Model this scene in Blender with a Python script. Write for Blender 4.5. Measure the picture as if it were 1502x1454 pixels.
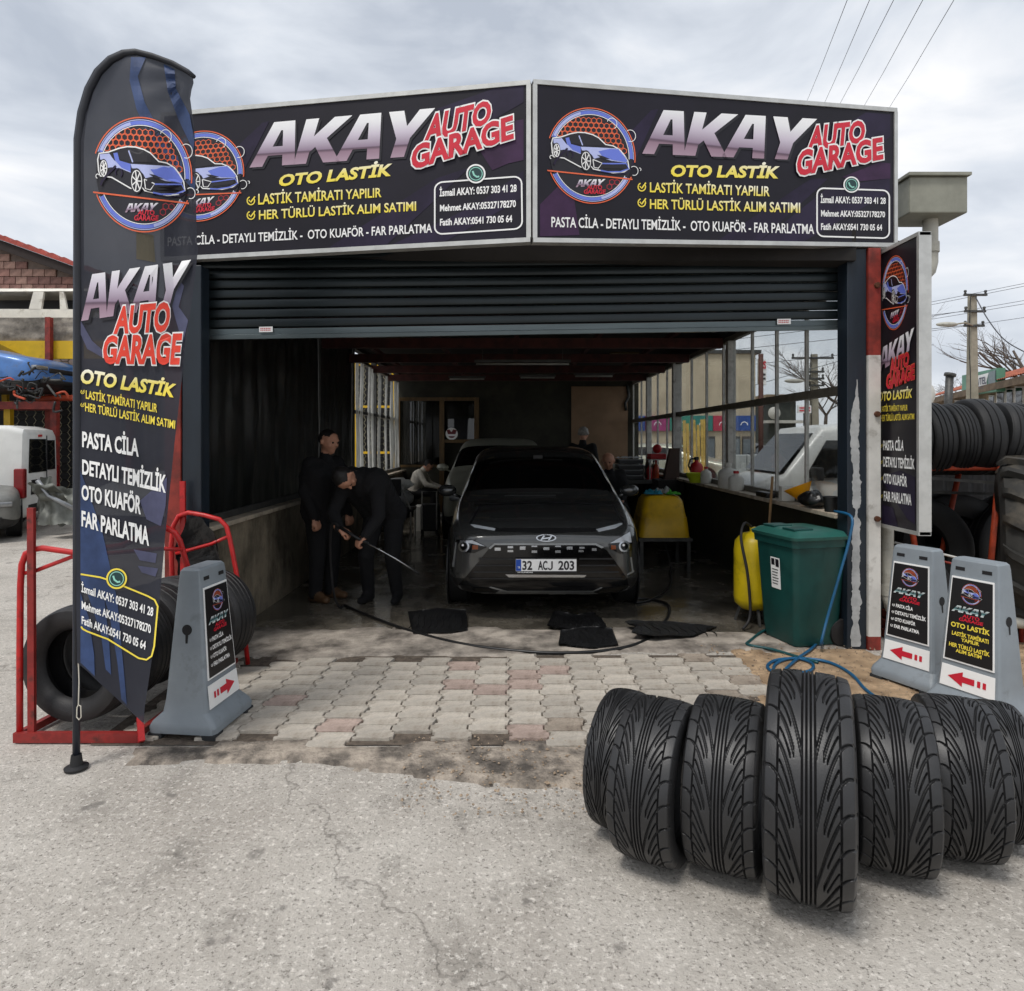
import bpy, bmesh, math, random
import numpy as np
from mathutils import Vector, Matrix, Euler, noise
from mathutils.bvhtree import BVHTree
from mathutils.geometry import delaunay_2d_cdt

for o in list(bpy.data.objects):
    bpy.data.objects.remove(o)
SC = bpy.context.scene
COL = SC.collection
R = math.radians
random.seed(7)
rnd = random.uniform

# ------------------------------------------------------------------ camera
F, CX, CY, H = 960.0, 746.0, 645.0, 1.57          # focal length and principal point of the 1502 px wide photo
cam = bpy.data.cameras.new('camera')
camo = bpy.data.objects.new('camera', cam)
COL.objects.link(camo)
cam.sensor_width = 36.0
cam.lens = F / 1502 * 36
cam.shift_x = (751 - CX) / 1502
cam.shift_y = -(727 - CY) / 1502
cam.clip_end = 2000
camo.location = (0, 0, H)
camo.rotation_euler = (R(90), 0, 0)
SC.camera = camo

# ------------------------------------------------------------------ sky, sun, exposure
SUN_EL, SUN_AZ = 62.0, 215.0
w = bpy.data.worlds.new('World')
SC.world = w
w.use_nodes = True
nt = w.node_tree
nt.nodes.clear()
wo = nt.nodes.new('ShaderNodeOutputWorld')
bg = nt.nodes.new('ShaderNodeBackground')
bg.inputs['Strength'].default_value = 0.088
sky = nt.nodes.new('ShaderNodeTexSky')
sky.sky_type = 'NISHITA'
sky.sun_disc = False
sky.sun_elevation = R(SUN_EL)
sky.sun_rotation = R(SUN_AZ)
sky.air_density = 1.0
sky.dust_density = 4.0
tc = nt.nodes.new('ShaderNodeTexCoord')
mp = nt.nodes.new('ShaderNodeMapping')
mp.inputs['Scale'].default_value = (1.0, 1.0, 2.6)
nt.links.new(tc.outputs['Generated'], mp.inputs['Vector'])
n1 = nt.nodes.new('ShaderNodeTexNoise')
n1.inputs['Scale'].default_value = 3.0
n1.inputs['Detail'].default_value = 7
n1.inputs['Roughness'].default_value = 0.52
n1.inputs['Distortion'].default_value = 0.35
nt.links.new(mp.outputs[0], n1.inputs['Vector'])
cr = nt.nodes.new('ShaderNodeValToRGB')
cr.color_ramp.elements[0].position = 0.32
cr.color_ramp.elements[0].color = (4.7, 5.15, 5.9, 1)
cr.color_ramp.elements[1].position = 0.68
cr.color_ramp.elements[1].color = (9.6, 9.6, 9.7, 1)
e = cr.color_ramp.elements.new(0.5)
e.color = (7.0, 7.4, 8.0, 1)
nt.links.new(n1.outputs['Fac'], cr.inputs['Fac'])
mx = nt.nodes.new('ShaderNodeMix')
mx.data_type = 'RGBA'
mx.inputs['Factor'].default_value = 0.9
nt.links.new(sky.outputs[0], mx.inputs['A'])
nt.links.new(cr.outputs[0], mx.inputs['B'])
nt.links.new(mx.outputs['Result'], bg.inputs['Color'])
nt.links.new(bg.outputs[0], wo.inputs[0])

sl = bpy.data.lights.new('sun', 'SUN')
sl.energy = 1.5
sl.angle = R(14)
sl.color = (1.0, 0.965, 0.92)
so = bpy.data.objects.new('sun', sl)
COL.objects.link(so)
_d = Vector((math.sin(R(SUN_AZ)) * math.cos(R(SUN_EL)), math.cos(R(SUN_AZ)) * math.cos(R(SUN_EL)), math.sin(R(SUN_EL))))
so.rotation_euler = _d.to_track_quat('Z', 'Y').to_euler()
so.location = _d * 30

vs = SC.view_settings
vs.view_transform = 'Standard'
vs.look = 'None'
vs.gamma = 1
vs.exposure = 0.40
vs.use_curve_mapping = False
SC.cycles.use_denoising = True
SC.cycles.max_bounces = 5
SC.cycles.use_adaptive_sampling = True
SC.cycles.adaptive_threshold = 0.025
SC.cycles.caustics_reflective = False
SC.cycles.caustics_refractive = False
SC.cycles.diffuse_bounces = 3
SC.cycles.glossy_bounces = 3
SC.cycles.transparent_max_bounces = 8

# ------------------------------------------------------------------ helpers
def at(px, py, Y):
    """photo pixel -> world point at depth Y"""
    return Vector(((px - CX) / F * Y, Y, H - (py - CY) / F * Y))

def gy(py, z=0.0):
    """depth of a point at height z that shows at photo row py"""
    return (H - z) * F / (py - CY)

def lin(c):
    if isinstance(c, str):
        c = tuple(int(c[i:i + 2], 16) for i in (0, 2, 4))
    return tuple(((v / 255) / 12.92 if v / 255 <= 0.04045 else ((v / 255 + 0.055) / 1.055) ** 2.4) for v in c)

MATS = {}
def mat(name, col, rough=0.6, metal=0.0, var=0.12, scale=6.0, bump=0.0, bscale=60.0, spec=0.5, coat=0.0,
        col2=None, lo=0.4, hi=0.6, rvar=0.0, dirt=None, stretch=(1, 1, 1), alpha=1.0, rand=0.0, transl=0.0):
    if name in MATS:
        return MATS[name]
    m = bpy.data.materials.new(name)
    m.use_nodes = True
    t = m.node_tree
    b = t.nodes['Principled BSDF']
    L = t.links.new
    c = lin(col)
    b.inputs['Roughness'].default_value = rough
    b.inputs['Metallic'].default_value = metal
    b.inputs['Specular IOR Level'].default_value = spec
    b.inputs['Coat Weight'].default_value = coat
    b.inputs['Coat Roughness'].default_value = 0.08
    b.inputs['Alpha'].default_value = alpha
    tcn = t.nodes.new('ShaderNodeTexCoord')
    mpn = t.nodes.new('ShaderNodeMapping')
    mpn.inputs['Scale'].default_value = stretch
    L(tcn.outputs['Object'], mpn.inputs['Vector'])
    nz = t.nodes.new('ShaderNodeTexNoise')
    nz.inputs['Scale'].default_value = scale
    nz.inputs['Detail'].default_value = 6
    nz.inputs['Roughness'].default_value = 0.6
    L(mpn.outputs[0], nz.inputs['Vector'])
    rp = t.nodes.new('ShaderNodeValToRGB')
    rp.color_ramp.elements[0].position = lo
    rp.color_ramp.elements[1].position = hi
    c2 = lin(col2) if col2 else tuple(min(1, v * (1 + var)) for v in c)
    c1 = c if col2 else tuple(v * (1 - var) for v in c)
    rp.color_ramp.elements[0].color = (*c1, 1)
    rp.color_ramp.elements[1].color = (*c2, 1)
    L(nz.outputs['Fac'], rp.inputs['Fac'])
    out = rp.outputs[0]
    if dirt:
        dc, dsc, dlo, dhi = dirt
        n2 = t.nodes.new('ShaderNodeTexNoise')
        n2.inputs['Scale'].default_value = dsc
        n2.inputs['Detail'].default_value = 8
        n2.inputs['Roughness'].default_value = 0.68
        L(mpn.outputs[0], n2.inputs['Vector'])
        r2 = t.nodes.new('ShaderNodeMapRange')
        r2.inputs['From Min'].default_value = dlo
        r2.inputs['From Max'].default_value = dhi
        L(n2.outputs['Fac'], r2.inputs['Value'])
        m2 = t.nodes.new('ShaderNodeMix')
        m2.data_type = 'RGBA'
        m2.inputs['B'].default_value = (*lin(dc), 1)
        L(r2.outputs[0], m2.inputs['Factor'])
        L(out, m2.inputs['A'])
        out = m2.outputs['Result']
    if rand:
        oi = t.nodes.new('ShaderNodeObjectInfo')
        hs = t.nodes.new('ShaderNodeHueSaturation')
        mr = t.nodes.new('ShaderNodeMapRange')
        mr.inputs['To Min'].default_value = 1 - rand
        mr.inputs['To Max'].default_value = 1 + rand
        L(oi.outputs['Random'], mr.inputs['Value'])
        L(mr.outputs[0], hs.inputs['Value'])
        L(out, hs.inputs['Color'])
        out = hs.outputs[0]
    L(out, b.inputs['Base Color'])
    if rvar:
        r3 = t.nodes.new('ShaderNodeMapRange')
        r3.inputs['From Min'].default_value = 0.35
        r3.inputs['From Max'].default_value = 0.65
        r3.inputs['To Min'].default_value = max(0.02, rough - rvar)
        r3.inputs['To Max'].default_value = min(1, rough + rvar)
        L(nz.outputs['Fac'], r3.inputs['Value'])
        L(r3.outputs[0], b.inputs['Roughness'])
    if bump:
        nb = t.nodes.new('ShaderNodeTexNoise')
        nb.inputs['Scale'].default_value = bscale
        nb.inputs['Detail'].default_value = 5
        L(mpn.outputs[0], nb.inputs['Vector'])
        bp = t.nodes.new('ShaderNodeBump')
        bp.inputs['Strength'].default_value = bump
        bp.inputs['Distance'].default_value = 0.02
        L(nb.outputs['Fac'], bp.inputs['Height'])
        L(bp.outputs[0], b.inputs['Normal'])
    if transl:
        tr = t.nodes.new('ShaderNodeBsdfTranslucent')
        L(out, tr.inputs['Color'])
        ms = t.nodes.new('ShaderNodeMixShader')
        ms.inputs[0].default_value = transl
        L(b.outputs[0], ms.inputs[1])
        L(tr.outputs[0], ms.inputs[2])
        L(ms.outputs[0], t.nodes['Material Output'].inputs['Surface'])
    MATS[name] = m
    return m

def glass(name, tint=(248, 250, 250), refl=0.10, dirt=0.06, rough=0.02):
    if name in MATS:
        return MATS[name]
    m = bpy.data.materials.new(name)
    m.use_nodes = True
    t = m.node_tree
    t.nodes.clear()
    L = t.links.new
    o = t.nodes.new('ShaderNodeOutputMaterial')
    tr = t.nodes.new('ShaderNodeBsdfTransparent')
    tr.inputs[0].default_value = (*lin(tint), 1)
    gl = t.nodes.new('ShaderNodeBsdfGlossy')
    gl.inputs['Roughness'].default_value = rough
    df = t.nodes.new('ShaderNodeBsdfDiffuse')
    df.inputs[0].default_value = (*lin((170, 165, 150)), 1)
    lw = t.nodes.new('ShaderNodeLayerWeight')
    lw.inputs['Blend'].default_value = 0.25
    mr = t.nodes.new('ShaderNodeMapRange')
    mr.inputs['To Min'].default_value = refl * 0.5
    mr.inputs['To Max'].default_value = 0.28
    L(lw.outputs['Fresnel'], mr.inputs['Value'])
    m1 = t.nodes.new('ShaderNodeMixShader')
    L(mr.outputs[0], m1.inputs[0])
    L(tr.outputs[0], m1.inputs[1])
    L(gl.outputs[0], m1.inputs[2])
    nz = t.nodes.new('ShaderNodeTexNoise')
    nz.inputs['Scale'].default_value = 3.0
    nz.inputs['Detail'].default_value = 6
    tcn = t.nodes.new('ShaderNodeTexCoord')
    L(tcn.outputs['Object'], nz.inputs['Vector'])
    dr = t.nodes.new('ShaderNodeMapRange')
    dr.inputs['From Min'].default_value = 0.35
    dr.inputs['From Max'].default_value = 0.8
    dr.inputs['To Min'].default_value = dirt * 0.3
    dr.inputs['To Max'].default_value = dirt * 2
    L(nz.outputs['Fac'], dr.inputs['Value'])
    m2 = t.nodes.new('ShaderNodeMixShader')
    L(dr.outputs[0], m2.inputs[0])
    L(m1.outputs[0], m2.inputs[1])
    L(df.outputs[0], m2.inputs[2])
    L(m2.outputs[0], o.inputs[0])
    MATS[name] = m
    return m

def gradmat(name, stops, axis='Z', rough=0.35, metal=0.0):
    """printed gradient over the piece's own box"""
    if name in MATS:
        return MATS[name]
    m = bpy.data.materials.new(name)
    m.use_nodes = True
    t = m.node_tree
    b = t.nodes['Principled BSDF']
    b.inputs['Roughness'].default_value = rough
    b.inputs['Metallic'].default_value = metal
    tcn = t.nodes.new('ShaderNodeTexCoord')
    sp = t.nodes.new('ShaderNodeSeparateXYZ')
    t.links.new(tcn.outputs['Generated'], sp.inputs[0])
    rp = t.nodes.new('ShaderNodeValToRGB')
    els = rp.color_ramp.elements
    els[0].position, els[0].color = stops[0][0], (*lin(stops[0][1]), 1)
    els[1].position, els[1].color = stops[-1][0], (*lin(stops[-1][1]), 1)
    for p, c in stops[1:-1]:
        e = els.new(p)
        e.color = (*lin(c), 1)
    t.links.new(sp.outputs[axis], rp.inputs[0])
    t.links.new(rp.outputs[0], b.inputs['Base Color'])
    MATS[name] = m
    return m

WM = {}
def wm(o):
    return WM.get(o.name, Matrix.Identity(4)) if o else Matrix.Identity(4)

def tag(o, label=None, cat=None, group=None, kind=None):
    if label: o['label'] = label
    if cat: o['category'] = cat
    if group: o['group'] = group
    if kind: o['kind'] = kind
    return o

def thing(name, label, cat, loc=(0, 0, 0), rotz=0.0, group=None):
    o = bpy.data.objects.new(name, None)
    o.empty_display_size = 0.1
    COL.objects.link(o)
    o.location = loc
    o.rotation_euler = (0, 0, rotz)
    WM[o.name] = Matrix.Translation(Vector(loc)) @ Matrix.Rotation(rotz, 4, 'Z')
    return tag(o, label, cat, group)

class MB:
    def __init__(s):
        s.v, s.f, s.m = [], [], []
    def add(s, vs, fs, mi=0):
        k = len(s.v)
        s.v += [Vector(v) for v in vs]
        s.f += [tuple(i + k for i in f) for f in fs]
        s.m += [mi] * len(fs)
        return s
    def box(s, lo, hi, mi=0, bev=0.0):
        x0, y0, z0 = lo
        x1, y1, z1 = hi
        if x0 > x1: x0, x1 = x1, x0
        if y0 > y1: y0, y1 = y1, y0
        if z0 > z1: z0, z1 = z1, z0
        if bev:
            bm = bmesh.new()
            bmesh.ops.create_cube(bm, size=1.0)
            for v in bm.verts:
                v.co = Vector(((x0 + x1) / 2 + v.co.x * (x1 - x0), (y0 + y1) / 2 + v.co.y * (y1 - y0), (z0 + z1) / 2 + v.co.z * (z1 - z0)))
            bmesh.ops.bevel(bm, geom=bm.edges[:], offset=bev, segments=2, affect='EDGES', profile=0.5)
            bm.verts.index_update()
            s.add([v.co.copy() for v in bm.verts], [[v.index for v in f.verts] for f in bm.faces], mi)
            bm.free()
            return s
        return s.add([(x0, y0, z0), (x1, y0, z0), (x1, y1, z0), (x0, y1, z0), (x0, y0, z1), (x1, y0, z1), (x1, y1, z1), (x0, y1, z1)],
                     [(0, 3, 2, 1), (4, 5, 6, 7), (0, 1, 5, 4), (1, 2, 6, 5), (2, 3, 7, 6), (3, 0, 4, 7)], mi)
    def hexa(s, b, t, mi=0):
        """four bottom and four top corners, counter clockwise from above"""
        return s.add(list(b) + list(t), [(0, 3, 2, 1), (4, 5, 6, 7), (0, 1, 5, 4), (1, 2, 6, 5), (2, 3, 7, 6), (3, 0, 4, 7)], mi)
    def bar(s, p, q, wx, wz=None, mi=0, up=(0, 0, 1)):
        p, q = Vector(p), Vector(q)
        wz = wz or wx
        d = (q - p).normalized()
        u = Vector(up)
        if abs(d.dot(u)) > 0.98: u = Vector((0, 1, 0))
        a = d.cross(u).normalized() * wx / 2
        c = a.cross(d).normalized() * wz / 2
        return s.hexa([p - a - c, p + a - c, q + a - c, q - a - c], [p - a + c, p + a + c, q + a + c, q - a + c], mi)
    def tube(s, pts, r, n=8, mi=0, caps=True, closed=False):
        pts = [Vector(p) for p in pts]
        rs = r if isinstance(r, (list, tuple)) else [r] * len(pts)
        k = len(s.v)
        N = len(pts)
        ref = None
        for i, p in enumerate(pts):
            a = pts[(i - 1) % N] if (closed or i > 0) else p
            b = pts[(i + 1) % N] if (closed or i < N - 1) else p
            d = (b - a).normalized()
            if ref is None:
                ref = Vector((0, 0, 1)) if abs(d.z) < 0.9 else Vector((1, 0, 0))
            u = (ref - d * ref.dot(d)).normalized()
            ref = u
            v = d.cross(u)
            for j in range(n):
                t = 2 * math.pi * j / n
                s.v.append(p + (u * math.cos(t) + v * math.sin(t)) * rs[i])
        for i in range(N if closed else N - 1):
            for j in range(n):
                i2 = (i + 1) % N
                s.f.append((k + i * n + j, k + i * n + (j + 1) % n, k + i2 * n + (j + 1) % n, k + i2 * n + j))
                s.m.append(mi)
        if caps and not closed:
            s.f.append(tuple(k + j for j in reversed(range(n)))); s.m.append(mi)
            s.f.append(tuple(k + (N - 1) * n + j for j in range(n))); s.m.append(mi)
        return s
    def lathe(s, prof, n=32, c=(0, 0, 0), axis='Z', mi=0, closed=False):
        """prof: (radius, height) pairs"""
        c = Vector(c)
        k = len(s.v)
        for (r, h) in prof:
            for j in range(n):
                t = 2 * math.pi * j / n
                a, b = r * math.cos(t), r * math.sin(t)
                p = {'Z': (a, b, h), 'X': (h, a, b), 'Y': (a, h, b)}[axis]
                s.v.append(c + Vector(p))
        P = len(prof)
        for i in range(P if closed else P - 1):
            i2 = (i + 1) % P
            for j in range(n):
                s.f.append((k + i * n + j, k + i * n + (j + 1) % n, k + i2 * n + (j + 1) % n, k + i2 * n + j)); s.m.append(mi)
        return s
    def grid(s, fn, nu, nv, mi=0):
        k = len(s.v)
        for i in range(nu + 1):
            for j in range(nv + 1):
                s.v.append(Vector(fn(i / nu, j / nv)))
        for i in range(nu):
            for j in range(nv):
                a = k + i * (nv + 1) + j
                s.f.append((a, a + nv + 1, a + nv + 2, a + 1)); s.m.append(mi)
        return s
    def prism(s, poly, d, mi=0):
        """closed outline (3d points) pushed along d"""
        n = len(poly)
        d = Vector(d)
        k = len(s.v)
        s.v += [Vector(p) for p in poly] + [Vector(p) + d for p in poly]
        s.f.append(tuple(k + i for i in range(n))); s.m.append(mi)
        s.f.append(tuple(k + n + i for i in reversed(range(n)))); s.m.append(mi)
        for i in range(n):
            j = (i + 1) % n
            s.f.append((k + i, k + n + i, k + n + j, k + j)); s.m.append(mi)
        return s
    def ball(s, c, r, seg=16, rings=10, mi=0):
        r = r if isinstance(r, (list, tuple)) else (r, r, r)
        c = Vector(c)
        return s.grid(lambda u, v: c + Vector((r[0] * math.cos(2 * math.pi * u) * math.sin(math.pi * v), r[1] * math.sin(2 * math.pi * u) * math.sin(math.pi * v), r[2] * math.cos(math.pi * v))), seg, rings, mi)
    def mesh(s, name, mats, smooth=False, inv=None, fix=True):
        me = bpy.data.meshes.new(name)
        vs = [inv @ v for v in s.v] if inv is not None else s.v
        me.from_pydata([tuple(v) for v in vs], [], s.f)
        for m in (mats if isinstance(mats, (list, tuple)) else [mats]):
            me.materials.append(m)
        me.polygons.foreach_set('material_index', s.m)
        if smooth:
            me.polygons.foreach_set('use_smooth', [True] * len(me.polygons))
        if fix:
            bm = bmesh.new()
            bm.from_mesh(me)
            bmesh.ops.recalc_face_normals(bm, faces=bm.faces)
            bm.to_mesh(me)
            bm.free()
        me.update()
        if smooth and smooth is not True:
            try: me.set_sharp_from_angle(angle=R(smooth))
            except Exception: pass
        return me
    def build(s, name, mats, parent=None, smooth=False, local=False, fix=True):
        inv = None if (local or parent is None) else wm(parent).inverted()
        me = s.mesh(name, mats, smooth, inv, fix)
        return link(name, me, parent)

def link(name, me, parent=None, M=None):
    o = bpy.data.objects.new(name, me)
    COL.objects.link(o)
    if parent: o.parent = parent
    if M is not None: o.matrix_local = M
    WM[o.name] = wm(parent) @ (M if M is not None else Matrix.Identity(4))
    return o

def kids(o):
    return [c for c in bpy.data.objects if c.parent == o]

def copy_tree(o, loc=None, rot=None, label=None, parent=None, scale=None):
    c = o.copy()
    COL.objects.link(c)
    c.parent = parent
    if loc is not None: c.location = loc
    if rot is not None: c.rotation_euler = rot if not isinstance(rot, (int, float)) else (0, 0, rot)
    if scale is not None: c.scale = scale
    if label: c['label'] = label
    for k in kids(o):
        copy_tree(k, parent=c)
    return c

# ---------------------------------------------------------------- flat print: lettering and marks
_txt = {}
def textdata(s, bold):
    k = (s, bold)
    if k in _txt: return _txt[k]
    cu = bpy.data.curves.new('t', 'FONT')
    cu.body = s
    cu.offset = bold
    cu.resolution_u = 3
    ob = bpy.data.objects.new('t', cu)
    COL.objects.link(ob)
    dg = bpy.context.evaluated_depsgraph_get()
    me = bpy.data.meshes.new_from_object(ob.evaluated_get(dg))
    vs = [v.co.copy() for v in me.vertices]
    fs = [tuple(p.vertices) for p in me.polygons]
    bpy.data.objects.remove(ob)
    bpy.data.curves.remove(cu)
    bpy.data.meshes.remove(me)
    _txt[k] = (vs, fs)
    return vs, fs
CAPH = None
def bil(q, u, v):
    """q: TL TR BR BL; u to the right, v upwards"""
    tl, tr, br, bl = [Vector((p[0], p[1])) for p in q]
    top = tl.lerp(tr, u) if 0 <= u <= 1 else tl + (tr - tl) * u
    bot = bl.lerp(br, u) if 0 <= u <= 1 else bl + (br - bl) * u
    return bot + (top - bot) * v

def lettering(s, q, fmap, m, parent, bold=0.02, h=0.004, name='lettering', outline=None, ref=None):
    """text s into quad q (TL TR BR BL of its capitals) on the surface fmap(x, y, height)"""
    global CAPH
    if CAPH is None:
        hv, _ = textdata('H', 0.0)
        CAPH = max(v.y for v in hv)
    vs0, _ = textdata(s, 0.0)
    x0, x1 = min(v.x for v in vs0), max(v.x for v in vs0)
    def one(b, hh, mm, nm):
        vs, fs = textdata(s, b)
        mb = MB()
        pts = []
        for v in vs:
            p = bil(q, (v.x - x0) / (x1 - x0), v.y / CAPH)
            pts.append(fmap(p.x, p.y, hh))
        mb.add(pts, fs)
        return mb.build(nm, mm, parent, fix=False)
    if outline:
        one(bold + outline[0], h, outline[1], name)
        h += 0.002
    return one(bold, h, m, name)

def shape(polys, fmap, m, parent, h=0.004, name='mark'):
    """flat filled outlines (2d), each a printed mark of its own"""
    if len(polys) > 1:
        return [shape([p], fmap, m, parent, h, name) for p in polys]
    mb = MB()
    for poly in polys:
        n = len(poly)
        vin = [Vector((p[0], p[1])) for p in poly]
        r = delaunay_2d_cdt(vin, [(i, (i + 1) % n) for i in range(n)], [], 1, 1e-6)
        mb.add([fmap(v.x, v.y, h) for v in r[0]], [tuple(f) for f in r[2]])
    return mb.build(name, m, parent, fix=False)

def stroke(pts, wd, closed=False):
    """quads along a 2d polyline"""
    out = []
    n = len(pts)
    ps = [Vector((p[0], p[1])) for p in pts]
    L, Rr = [], []
    for i in range(n):
        a = ps[(i - 1) % n] if (closed or i) else ps[i]
        b = ps[(i + 1) % n] if (closed or i < n - 1) else ps[i]
        d = (b - a)
        d = d.normalized() if d.length else Vector((1, 0))
        p = Vector((-d.y, d.x)) * wd / 2
        L.append(ps[i] + p); Rr.append(ps[i] - p)
    for i in range(n if closed else n - 1):
        j = (i + 1) % n
        out.append([L[i], L[j], Rr[j], Rr[i]])
    return out

def quads(polys, fmap, m, parent, h=0.004, name='mark'):
    mb = MB()
    for p in polys:
        mb.add([fmap(v[0], v[1], h) for v in p], [tuple(range(len(p)))])
    return mb.build(name, m, parent, fix=False)

def arc(cx, cy, rx, ry, a0, a1, n=40):
    return [(cx + rx * math.cos(R(a0 + (a1 - a0) * i / n)), cy + ry * math.sin(R(a0 + (a1 - a0) * i / n))) for i in range(n + 1)]

def rrect(q, r, n=5):
    """outline of a rounded quad q (TL TR BR BL), r in 0..0.5 of each side"""
    pts = []
    def P(u, v): return bil(q, u, v)
    for (cu, cv, a) in ((1 - r[0], 1 - r[1], 0), (r[0], 1 - r[1], 90), (r[0], r[1], 180), (1 - r[0], r[1], 270)):
        for i in range(n + 1):
            t = R(a + 90 * i / n)
            pts.append(P(cu + r[0] * math.cos(t), cv + r[1] * math.sin(t)))
    return pts

def plane_map(p0, nrm):
    """photo pixel -> point on a plane, lifted towards the viewer"""
    p0 = Vector(p0); n = Vector(nrm).normalized()
    c = Vector((0, 0, H))
    if n.dot(c - p0) < 0: n = -n
    def f(x, y, h):
        d = Vector(((x - CX) / F, 1.0, -(y - CY) / F))
        t = (p0 + n * h - c).dot(n) / d.dot(n)
        return c + d * t
    return f

AK = {  # heavy block capitals for the big name
 'A': ([[(0, 0), (.27, 1), (.73, 1), (1, 0), (.72, 0), (.66, .24), (.34, .24), (.28, 0)]], [[(.39, .44), (.61, .44), (.52, .80), (.48, .80)]], 1.0),
 'K': ([[(0, 0), (0, 1), (.28, 1), (.28, .60), (.62, 1), (1.0, 1), (.58, .54), (1.02, 0), (.66, 0), (.38, .36), (.28, .25), (.28, 0)]], [], 1.0),
 'Y': ([[(.35, 0), (.35, .40), (0, 1), (.33, 1), (.50, .66), (.67, 1), (1, 1), (.65, .40), (.65, 0)]], [], 1.0),
}
def akay(q, fmap, m, parent, dark=None, h=0.004, grow=0.0):
    def one(mm, hh, off):
        mb = MB()
        x = 0.0
        W = 1.0 * 4 - 0.30
        for ch in 'AKAY':
            out, holes, adv = AK[ch]
            vin, ed = [], []
            for lp in out + holes:
                k = len(vin)
                vin += [Vector((p[0] + x, p[1])) for p in lp]
                ed += [(k + i, k + (i + 1) % len(lp)) for i in range(len(lp))]
            r = delaunay_2d_cdt(vin, ed, [], 0, 1e-6)
            hp = [Vector(p) for p in (holes[0] if holes else [])]
            fs = []
            o2 = out[0]
            def inside(p, poly):
                c = False
                n = len(poly)
                for i in range(n):
                    a, b = poly[i], poly[(i + 1) % n]
                    if (a[1] > p[1]) != (b[1] > p[1]) and p[0] < (b[0] - a[0]) * (p[1] - a[1]) / (b[1] - a[1]) + a[0]:
                        c = not c
                return c
            for f in r[2]:
                cc = sum((r[0][i] for i in f), Vector((0, 0))) / len(f)
                pc = (cc.x - x, cc.y)
                if inside(pc, o2) and not (holes and inside(pc, holes[0])):
                    fs.append(tuple(f))
            pts = []
            for v in r[0]:
                p = bil(q, v.x / W, v.y)
                pts.append(fmap(p.x + off[0], p.y + off[1], hh))
            mb.add(pts, fs)
            x += 0.90 if ch != 'A' or x > 1.5 else 0.97
        return mb.build('lettering', mm, parent, fix=False)
    if dark:
        one(dark[0], h, dark[1])
        h += 0.002
    return one(m, h, (0, 0))

# ================================================================== materials
def groundmat(name, c0, c1, crack):
    """worn yard concrete: patches, speckled aggregate, hairline cracks"""
    m = bpy.data.materials.new(name)
    m.use_nodes = True
    t = m.node_tree
    b = t.nodes['Principled BSDF']
    b.inputs['Roughness'].default_value = .88
    L = t.links.new
    N = t.nodes.new
    tcn = N('ShaderNodeTexCoord')
    def nz(sc, det=6, ro=.6):
        n = N('ShaderNodeTexNoise'); n.inputs['Scale'].default_value = sc; n.inputs['Detail'].default_value = det; n.inputs['Roughness'].default_value = ro
        L(tcn.outputs['Object'], n.inputs['Vector']); return n.outputs['Fac']
    def rng(x, a, c, lo=0., hi=1.):
        r = N('ShaderNodeMapRange'); r.inputs['From Min'].default_value = a; r.inputs['From Max'].default_value = c
        r.inputs['To Min'].default_value = lo; r.inputs['To Max'].default_value = hi
        L(x, r.inputs['Value']); return r.outputs[0]
    def mix(f, a, c, mode='MIX'):
        x = N('ShaderNodeMix'); x.data_type = 'RGBA'; x.blend_type = mode
        if isinstance(f, float): x.inputs['Factor'].default_value = f
        else: L(f, x.inputs['Factor'])
        for s_, v in (('A', a), ('B', c)):
            if isinstance(v, tuple): x.inputs[s_].default_value = (*lin(v), 1)
            else: L(v, x.inputs[s_])
        return x.outputs['Result']
    col = mix(rng(nz(.9, 8, .65), .40, .68), c0, c1)
    col = mix(rng(nz(3.4, 8, .7), .52, .70, 0, .75), col, tuple(int(v * .82) for v in c1))
    sp = rng(nz(85, 3, .7), .30, .72)
    col = mix(rng(nz(42, 4, .8), .53, .66, 0, .85), col, tuple(min(255, v + 34) for v in c0))
    col = mix(rng(nz(70, 3, .8), .56, .66, 0, .85), col, crack)
    col = mix(rng(nz(.55, 9, .72), .56, .68, 0, .55), col, tuple(int(v * .72) for v in c1))
    col = mix(rng(nz(7.0, 3, .5), .66, .72, 0, .6), col, tuple(int(v * .6) for v in c1))
    vo = N('ShaderNodeTexVoronoi'); vo.feature = 'DISTANCE_TO_EDGE'; vo.inputs['Scale'].default_value = .34
    dist = N('ShaderNodeTexNoise'); dist.inputs['Scale'].default_value = 2.2; dist.inputs['Detail'].default_value = 8
    L(tcn.outputs['Object'], dist.inputs['Vector'])
    va = N('ShaderNodeVectorMath'); va.operation = 'MULTIPLY_ADD'; va.inputs[1].default_value = (.9, .9, 0)
    L(dist.outputs['Color'], va.inputs[0]); L(tcn.outputs['Object'], va.inputs[2])
    L(va.outputs[0], vo.inputs['Vector'])
    ck = rng(vo.outputs['Distance'], .0006, .003, .5, 0.)
    col = mix(ck, col, crack)
    L(col, b.inputs['Base Color'])
    ad = N('ShaderNodeMath'); ad.operation = 'SUBTRACT'
    L(sp, ad.inputs[0]); L(ck, ad.inputs[1])
    bp = N('ShaderNodeBump'); bp.inputs['Strength'].default_value = .55; bp.inputs['Distance'].default_value = .006
    L(ad.outputs[0], bp.inputs['Height']); L(bp.outputs[0], b.inputs['Normal'])
    MATS[name] = m
    return m
m_conc = groundmat('yard_concrete', (188, 182, 173), (156, 149, 140), (100, 95, 88))
m_black = mat('black_rubber', (34, 33, 34), 0.62, var=0.2, scale=14, bump=0.1, bscale=120)
m_alu = mat('aluminium', (196, 196, 192), 0.42, 0.55, var=0.08, scale=9)
m_white = mat('white_print', (244, 244, 242), 0.45, var=0.02)
m_red = mat('red_print', (205, 28, 52), 0.45, var=0.05)
m_yel = mat('yellow_print', (246, 222, 78), 0.45, var=0.04)
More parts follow.
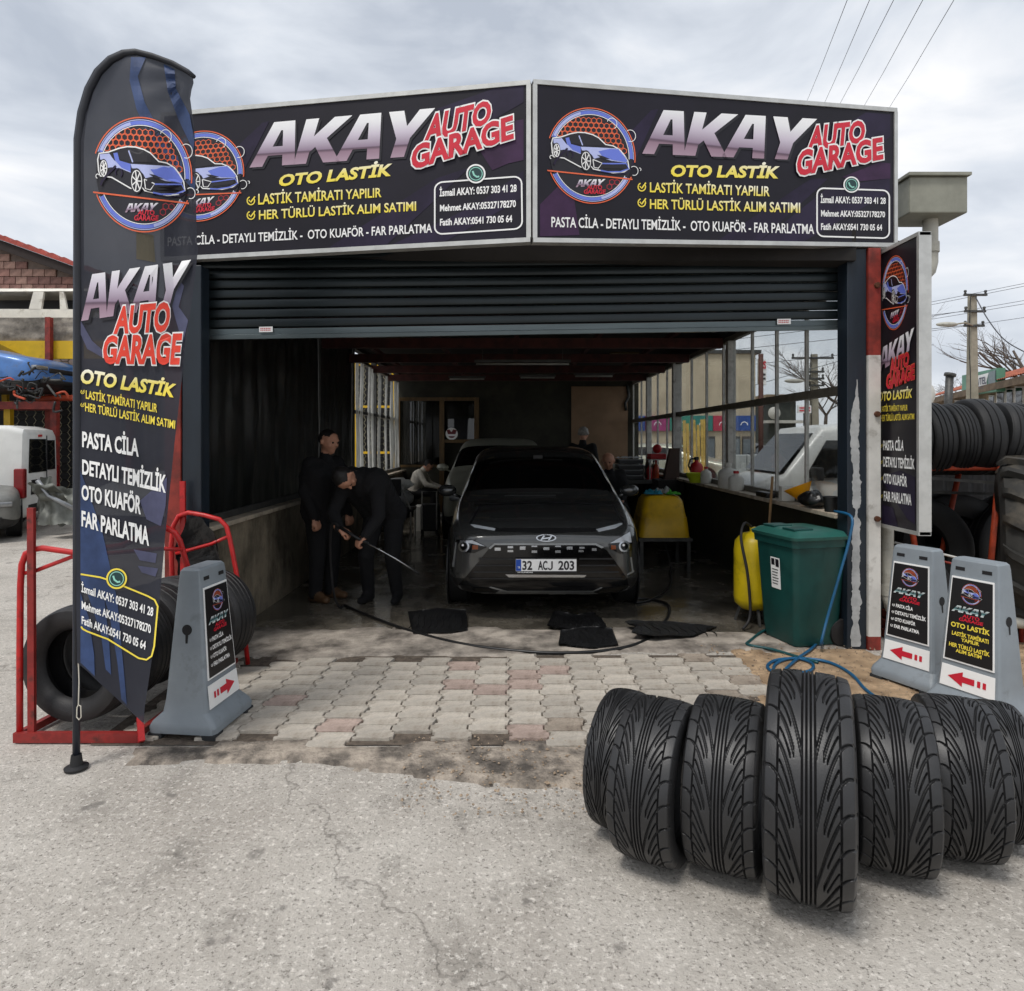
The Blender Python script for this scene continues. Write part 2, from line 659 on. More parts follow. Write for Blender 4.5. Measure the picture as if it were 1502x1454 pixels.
m_ink = mat('sign_ink', (22, 19, 27), 0.42, spec=.3, var=0.35, scale=1.6, bump=.10, bscale=3.5, col2=(30, 26, 39), lo=0.35, hi=0.7)
m_purple = mat('purple_print', (40, 33, 54), 0.45, spec=.25, var=0.25, scale=3)
m_purple2 = mat('plum_print', (60, 38, 66), 0.45, spec=.25, var=0.25, scale=3)
m_inkline = mat('black_print', (24, 20, 28), 0.4, var=0.1)
m_orange = mat('orange_print', (232, 104, 62), 0.4, var=0.05)
m_lav = mat('lavender_print', (184, 192, 236), 0.4, var=0.05)
m_blue = mat('blue_print', (104, 122, 214), 0.4, var=0.05)
m_chrome = gradmat('chrome_print', [(0.0, (176, 150, 166)), (0.22, (150, 122, 138)), (0.27, (92, 70, 86)), (0.30, (150, 130, 150)), (0.55, (206, 196, 210)), (0.8, (238, 238, 240)), (1.0, (250, 250, 250))])
m_chrome2 = gradmat('teal_chrome_print', [(0.0, (230, 236, 236)), (0.45, (70, 120, 122)), (0.55, (40, 80, 84)), (1.0, (222, 230, 230))])
m_goldgrad = gradmat('gold_print', [(0.0, (250, 226, 64)), (0.5, (244, 226, 110)), (1.0, (252, 250, 236))])
m_teal = mat('dark_teal_print', (26, 62, 62), 0.4, var=0.05)

# ================================================================== ground
def struct(o):
    return tag(o, kind='structure')

def fy(x):
    return 4.80 + 0.06 * x          # the building front runs slightly askew

g = MB()
g.add([(-600, -60, -0.02), (600, -60, -0.02), (600, 900, -0.02), (-600, 900, -0.02)], [(0, 1, 2, 3)])
struct(g.build('ground', mat('far_ground', (176, 168, 157), 0.9, var=0.12, scale=0.3, bump=0.3, bscale=20, dirt=((112, 104, 95), 0.6, 0.45, 0.7))))

def bumpy(fn, nu, nv, amp, sc):
    mb = MB()
    def f(u, v):
        x, y, z = fn(u, v)
        return (x, y, z + amp * noise.noise(Vector((x * sc, y * sc, 3.1))))
    mb.grid(f, nu, nv)
    return mb
struct(bumpy(lambda u, v: (-30 + 60 * u, -3 + 33 * v, -0.004), 240, 130, 0.0025, 1.1).build('yard_slab', m_conc, smooth=True))

# rougher, darker strip of broken concrete between the paving and the yard slab
def edge(poly, z, m, name, amp=0.004, sc=6.0, step=0.07):
    xs = [p[0] for p in poly]; ys = [p[1] for p in poly]
    dens = []
    n = len(poly)
    for i in range(n):
        a, b = Vector(poly[i]), Vector(poly[(i + 1) % n])
        k = max(1, int((b - a).length / step))
        for j in range(k):
            p = a.lerp(b, j / k)
            q = noise.noise_vector(Vector((p.x * 2.3, p.y * 2.3, 1.7))) * 0.09 + noise.noise_vector(Vector((p.x * 9, p.y * 9, 5.7))) * 0.03
            dens.append(Vector((p.x + q.x, p.y + q.y)))
    vin = list(dens)
    ed = [(i, (i + 1) % len(dens)) for i in range(len(dens))]
    def ins(p):
        c = False
        for i in range(len(dens)):
            a, b = dens[i], dens[(i + 1) % len(dens)]
            if (a.y > p[1]) != (b.y > p[1]) and p[0] < (b.x - a.x) * (p[1] - a.y) / (b.y - a.y) + a.x:
                c = not c
        return c
    x = min(xs)
    while x < max(xs):
        y = min(ys)
        while y < max(ys):
            q = (x + rnd(-.2, .2) * step, y + rnd(-.2, .2) * step)
            if ins(q): vin.append(Vector(q))
            y += step
        x += step
    r = delaunay_2d_cdt(vin, ed, [], 1, 1e-6)
    mb = MB()
    nb = len(dens)
    mb.add([(v.x, v.y, z + amp * noise.noise(Vector((v.x * sc, v.y * sc, 2))) * (0 if i < nb else 1) - (z + .016 if i < nb else 0)) for i, v in enumerate(r[0])], [tuple(f) for f in r[2]])
    return struct(mb.build(name, m, smooth=True))

m_rough = mat('broken_concrete', (158, 147, 134), 0.95, var=0.3, scale=9, bump=0.9, bscale=55, dirt=((82, 76, 70), 5, 0.45, 0.62))
edge([(-1.9, 3.42), (0.25, 3.40), (0.65, 3.30), (1.25, 3.22), (1.45, 2.95), (0.75, 2.62), (0.2, 2.95), (-0.6, 3.12), (-1.9, 3.16)], 0.010, m_rough, 'broken_edge', amp=0.008)
m_sand = mat('sand', (188, 160, 128), 0.95, var=0.22, scale=24, bump=0.8, bscale=130, dirt=((128, 104, 78), 6, 0.45, 0.66))
edge([(1.62, 4.86), (2.6, 4.9), (2.75, 4.7), (3.4, 5.2), (4.6, 5.3), (4.4, 3.9), (3.0, 3.35), (2.3, 3.15), (1.6, 3.05), (1.25, 3.3), (1.5, 3.9)], 0.011, m_sand, 'sand_ground', amp=0.012, sc=4)

# garage floor: wet, oily concrete
m_wet = mat('wet_floor', (92, 87, 78), 0.17, var=0.35, scale=2.2, rvar=0.15, bump=0.12, bscale=30, dirt=((126, 119, 108), 1.6, 0.5, 0.68))
m_dry = mat('threshold_concrete', (164, 155, 144), 0.8, var=0.25, scale=4, bump=0.4, bscale=60, dirt=((74, 68, 62), 3.2, 0.42, 0.66))
fl = MB().grid(lambda u, v: (-2.42 + 5.2 * u, 5.15 + 9.2 * v, 0.002 + 0.004 * noise.noise(Vector((u * 9, v * 15, 0)))), 60, 90)
struct(fl.build('garage_floor', m_wet, smooth=True))
edge([(-2.35, 5.5), (-0.6, 5.42), (0.6, 5.48), (1.9, 5.35), (2.55, 5.3), (2.55, 4.86), (1.7, 4.82), (0, 4.74), (-2.25, 4.6)], 0.012, m_dry, 'threshold', amp=0.004)

# interlocking paving stones, each its own piece
pav = MB().grid(lambda u, v: (-2.15 + 3.85 * u, 3.36 + 1.4 * v, 0.002), 2, 2)
paving = struct(pav.build('paving', mat('joint_dirt', (92, 82, 72), 0.95, var=0.3, scale=20, bump=0.6, bscale=90)))
PL, PW = 0.168, 0.205
m_pave = [mat('paver_grey', (187, 179, 167), 0.88, var=0.16, scale=16, bump=0.5, bscale=140, rand=0.13, dirt=((144, 134, 121), 9, 0.46, 0.7)),
          mat('paver_pink', (180, 160, 149), 0.88, var=0.16, scale=16, bump=0.5, bscale=140, rand=0.10, dirt=((124, 108, 98), 9, 0.46, 0.7)),
          mat('paver_dark', (158, 146, 132), 0.88, var=0.2, scale=16, bump=0.5, bscale=140, rand=0.12, dirt=((96, 84, 74), 9, 0.46, 0.7))]
def paver_mesh(odd, m):
    def zig(y):                      # wavy side of a column, period PL
        t = (y / PL) % 1.0
        return 0.016 * (1 if 0.12 < t < 0.42 else (-1 if 0.58 < t < 0.92 else 0))
    ys = [0, .1, .14, .40, .44, .56, .60, .90, .94, 1.0]
    g_ = 0.0042
    off = PL / 2 if odd else 0.0
    Lf, Rt = [], []
    for t in ys:
        y = t * PL
        yy = min(max(y, g_), PL - g_)
        Lf.append((-PW / 2 + zig(y + off) + g_, yy - PL / 2))
        Rt.append((PW / 2 + zig(y + off) - g_, yy - PL / 2))
    out = Lf + Rt[::-1]
    bm = bmesh.new()
    top = [bm.verts.new((x * 0.985, y * 0.985, 0.012)) for x, y in out]
    mid = [bm.verts.new((x, y, 0.006)) for x, y in out]
    bot = [bm.verts.new((x, y, -0.03)) for x, y in out]
    n = len(out)
    bm.faces.new(top)
    for i in range(n):
        j = (i + 1) % n
        bm.faces.new((top[j], top[i], mid[i], mid[j]))
        bm.faces.new((mid[j], mid[i], bot[i], bot[j]))
    bmesh.ops.recalc_face_normals(bm, faces=bm.faces)
    me = bpy.data.meshes.new('paving_stone')
    bm.to_mesh(me); bm.free()
    me.materials.append(m)
    return me
pm = [[paver_mesh(o, m) for m in m_pave] for o in (0, 1)]
cols = int(3.75 / PW)
for c in range(cols):
    x = -2.05 + (c + 0.5) * PW
    for r_ in range(-1, 9):
        y = 3.40 + (r_ + 0.5) * PL + (PL / 2 if c % 2 else 0)
        if y > 4.66 + 0.05 * x or y < 3.42 + 0.07 * math.sin(c * 2.1):
            continue
        if x > 1.42 and y < 4.0 - 0.4 * (x - 1.42): continue
        t = rnd(0, 1)
        k = 1 if t < 0.08 else (2 if t < 0.24 and x > 0.2 else 0)
        o = link('paving_stone', pm[c % 2][k], paving)
        o.location = (x, y, 0.006 + rnd(-.003, .003) + 0.006 * noise.noise(Vector((x * 2, y * 2, 9))))
        o.rotation_euler = (rnd(-.012, .012), rnd(-.012, .012), rnd(-.015, .015))

# loose pebbles on the sand and at the broken edge: nobody could count them
pb = MB()
for i in range(2600):
    if i % 3:
        x, y = rnd(1.45, 4.2), rnd(3.1, 5.0)
    else:
        x, y = rnd(-0.5, 1.6), rnd(2.7, 3.45)
    s = rnd(0.003, 0.010) * (1.6 if rnd(0, 1) > .95 else 1)
    p = Vector((x, y, 0.012 + s * 0.3))
    a = rnd(0, 6)
    d = [Vector((math.cos(a), math.sin(a), 0)) * s, Vector((-math.sin(a), math.cos(a), 0)) * s * rnd(.6, 1), Vector((0, 0, s * rnd(.5, .8)))]
    pb.add([p + d[0], p + d[1], p - d[0], p - d[1], p + d[2], p - d[2]], [(0, 1, 4), (1, 2, 4), (2, 3, 4), (3, 0, 4), (1, 0, 5), (2, 1, 5), (3, 2, 5), (0, 3, 5)])
tag(pb.build('gravel', mat('pebble', (150, 132, 112), 0.9, var=0.35, scale=40), fix=False), 'loose gravel and grit scattered over the sand and broken edge', 'gravel', kind='stuff')

# ================================================================== the garage
m_post = mat('blue_paint', (23, 33, 43), 0.45, var=0.15, scale=8, bump=0.05, stretch=(1, 1, .25))
m_peel = mat('peeled_primer', (168, 170, 170), 0.7, var=0.12, scale=14)
m_redp = mat('red_oxide', (134, 46, 36), 0.6, var=0.25, scale=9, dirt=((84, 34, 26), 5, 0.5, 0.7))
m_whitep = mat('white_wall_paint', (206, 204, 198), 0.75, var=0.08, scale=5, dirt=((140, 134, 124), 7, 0.55, 0.75))
m_plaster = mat('dirty_plaster', (134, 123, 104), 0.9, var=0.22, scale=3.5, bump=0.4, bscale=40, dirt=((66, 60, 48), 2.4, 0.42, 0.66), stretch=(1, 1, .6))
m_sill = mat('sill_stone', (178, 166, 148), 0.7, var=0.14, scale=7, dirt=((110, 100, 86), 6, 0.5, 0.7))
m_sheet = mat('black_plastic_sheet', (26, 28, 27), 0.30, var=0.3, scale=5, bump=0.25, bscale=14, stretch=(1, 1, .3))
m_dgreen = mat('dark_green_paint', (40, 38, 24), 0.7, var=0.3, scale=3, dirt=((26, 24, 18), 2, 0.45, 0.7))
m_steel = mat('window_frame_paint', (186, 184, 178), 0.5, 0.1, var=0.1, scale=12, dirt=((118, 112, 104), 9, 0.55, 0.75))
m_dsteel = mat('grey_steel', (72, 72, 70), 0.5, 0.3, var=0.2, scale=9)
m_beam = mat('rusty_beam', (66, 28, 24), 0.75, var=0.3, scale=7)
m_ceil = mat('dark_ceiling', (30, 27, 25), 0.9, var=0.3, scale=2)  # one even dark tone for the roof, eaves and other dark parts
m_back = mat('back_wall_paint', (58, 56, 46), 0.85, var=0.25, scale=1.6, dirt=((36, 34, 26), 1.2, 0.45, 0.7))
m_wood = mat('varnished_wood', (92, 68, 30), 0.5, var=0.25, scale=5, stretch=(6, 6, 1))
m_board = mat('hardboard', (146, 118, 92), 0.8, var=0.1, scale=2.5)
m_pane = glass('window_pane', refl=0.08, dirt=0.03)
m_slat = mat('shutter_slat', (33, 41, 44), 0.30, 0.35, var=0.2, scale=4, stretch=(.3, 3, 3))
m_pipe = mat('grey_plastic_pipe', (172, 170, 160), 0.55, var=0.1, scale=6, dirt=((120, 116, 104), 5, 0.55, 0.75))
m_box = mat('gutter_metal', (138, 138, 126), 0.6, 0.1, var=0.12, scale=5)

GX0, GX1, GYB = -2.24, 2.62, 14.2
ga = thing('garage', 'open-fronted car wash garage with a raised roller shutter and glazed side walls', 'garage', (0, 5, 0))

MB().box((-2.30, 4.61, 0), (-2.165, 4.74, 2.80), bev=.006).build('front_post', m_post, ga)
MB().box((-2.42, 4.60, 0), (-2.305, 4.70, 2.80), bev=.006).build('front_post', m_redp, ga)
rp_ = MB().box((2.535, 4.90, 0), (2.68, 5.05, 3.0), bev=.006).build('front_post', m_post, ga)
# bare primer where the blue paint has come off in one long ragged tongue
pts_l, pts_r = [], []
for i in range(160):
    z = 2.02 - 2.0 * i / 159
    wv = 0.030 + 0.018 * noise.noise(Vector((z * 7, 1, 0))) + 0.012 * noise.noise(Vector((z * 23, 4, 0))) + 0.008 * noise.noise(Vector((z * 61, 4, 3)))
    if z > 1.75: wv *= max(.12, (2.02 - z) / .27)
    if 0.98 < z < 1.06: wv *= 0.35
    c_ = 2.600 + 0.016 * noise.noise(Vector((z * 2.2, 8, 0))) + 0.006 * noise.noise(Vector((z * 12, 3, 0)))
    pts_l.append((c_ - wv, z)); pts_r.append((c_ + wv * (1 + .3 * noise.noise(Vector((z * 30, 9, 1)))), z))
mb = MB()
for i in range(159):
    mb.add([(pts_l[i][0], 4.8975, pts_l[i][1]), (pts_r[i][0], 4.8975, pts_r[i][1]), (pts_r[i + 1][0], 4.8975, pts_r[i + 1][1]), (pts_l[i + 1][0], 4.8975, pts_l[i + 1][1])], [(0, 1, 2, 3)])
mb.build('peeled_patch', m_peel, rp_)
wp = MB()
for (z0, z1, mi) in ((0, .10, 0), (.10, 2.20, 1), (2.20, 3.0, 0)):
    wp.box((2.684, 4.88, z0), (2.775, 5.02, z1), mi)
sp_ = wp.build('front_post', [m_redp, m_whitep], ga)
for z in (2.72, 1.76, .98):
    MB().lathe([(.001, 0), (.022, 0), (.02, -.02), (.001, -.022)], 12, (2.745, 4.879, z), 'Y').build('bolt', mat('rust', (84, 48, 28), .85, var=.3, scale=30), sp_)

# left wall: low masonry, sill, plastic sheeting, then glazed bays with hanging strips
MB().box((-2.44, 4.745, 0), (GX0, GYB, .885)).build('low_wall', m_plaster, ga)
MB().box((-2.44, 4.742, .887), (GX0 + .035, GYB, .925), bev=.006).build('sill', m_sill, ga)
MB().box((-2.40, 4.745, .927), (-2.31, GYB, .985), bev=.004).build('sill', m_dsteel, ga)
def sheet(y0, y1, z0, z1, seed, name='plastic_sheet'):
    def f(u, v):
        y = y0 + (y1 - y0) * u; z = z0 + (z1 - z0) * v
        a = noise.noise(Vector((y * 6.0, z * 0.9, seed))) * 0.020 + noise.noise(Vector((y * 16, z * 1.6, seed + 3))) * 0.010 + noise.noise(Vector((y * 3, z * 5, seed + 5))) * 0.008
        return (-2.325 + a, y, z)
    return MB().grid(f, int((y1 - y0) * 24), 30).build(name, m_sheet, ga, smooth=True)
sheet(4.75, 8.0, .985, 2.95, 1)
sheet(8.08, 9.72, .985, 2.95, 2)
for y in (4.78, 8.04, 9.76, 11.4, 13.7):
    MB().box((-2.39, y - .035, .986), (-2.30, y + .035, 2.98)).build('wall_post', m_dsteel, ga)
for z in (1.97, 2.78):
    MB().box((-2.385, 9.80, z), (-2.315, 13.66, z + .05)).build('rail', m_dsteel, ga)
m_strip = mat('hanging_strip', (206, 206, 200), 0.6, var=0.1, scale=5, transl=0.45)
for y in (9.86, 10.15, 10.75, 11.0, 11.6, 12.25, 12.75, 12.9, 13.2, 13.4, 13.55):
    wd = rnd(.07, .16)
    ph = rnd(0, 6)
    MB().grid(lambda u, v: (-2.30 + .02 * math.sin(u * 7 + ph) + .01 * math.sin(v * 5 + ph), y + wd * u, 1.0 + 1.76 * v), 6, 10).build('curtain_strip', m_strip, ga, smooth=True)

# right wall: low painted masonry, sill and two tiers of panes
MB().box((GX1 + .02, 5.06, 0), (GX1 + .20, GYB, .955)).build('low_wall', m_dgreen, ga)
MB().box((GX1 - .10, 5.055, .957), (GX1 + .20, GYB, .995), bev=.006).build('sill', m_sill, ga)
ys = [5.10, 5.27, 5.93, 6.59, 7.25, 7.92, 8.22, 8.92, 9.65, 10.38, 11.15, 11.85, 12.55, 13.3, 14.15]
thick = (7.92, 10.38, 12.55)
wf = MB().box((GX1 + .05, 5.06, .996), (GX1 + .11, GYB, 1.055)).box((GX1 + .045, 5.06, 1.935), (GX1 + .115, GYB, 2.005)).box((GX1 + .05, 5.06, 2.76), (GX1 + .11, GYB, 2.82))
wf = wf.build('window_frame', mat('window_rail_paint', (112, 108, 98), 0.6, .1, var=.15, scale=9), ga)
for i, y in enumerate(ys):
    t_ = .05 if y in thick else .013
    x0, x9 = (GX1 + .02, GX1 + .113) if y in thick else (GX1 + .066, GX1 + .096)
    MB().box((x0, y - t_, 1.056), (x9, y + t_, 1.934)).build('mullion', m_steel, ga)
    MB().box((x0, y - t_, 2.006), (x9, y + t_, 2.759)).build('mullion', m_steel, ga)
    if i:
        y0, y1 = ys[i - 1] + .012, y - .012
        for (z0, z1) in ((1.05, 1.94), (2.0, 2.765)):
            MB().box((GX1 + .077, y0, z0), (GX1 + .083, y1, z1)).build('pane', m_pane, wf)
MB().box((GX1 - .02, 10.33, 0), (GX1 + .018, 10.43, 2.8)).build('wall_post', m_steel, ga)

# roof, beams, yellowish light patches, back wall, office front
MB().box((-2.5, 5.10, 3.02), (3.05, GYB + .2, 3.12)).build('roof', m_ceil, ga)
MB().box((-2.48, 5.16, 2.83), (2.84, 5.26, 3.02)).build('lintel', m_ceil, ga)
MB().box((GX1 + .03, 5.27, 2.822), (GX1 + .2, GYB, 3.018)).build('eaves_board', m_ceil, ga)
MB().box((-2.44, 5.27, 2.96), (-2.34, GYB, 3.018)).build('eaves_board', m_ceil, ga)
MB().box((-2.45, 4.98, 3.13), (2.85, 5.12, 3.80)).build('parapet', m_box, ga)
MB().box((-2.40, 4.86, 2.90), (2.58, 5.10, 3.127)).build('parapet', m_ceil, ga)  # front piece coloured dark so the gap under the signs reads dark
for y in (6.6, 8.1, 9.6, 11.1, 12.6):
    MB().box((-2.33, y - .05, 2.70), (GX1 + .02, y + .05, 2.82)).build('beam', m_beam, ga)
    for x in (-1.9, -0.9, 0.1, 1.1, 2.0):
        MB().box((x - .03, y - .75, 2.822), (x + .03, y + .68, 2.87)).build('purlin', m_beam, ga)
for (x, y) in ((-1.5, 8.8), (-.6, 8.9), (1.5, 8.9), (1.8, 10.2), (2.2, 9.0), (-1.2, 10.4), (2.25, 10.6)):
    MB().box((x - .22, y - .10, 2.90), (x + .22, y + .10, 2.925)).build('roof_light_patch', mat('yellow_light_patch', (118, 98, 64), .8, var=.2), ga)  # yellowish boards imitating light through translucent roof strips
bw = MB().box((-2.44, GYB, 0), (2.82, GYB + .15, 3.02)).build('back_wall', m_back, ga)
MB().box((1.36, GYB - .03, .3), (2.58, GYB - .004, 2.72)).build('panel_board', m_board, ga)
MB().tube([(2.56, GYB - .05, 2.75), (2.60, GYB - .06, 2.5), (2.52, GYB - .06, 2.36), (2.54, GYB - .06, 2.2)], .03).build('stove_pipe', m_dsteel, ga, smooth=True)
yo = 13.95
of = MB()
for px in (583, 648, 699):
    x = at(px, 600, yo).x
    of.box((x - .05, yo, 0), (x + .05, yo + .08, 2.47))
xa, xb = at(583, 0, yo).x, at(699, 0, yo).x
of.box((xa, yo + .01, 2.40), (xb, yo + .07, 2.47)).box((at(648, 0, yo).x + .05, yo + .01, 1.5), (xb - .05, yo + .07, 1.57)).box((xa, yo + .02, .98), (at(648, 0, yo).x - .05, yo + .06, 1.03))
ofo = of.build('office_front', m_wood, ga)
m_dpane = glass('office_pane', tint=(120, 125, 120), refl=.12, dirt=.03)
MB().box((xa + .05, yo + .035, 1.04), (at(648, 0, yo).x - .05, yo + .042, 2.39)).build('pane', m_dpane, ofo)
MB().box((at(648, 0, yo).x + .05, yo + .035, 1.58), (xb - .05, yo + .042, 2.39)).build('pane', m_dpane, ofo)
MB().box((xa + .05, yo + .03, .05), (at(648, 0, yo).x - .05, yo + .05, .97)).build('panel', m_back, ofo)
# round sticker on the office pane
fm = plane_map((0, yo + .035, 0), (0, 1, 0))
shape([arc(662.5, 636.5, 9, 9, 0, 360, 28)[:-1]], fm, m_white, ofo, .003, 'sticker')
shape([[(655, 631), (659, 630), (662, 634), (665, 630), (670, 631), (668, 637), (663, 637), (657, 637)], arc(662.5, 640, 4.6, 2.6, 0, 180, 10)], fm, mat('maroon_print', (110, 26, 36), .5, var=.05), ofo, .005, 'sticker')

# gutter box, downpipe and the pipe along the ground
gb = MB().box((at(1312, 0, 5.25).x, 5.05, 3.32), (at(1394, 0, 5.25).x, 5.4, 3.60), bev=.01).build('gutter_box', m_box, ga)
MB().box((at(1308, 0, 5.25).x, 5.02, 3.602), (at(1396, 0, 5.25).x, 5.43, 3.625)).build('lid', m_box, gb)
MB().box((at(1394, 0, 5.25).x + .002, 5.15, 3.53), (at(1404, 0, 5.25).x, 5.22, 3.56)).build('outlet', m_dsteel, gb)
xp = at(1361, 0, 5.25).x
MB().tube([(xp, 5.22, 3.32), (xp, 5.22, 2.98), (xp - .015, 5.22, 2.92), (xp - .06, 5.22, 2.87), (xp - .25, 5.2, 2.82)], .055, 14).build('downpipe', m_pipe, ga, smooth=60)
MB().tube([(xp, 5.22, 3.14), (xp, 5.22, 3.06)], .064, 14).build('pipe_collar', m_pipe, ga, smooth=60)
xd = at(1304, 0, 5.0).x
MB().tube([(xd, 5.02, 2.9), (xd, 5.02, .36), (xd + .02, 5.01, .28), (xd + .08, 5.0, .24), (xd + .3, 4.98, .23), (xd + 2.2, 4.9, .10)], .043, 14).build('downpipe', m_pipe, ga, smooth=60)
MB().tube([(xd, 5.02, .46), (xd, 5.02, .38)], .05, 14).build('pipe_collar', m_pipe, ga, smooth=60)

# roller shutter, slat by slat
ZL, ZR = 2.30, 2.425
def shp(u, z_off, dy=0.0):
    x = -2.24 + (2.64 + 2.24) * u
    return Vector((x, fy(x) + .13 + dy, ZL + (ZR - ZL) * u + z_off))
rs = MB()
for (a, b) in ((0.0, 0.006), (0.028, 0.05)):
    pass
prof0 = [(0, 0), (-.012, .006), (-.018, .03), (-.012, .055), (0, .062), (.008, .062), (.008, 0)]
def slat_mesh(z0, prof):
    mb = MB()
    k = len(prof)
    for u in (0, 1):
        for (dy, dz) in prof:
            mb.v.append(shp(u, z0 + dz, dy))
    for i in range(k):
        j = (i + 1) % k
        mb.f.append((i, j, k + j, k + i)); mb.m.append(0)
    mb.f.append(tuple(range(k))); mb.m.append(0)
    mb.f.append(tuple(range(2 * k - 1, k - 1, -1))); mb.m.append(0)
    return mb
shut = slat_mesh(0, [(-.02, 0), (-.022, .028), (-.012, .034), (-.012, .075), (.012, .08), (.012, 0)]).build('roller_shutter', mat('shutter_bar', (92, 102, 104), .3, .5, var=.15, scale=3, stretch=(.3, 3, 3)), ga)
for i in range(10):
    j_ = rnd(-.0025, .0025)
    slat_mesh(.084 + i * .072 + rnd(-.0012, .0012), [(a + j_, b * 1.08) for a, b in prof0]).build('slat', m_slat, shut, smooth=40)
for (px, py) in ((390, 483.5), (1150, 472)):
    Y = fy(at(px, py, 4.9).x) + .13 - .025
    f2 = plane_map((0, fy(0) + .13 - .024, 0), (.06, -1, 0))
    shape([[(px - 10, py - 4), (px + 10, py - 4.4), (px + 10, py + 3.6), (px - 10, py + 4)]], f2, m_white, shut, .004, 'sticker')
    for k in range(2):
        quads([[(px - 8 + j * 2.6, py - 2.4 + k * 2.6), (px - 6.4 + j * 2.6, py - 2.4 + k * 2.6), (px - 6.4 + j * 2.6, py - .9 + k * 2.6), (px - 8 + j * 2.6, py - .9 + k * 2.6)] for j in range(6)], f2, m_red, shut, .006, 'sticker')

# ================================================================== emblem used on all the signs
def emblem(cx, cy, rx, ry, fmap, parent, h0=0.004, tilt=0.0, text=True, dense=0):
    def cv(x, y):
        return (cx + (x - 700) / 595 * rx, cy + (y - 710) / 650 * ry + (x - 700) / 595 * tilt)
    def fm(x, y, h):
        a, b = cv(x, y)
        return fmap(a, b, h)
    mats = [m_orange, m_blue, m_lav, m_white, m_inkline, m_purple, mat('red_hex_print', (170, 40, 48), .4, var=.05)]
    mb = MB()
    def st(pts, wd, mi, h, closed=False):
        if dense and not closed and len(pts) == 2:
            pts = [(pts[0][0] + (pts[1][0] - pts[0][0]) * i / 20, pts[0][1] + (pts[1][1] - pts[0][1]) * i / 20) for i in range(21)]
        for q in stroke(pts, wd, closed):
            mb.add([fm(p[0], p[1], h) for p in q], [(0, 1, 2, 3)], mi)
    def fill(poly, mi, h):
        n = len(poly)
        vin = [Vector(p) for p in poly]
        if dense:
            for ix in range(int(min(p[0] for p in poly)), int(max(p[0] for p in poly)), dense):
                for iy in range(int(min(p[1] for p in poly)), int(max(p[1] for p in poly)), dense):
                    vin.append(Vector((ix + .3, iy + .4)))
        r = delaunay_2d_cdt(vin, [(i, (i + 1) % n) for i in range(n)], [], 1, 1e-6)
        mb.add([fm(v.x, v.y, h) for v in r[0]], [tuple(f) for f in r[2]], mi)
    h = h0
    fill(arc(700, 710, 560, 610, 0, 360, 40)[:-1], 4, h)
    h += .0015
    # honeycomb
    for (y, x0, x1, mi) in ((225, 455, 875, 0), (291, 345, 990, 0), (357, 310, 1025, 0), (423, 270, 1060, 0), (489, 860, 1095, 0), (555, 1035, 1110, 0), (621, 1150, 1151, 0), (1052, 985, 1060, 6), (1118, 950, 951, 6)):
        x = x0
        while x <= x1:
            st(arc(x, y, 38, 38, 90, 450, 6)[:-1], 11, mi, h, True)
            x += 71
    # rings
    for (a0, a1) in ((199, 366), (24, 157)):
        st(arc(700, 705, 600, 648, a0, a1), 14, 0, h)
        st(arc(700, 705, 548, 590, a0 + 4, a1 - 4), 44, 1, h)
        st(arc(700, 705, 578, 622, a0 + 3, a1 - 3), 9, 2, h + .001)
        st(arc(700, 705, 518, 560, a0 + 3, a1 - 3), 9, 3, h + .001)
    st(arc(700, 705, 548, 590, 205, 255), 34, 2, h + .0005)
    st(arc(700, 705, 548, 590, 28, 75), 34, 2, h + .0005)
    st([(105, 935), (1265, 1002)], 18, 0, h + .002)
    h += .002
    # sports car
    body = [(160, 560), (178, 490), (290, 470), (420, 420), (520, 396), (620, 396), (720, 418), (800, 455), (900, 545), (1000, 558), (1090, 605), (1155, 680), (1203, 760), (1218, 860), (1150, 905), (1000, 925), (850, 905), (730, 885), (700, 850), (560, 868), (330, 755), (190, 745), (172, 690)]
    fill([(690, 905), (860, 930), (1040, 952), (1180, 930), (1228, 885), (1100, 880)], 5, h)
    fill(body, 4, h)
    st(body, 15, 3, h + .001, True)
    fill([(185, 500), (300, 485), (360, 560), (430, 600), (560, 620), (560, 690), (440, 650), (330, 640), (280, 650), (235, 560), (190, 560)], 2, h + .001)
    fill([(350, 480), (400, 470), (425, 560), (560, 590), (560, 680), (450, 640), (370, 560)], 1, h + .0015)
    fill([(560, 590), (930, 590), (1070, 592), (1150, 680), (1196, 745), (1180, 780), (980, 762), (820, 722), (740, 745), (715, 700), (650, 640), (575, 640)], 2, h + .001)
    fill([(800, 640), (960, 600), (1070, 600), (1145, 685), (1190, 745), (1175, 772), (990, 750), (850, 700)], 1, h + .0018)
    fill([(400, 462), (520, 428), (720, 440), (800, 482), (880, 560), (580, 578), (530, 562), (425, 545)], 4, h + .002)
    st([(535, 440), (585, 570)], 16, 2, h + .0025)
    fill([(780, 690), (850, 700), (960, 738), (860, 742)], 4, h + .0025)
    st([(725, 755), (850, 800), (800, 872), (740, 862), (725, 755)], 12, 3, h + .002)
    fill([(880, 838), (1175, 805), (1155, 862), (865, 872)], 4, h + .0025)
    st([(850, 805), (1000, 800), (1180, 790), (1215, 860), (1100, 905), (930, 915), (830, 900)], 18, 1, h + .002)
    for (x, y, a, b) in ((632, 780, 66, 128), (232, 655, 42, 92)):
        fill(arc(x, y, a * 1.18, b * 1.14, 0, 360, 24)[:-1], 4, h + .0024)
        st(arc(x, y, a * .93, b * .93, 0, 360, 24)[:-1], 10, 3, h + .003, True)
        for k in range(7):
            t = k * 51.4
            st([(x, y), (x + a * .9 * math.cos(R(t)), y + b * .9 * math.sin(R(t)))], 13, 3, h + .003)
    st([(195, 850), (215, 800), (300, 700), (380, 620)], 26, 5, h + .0035)
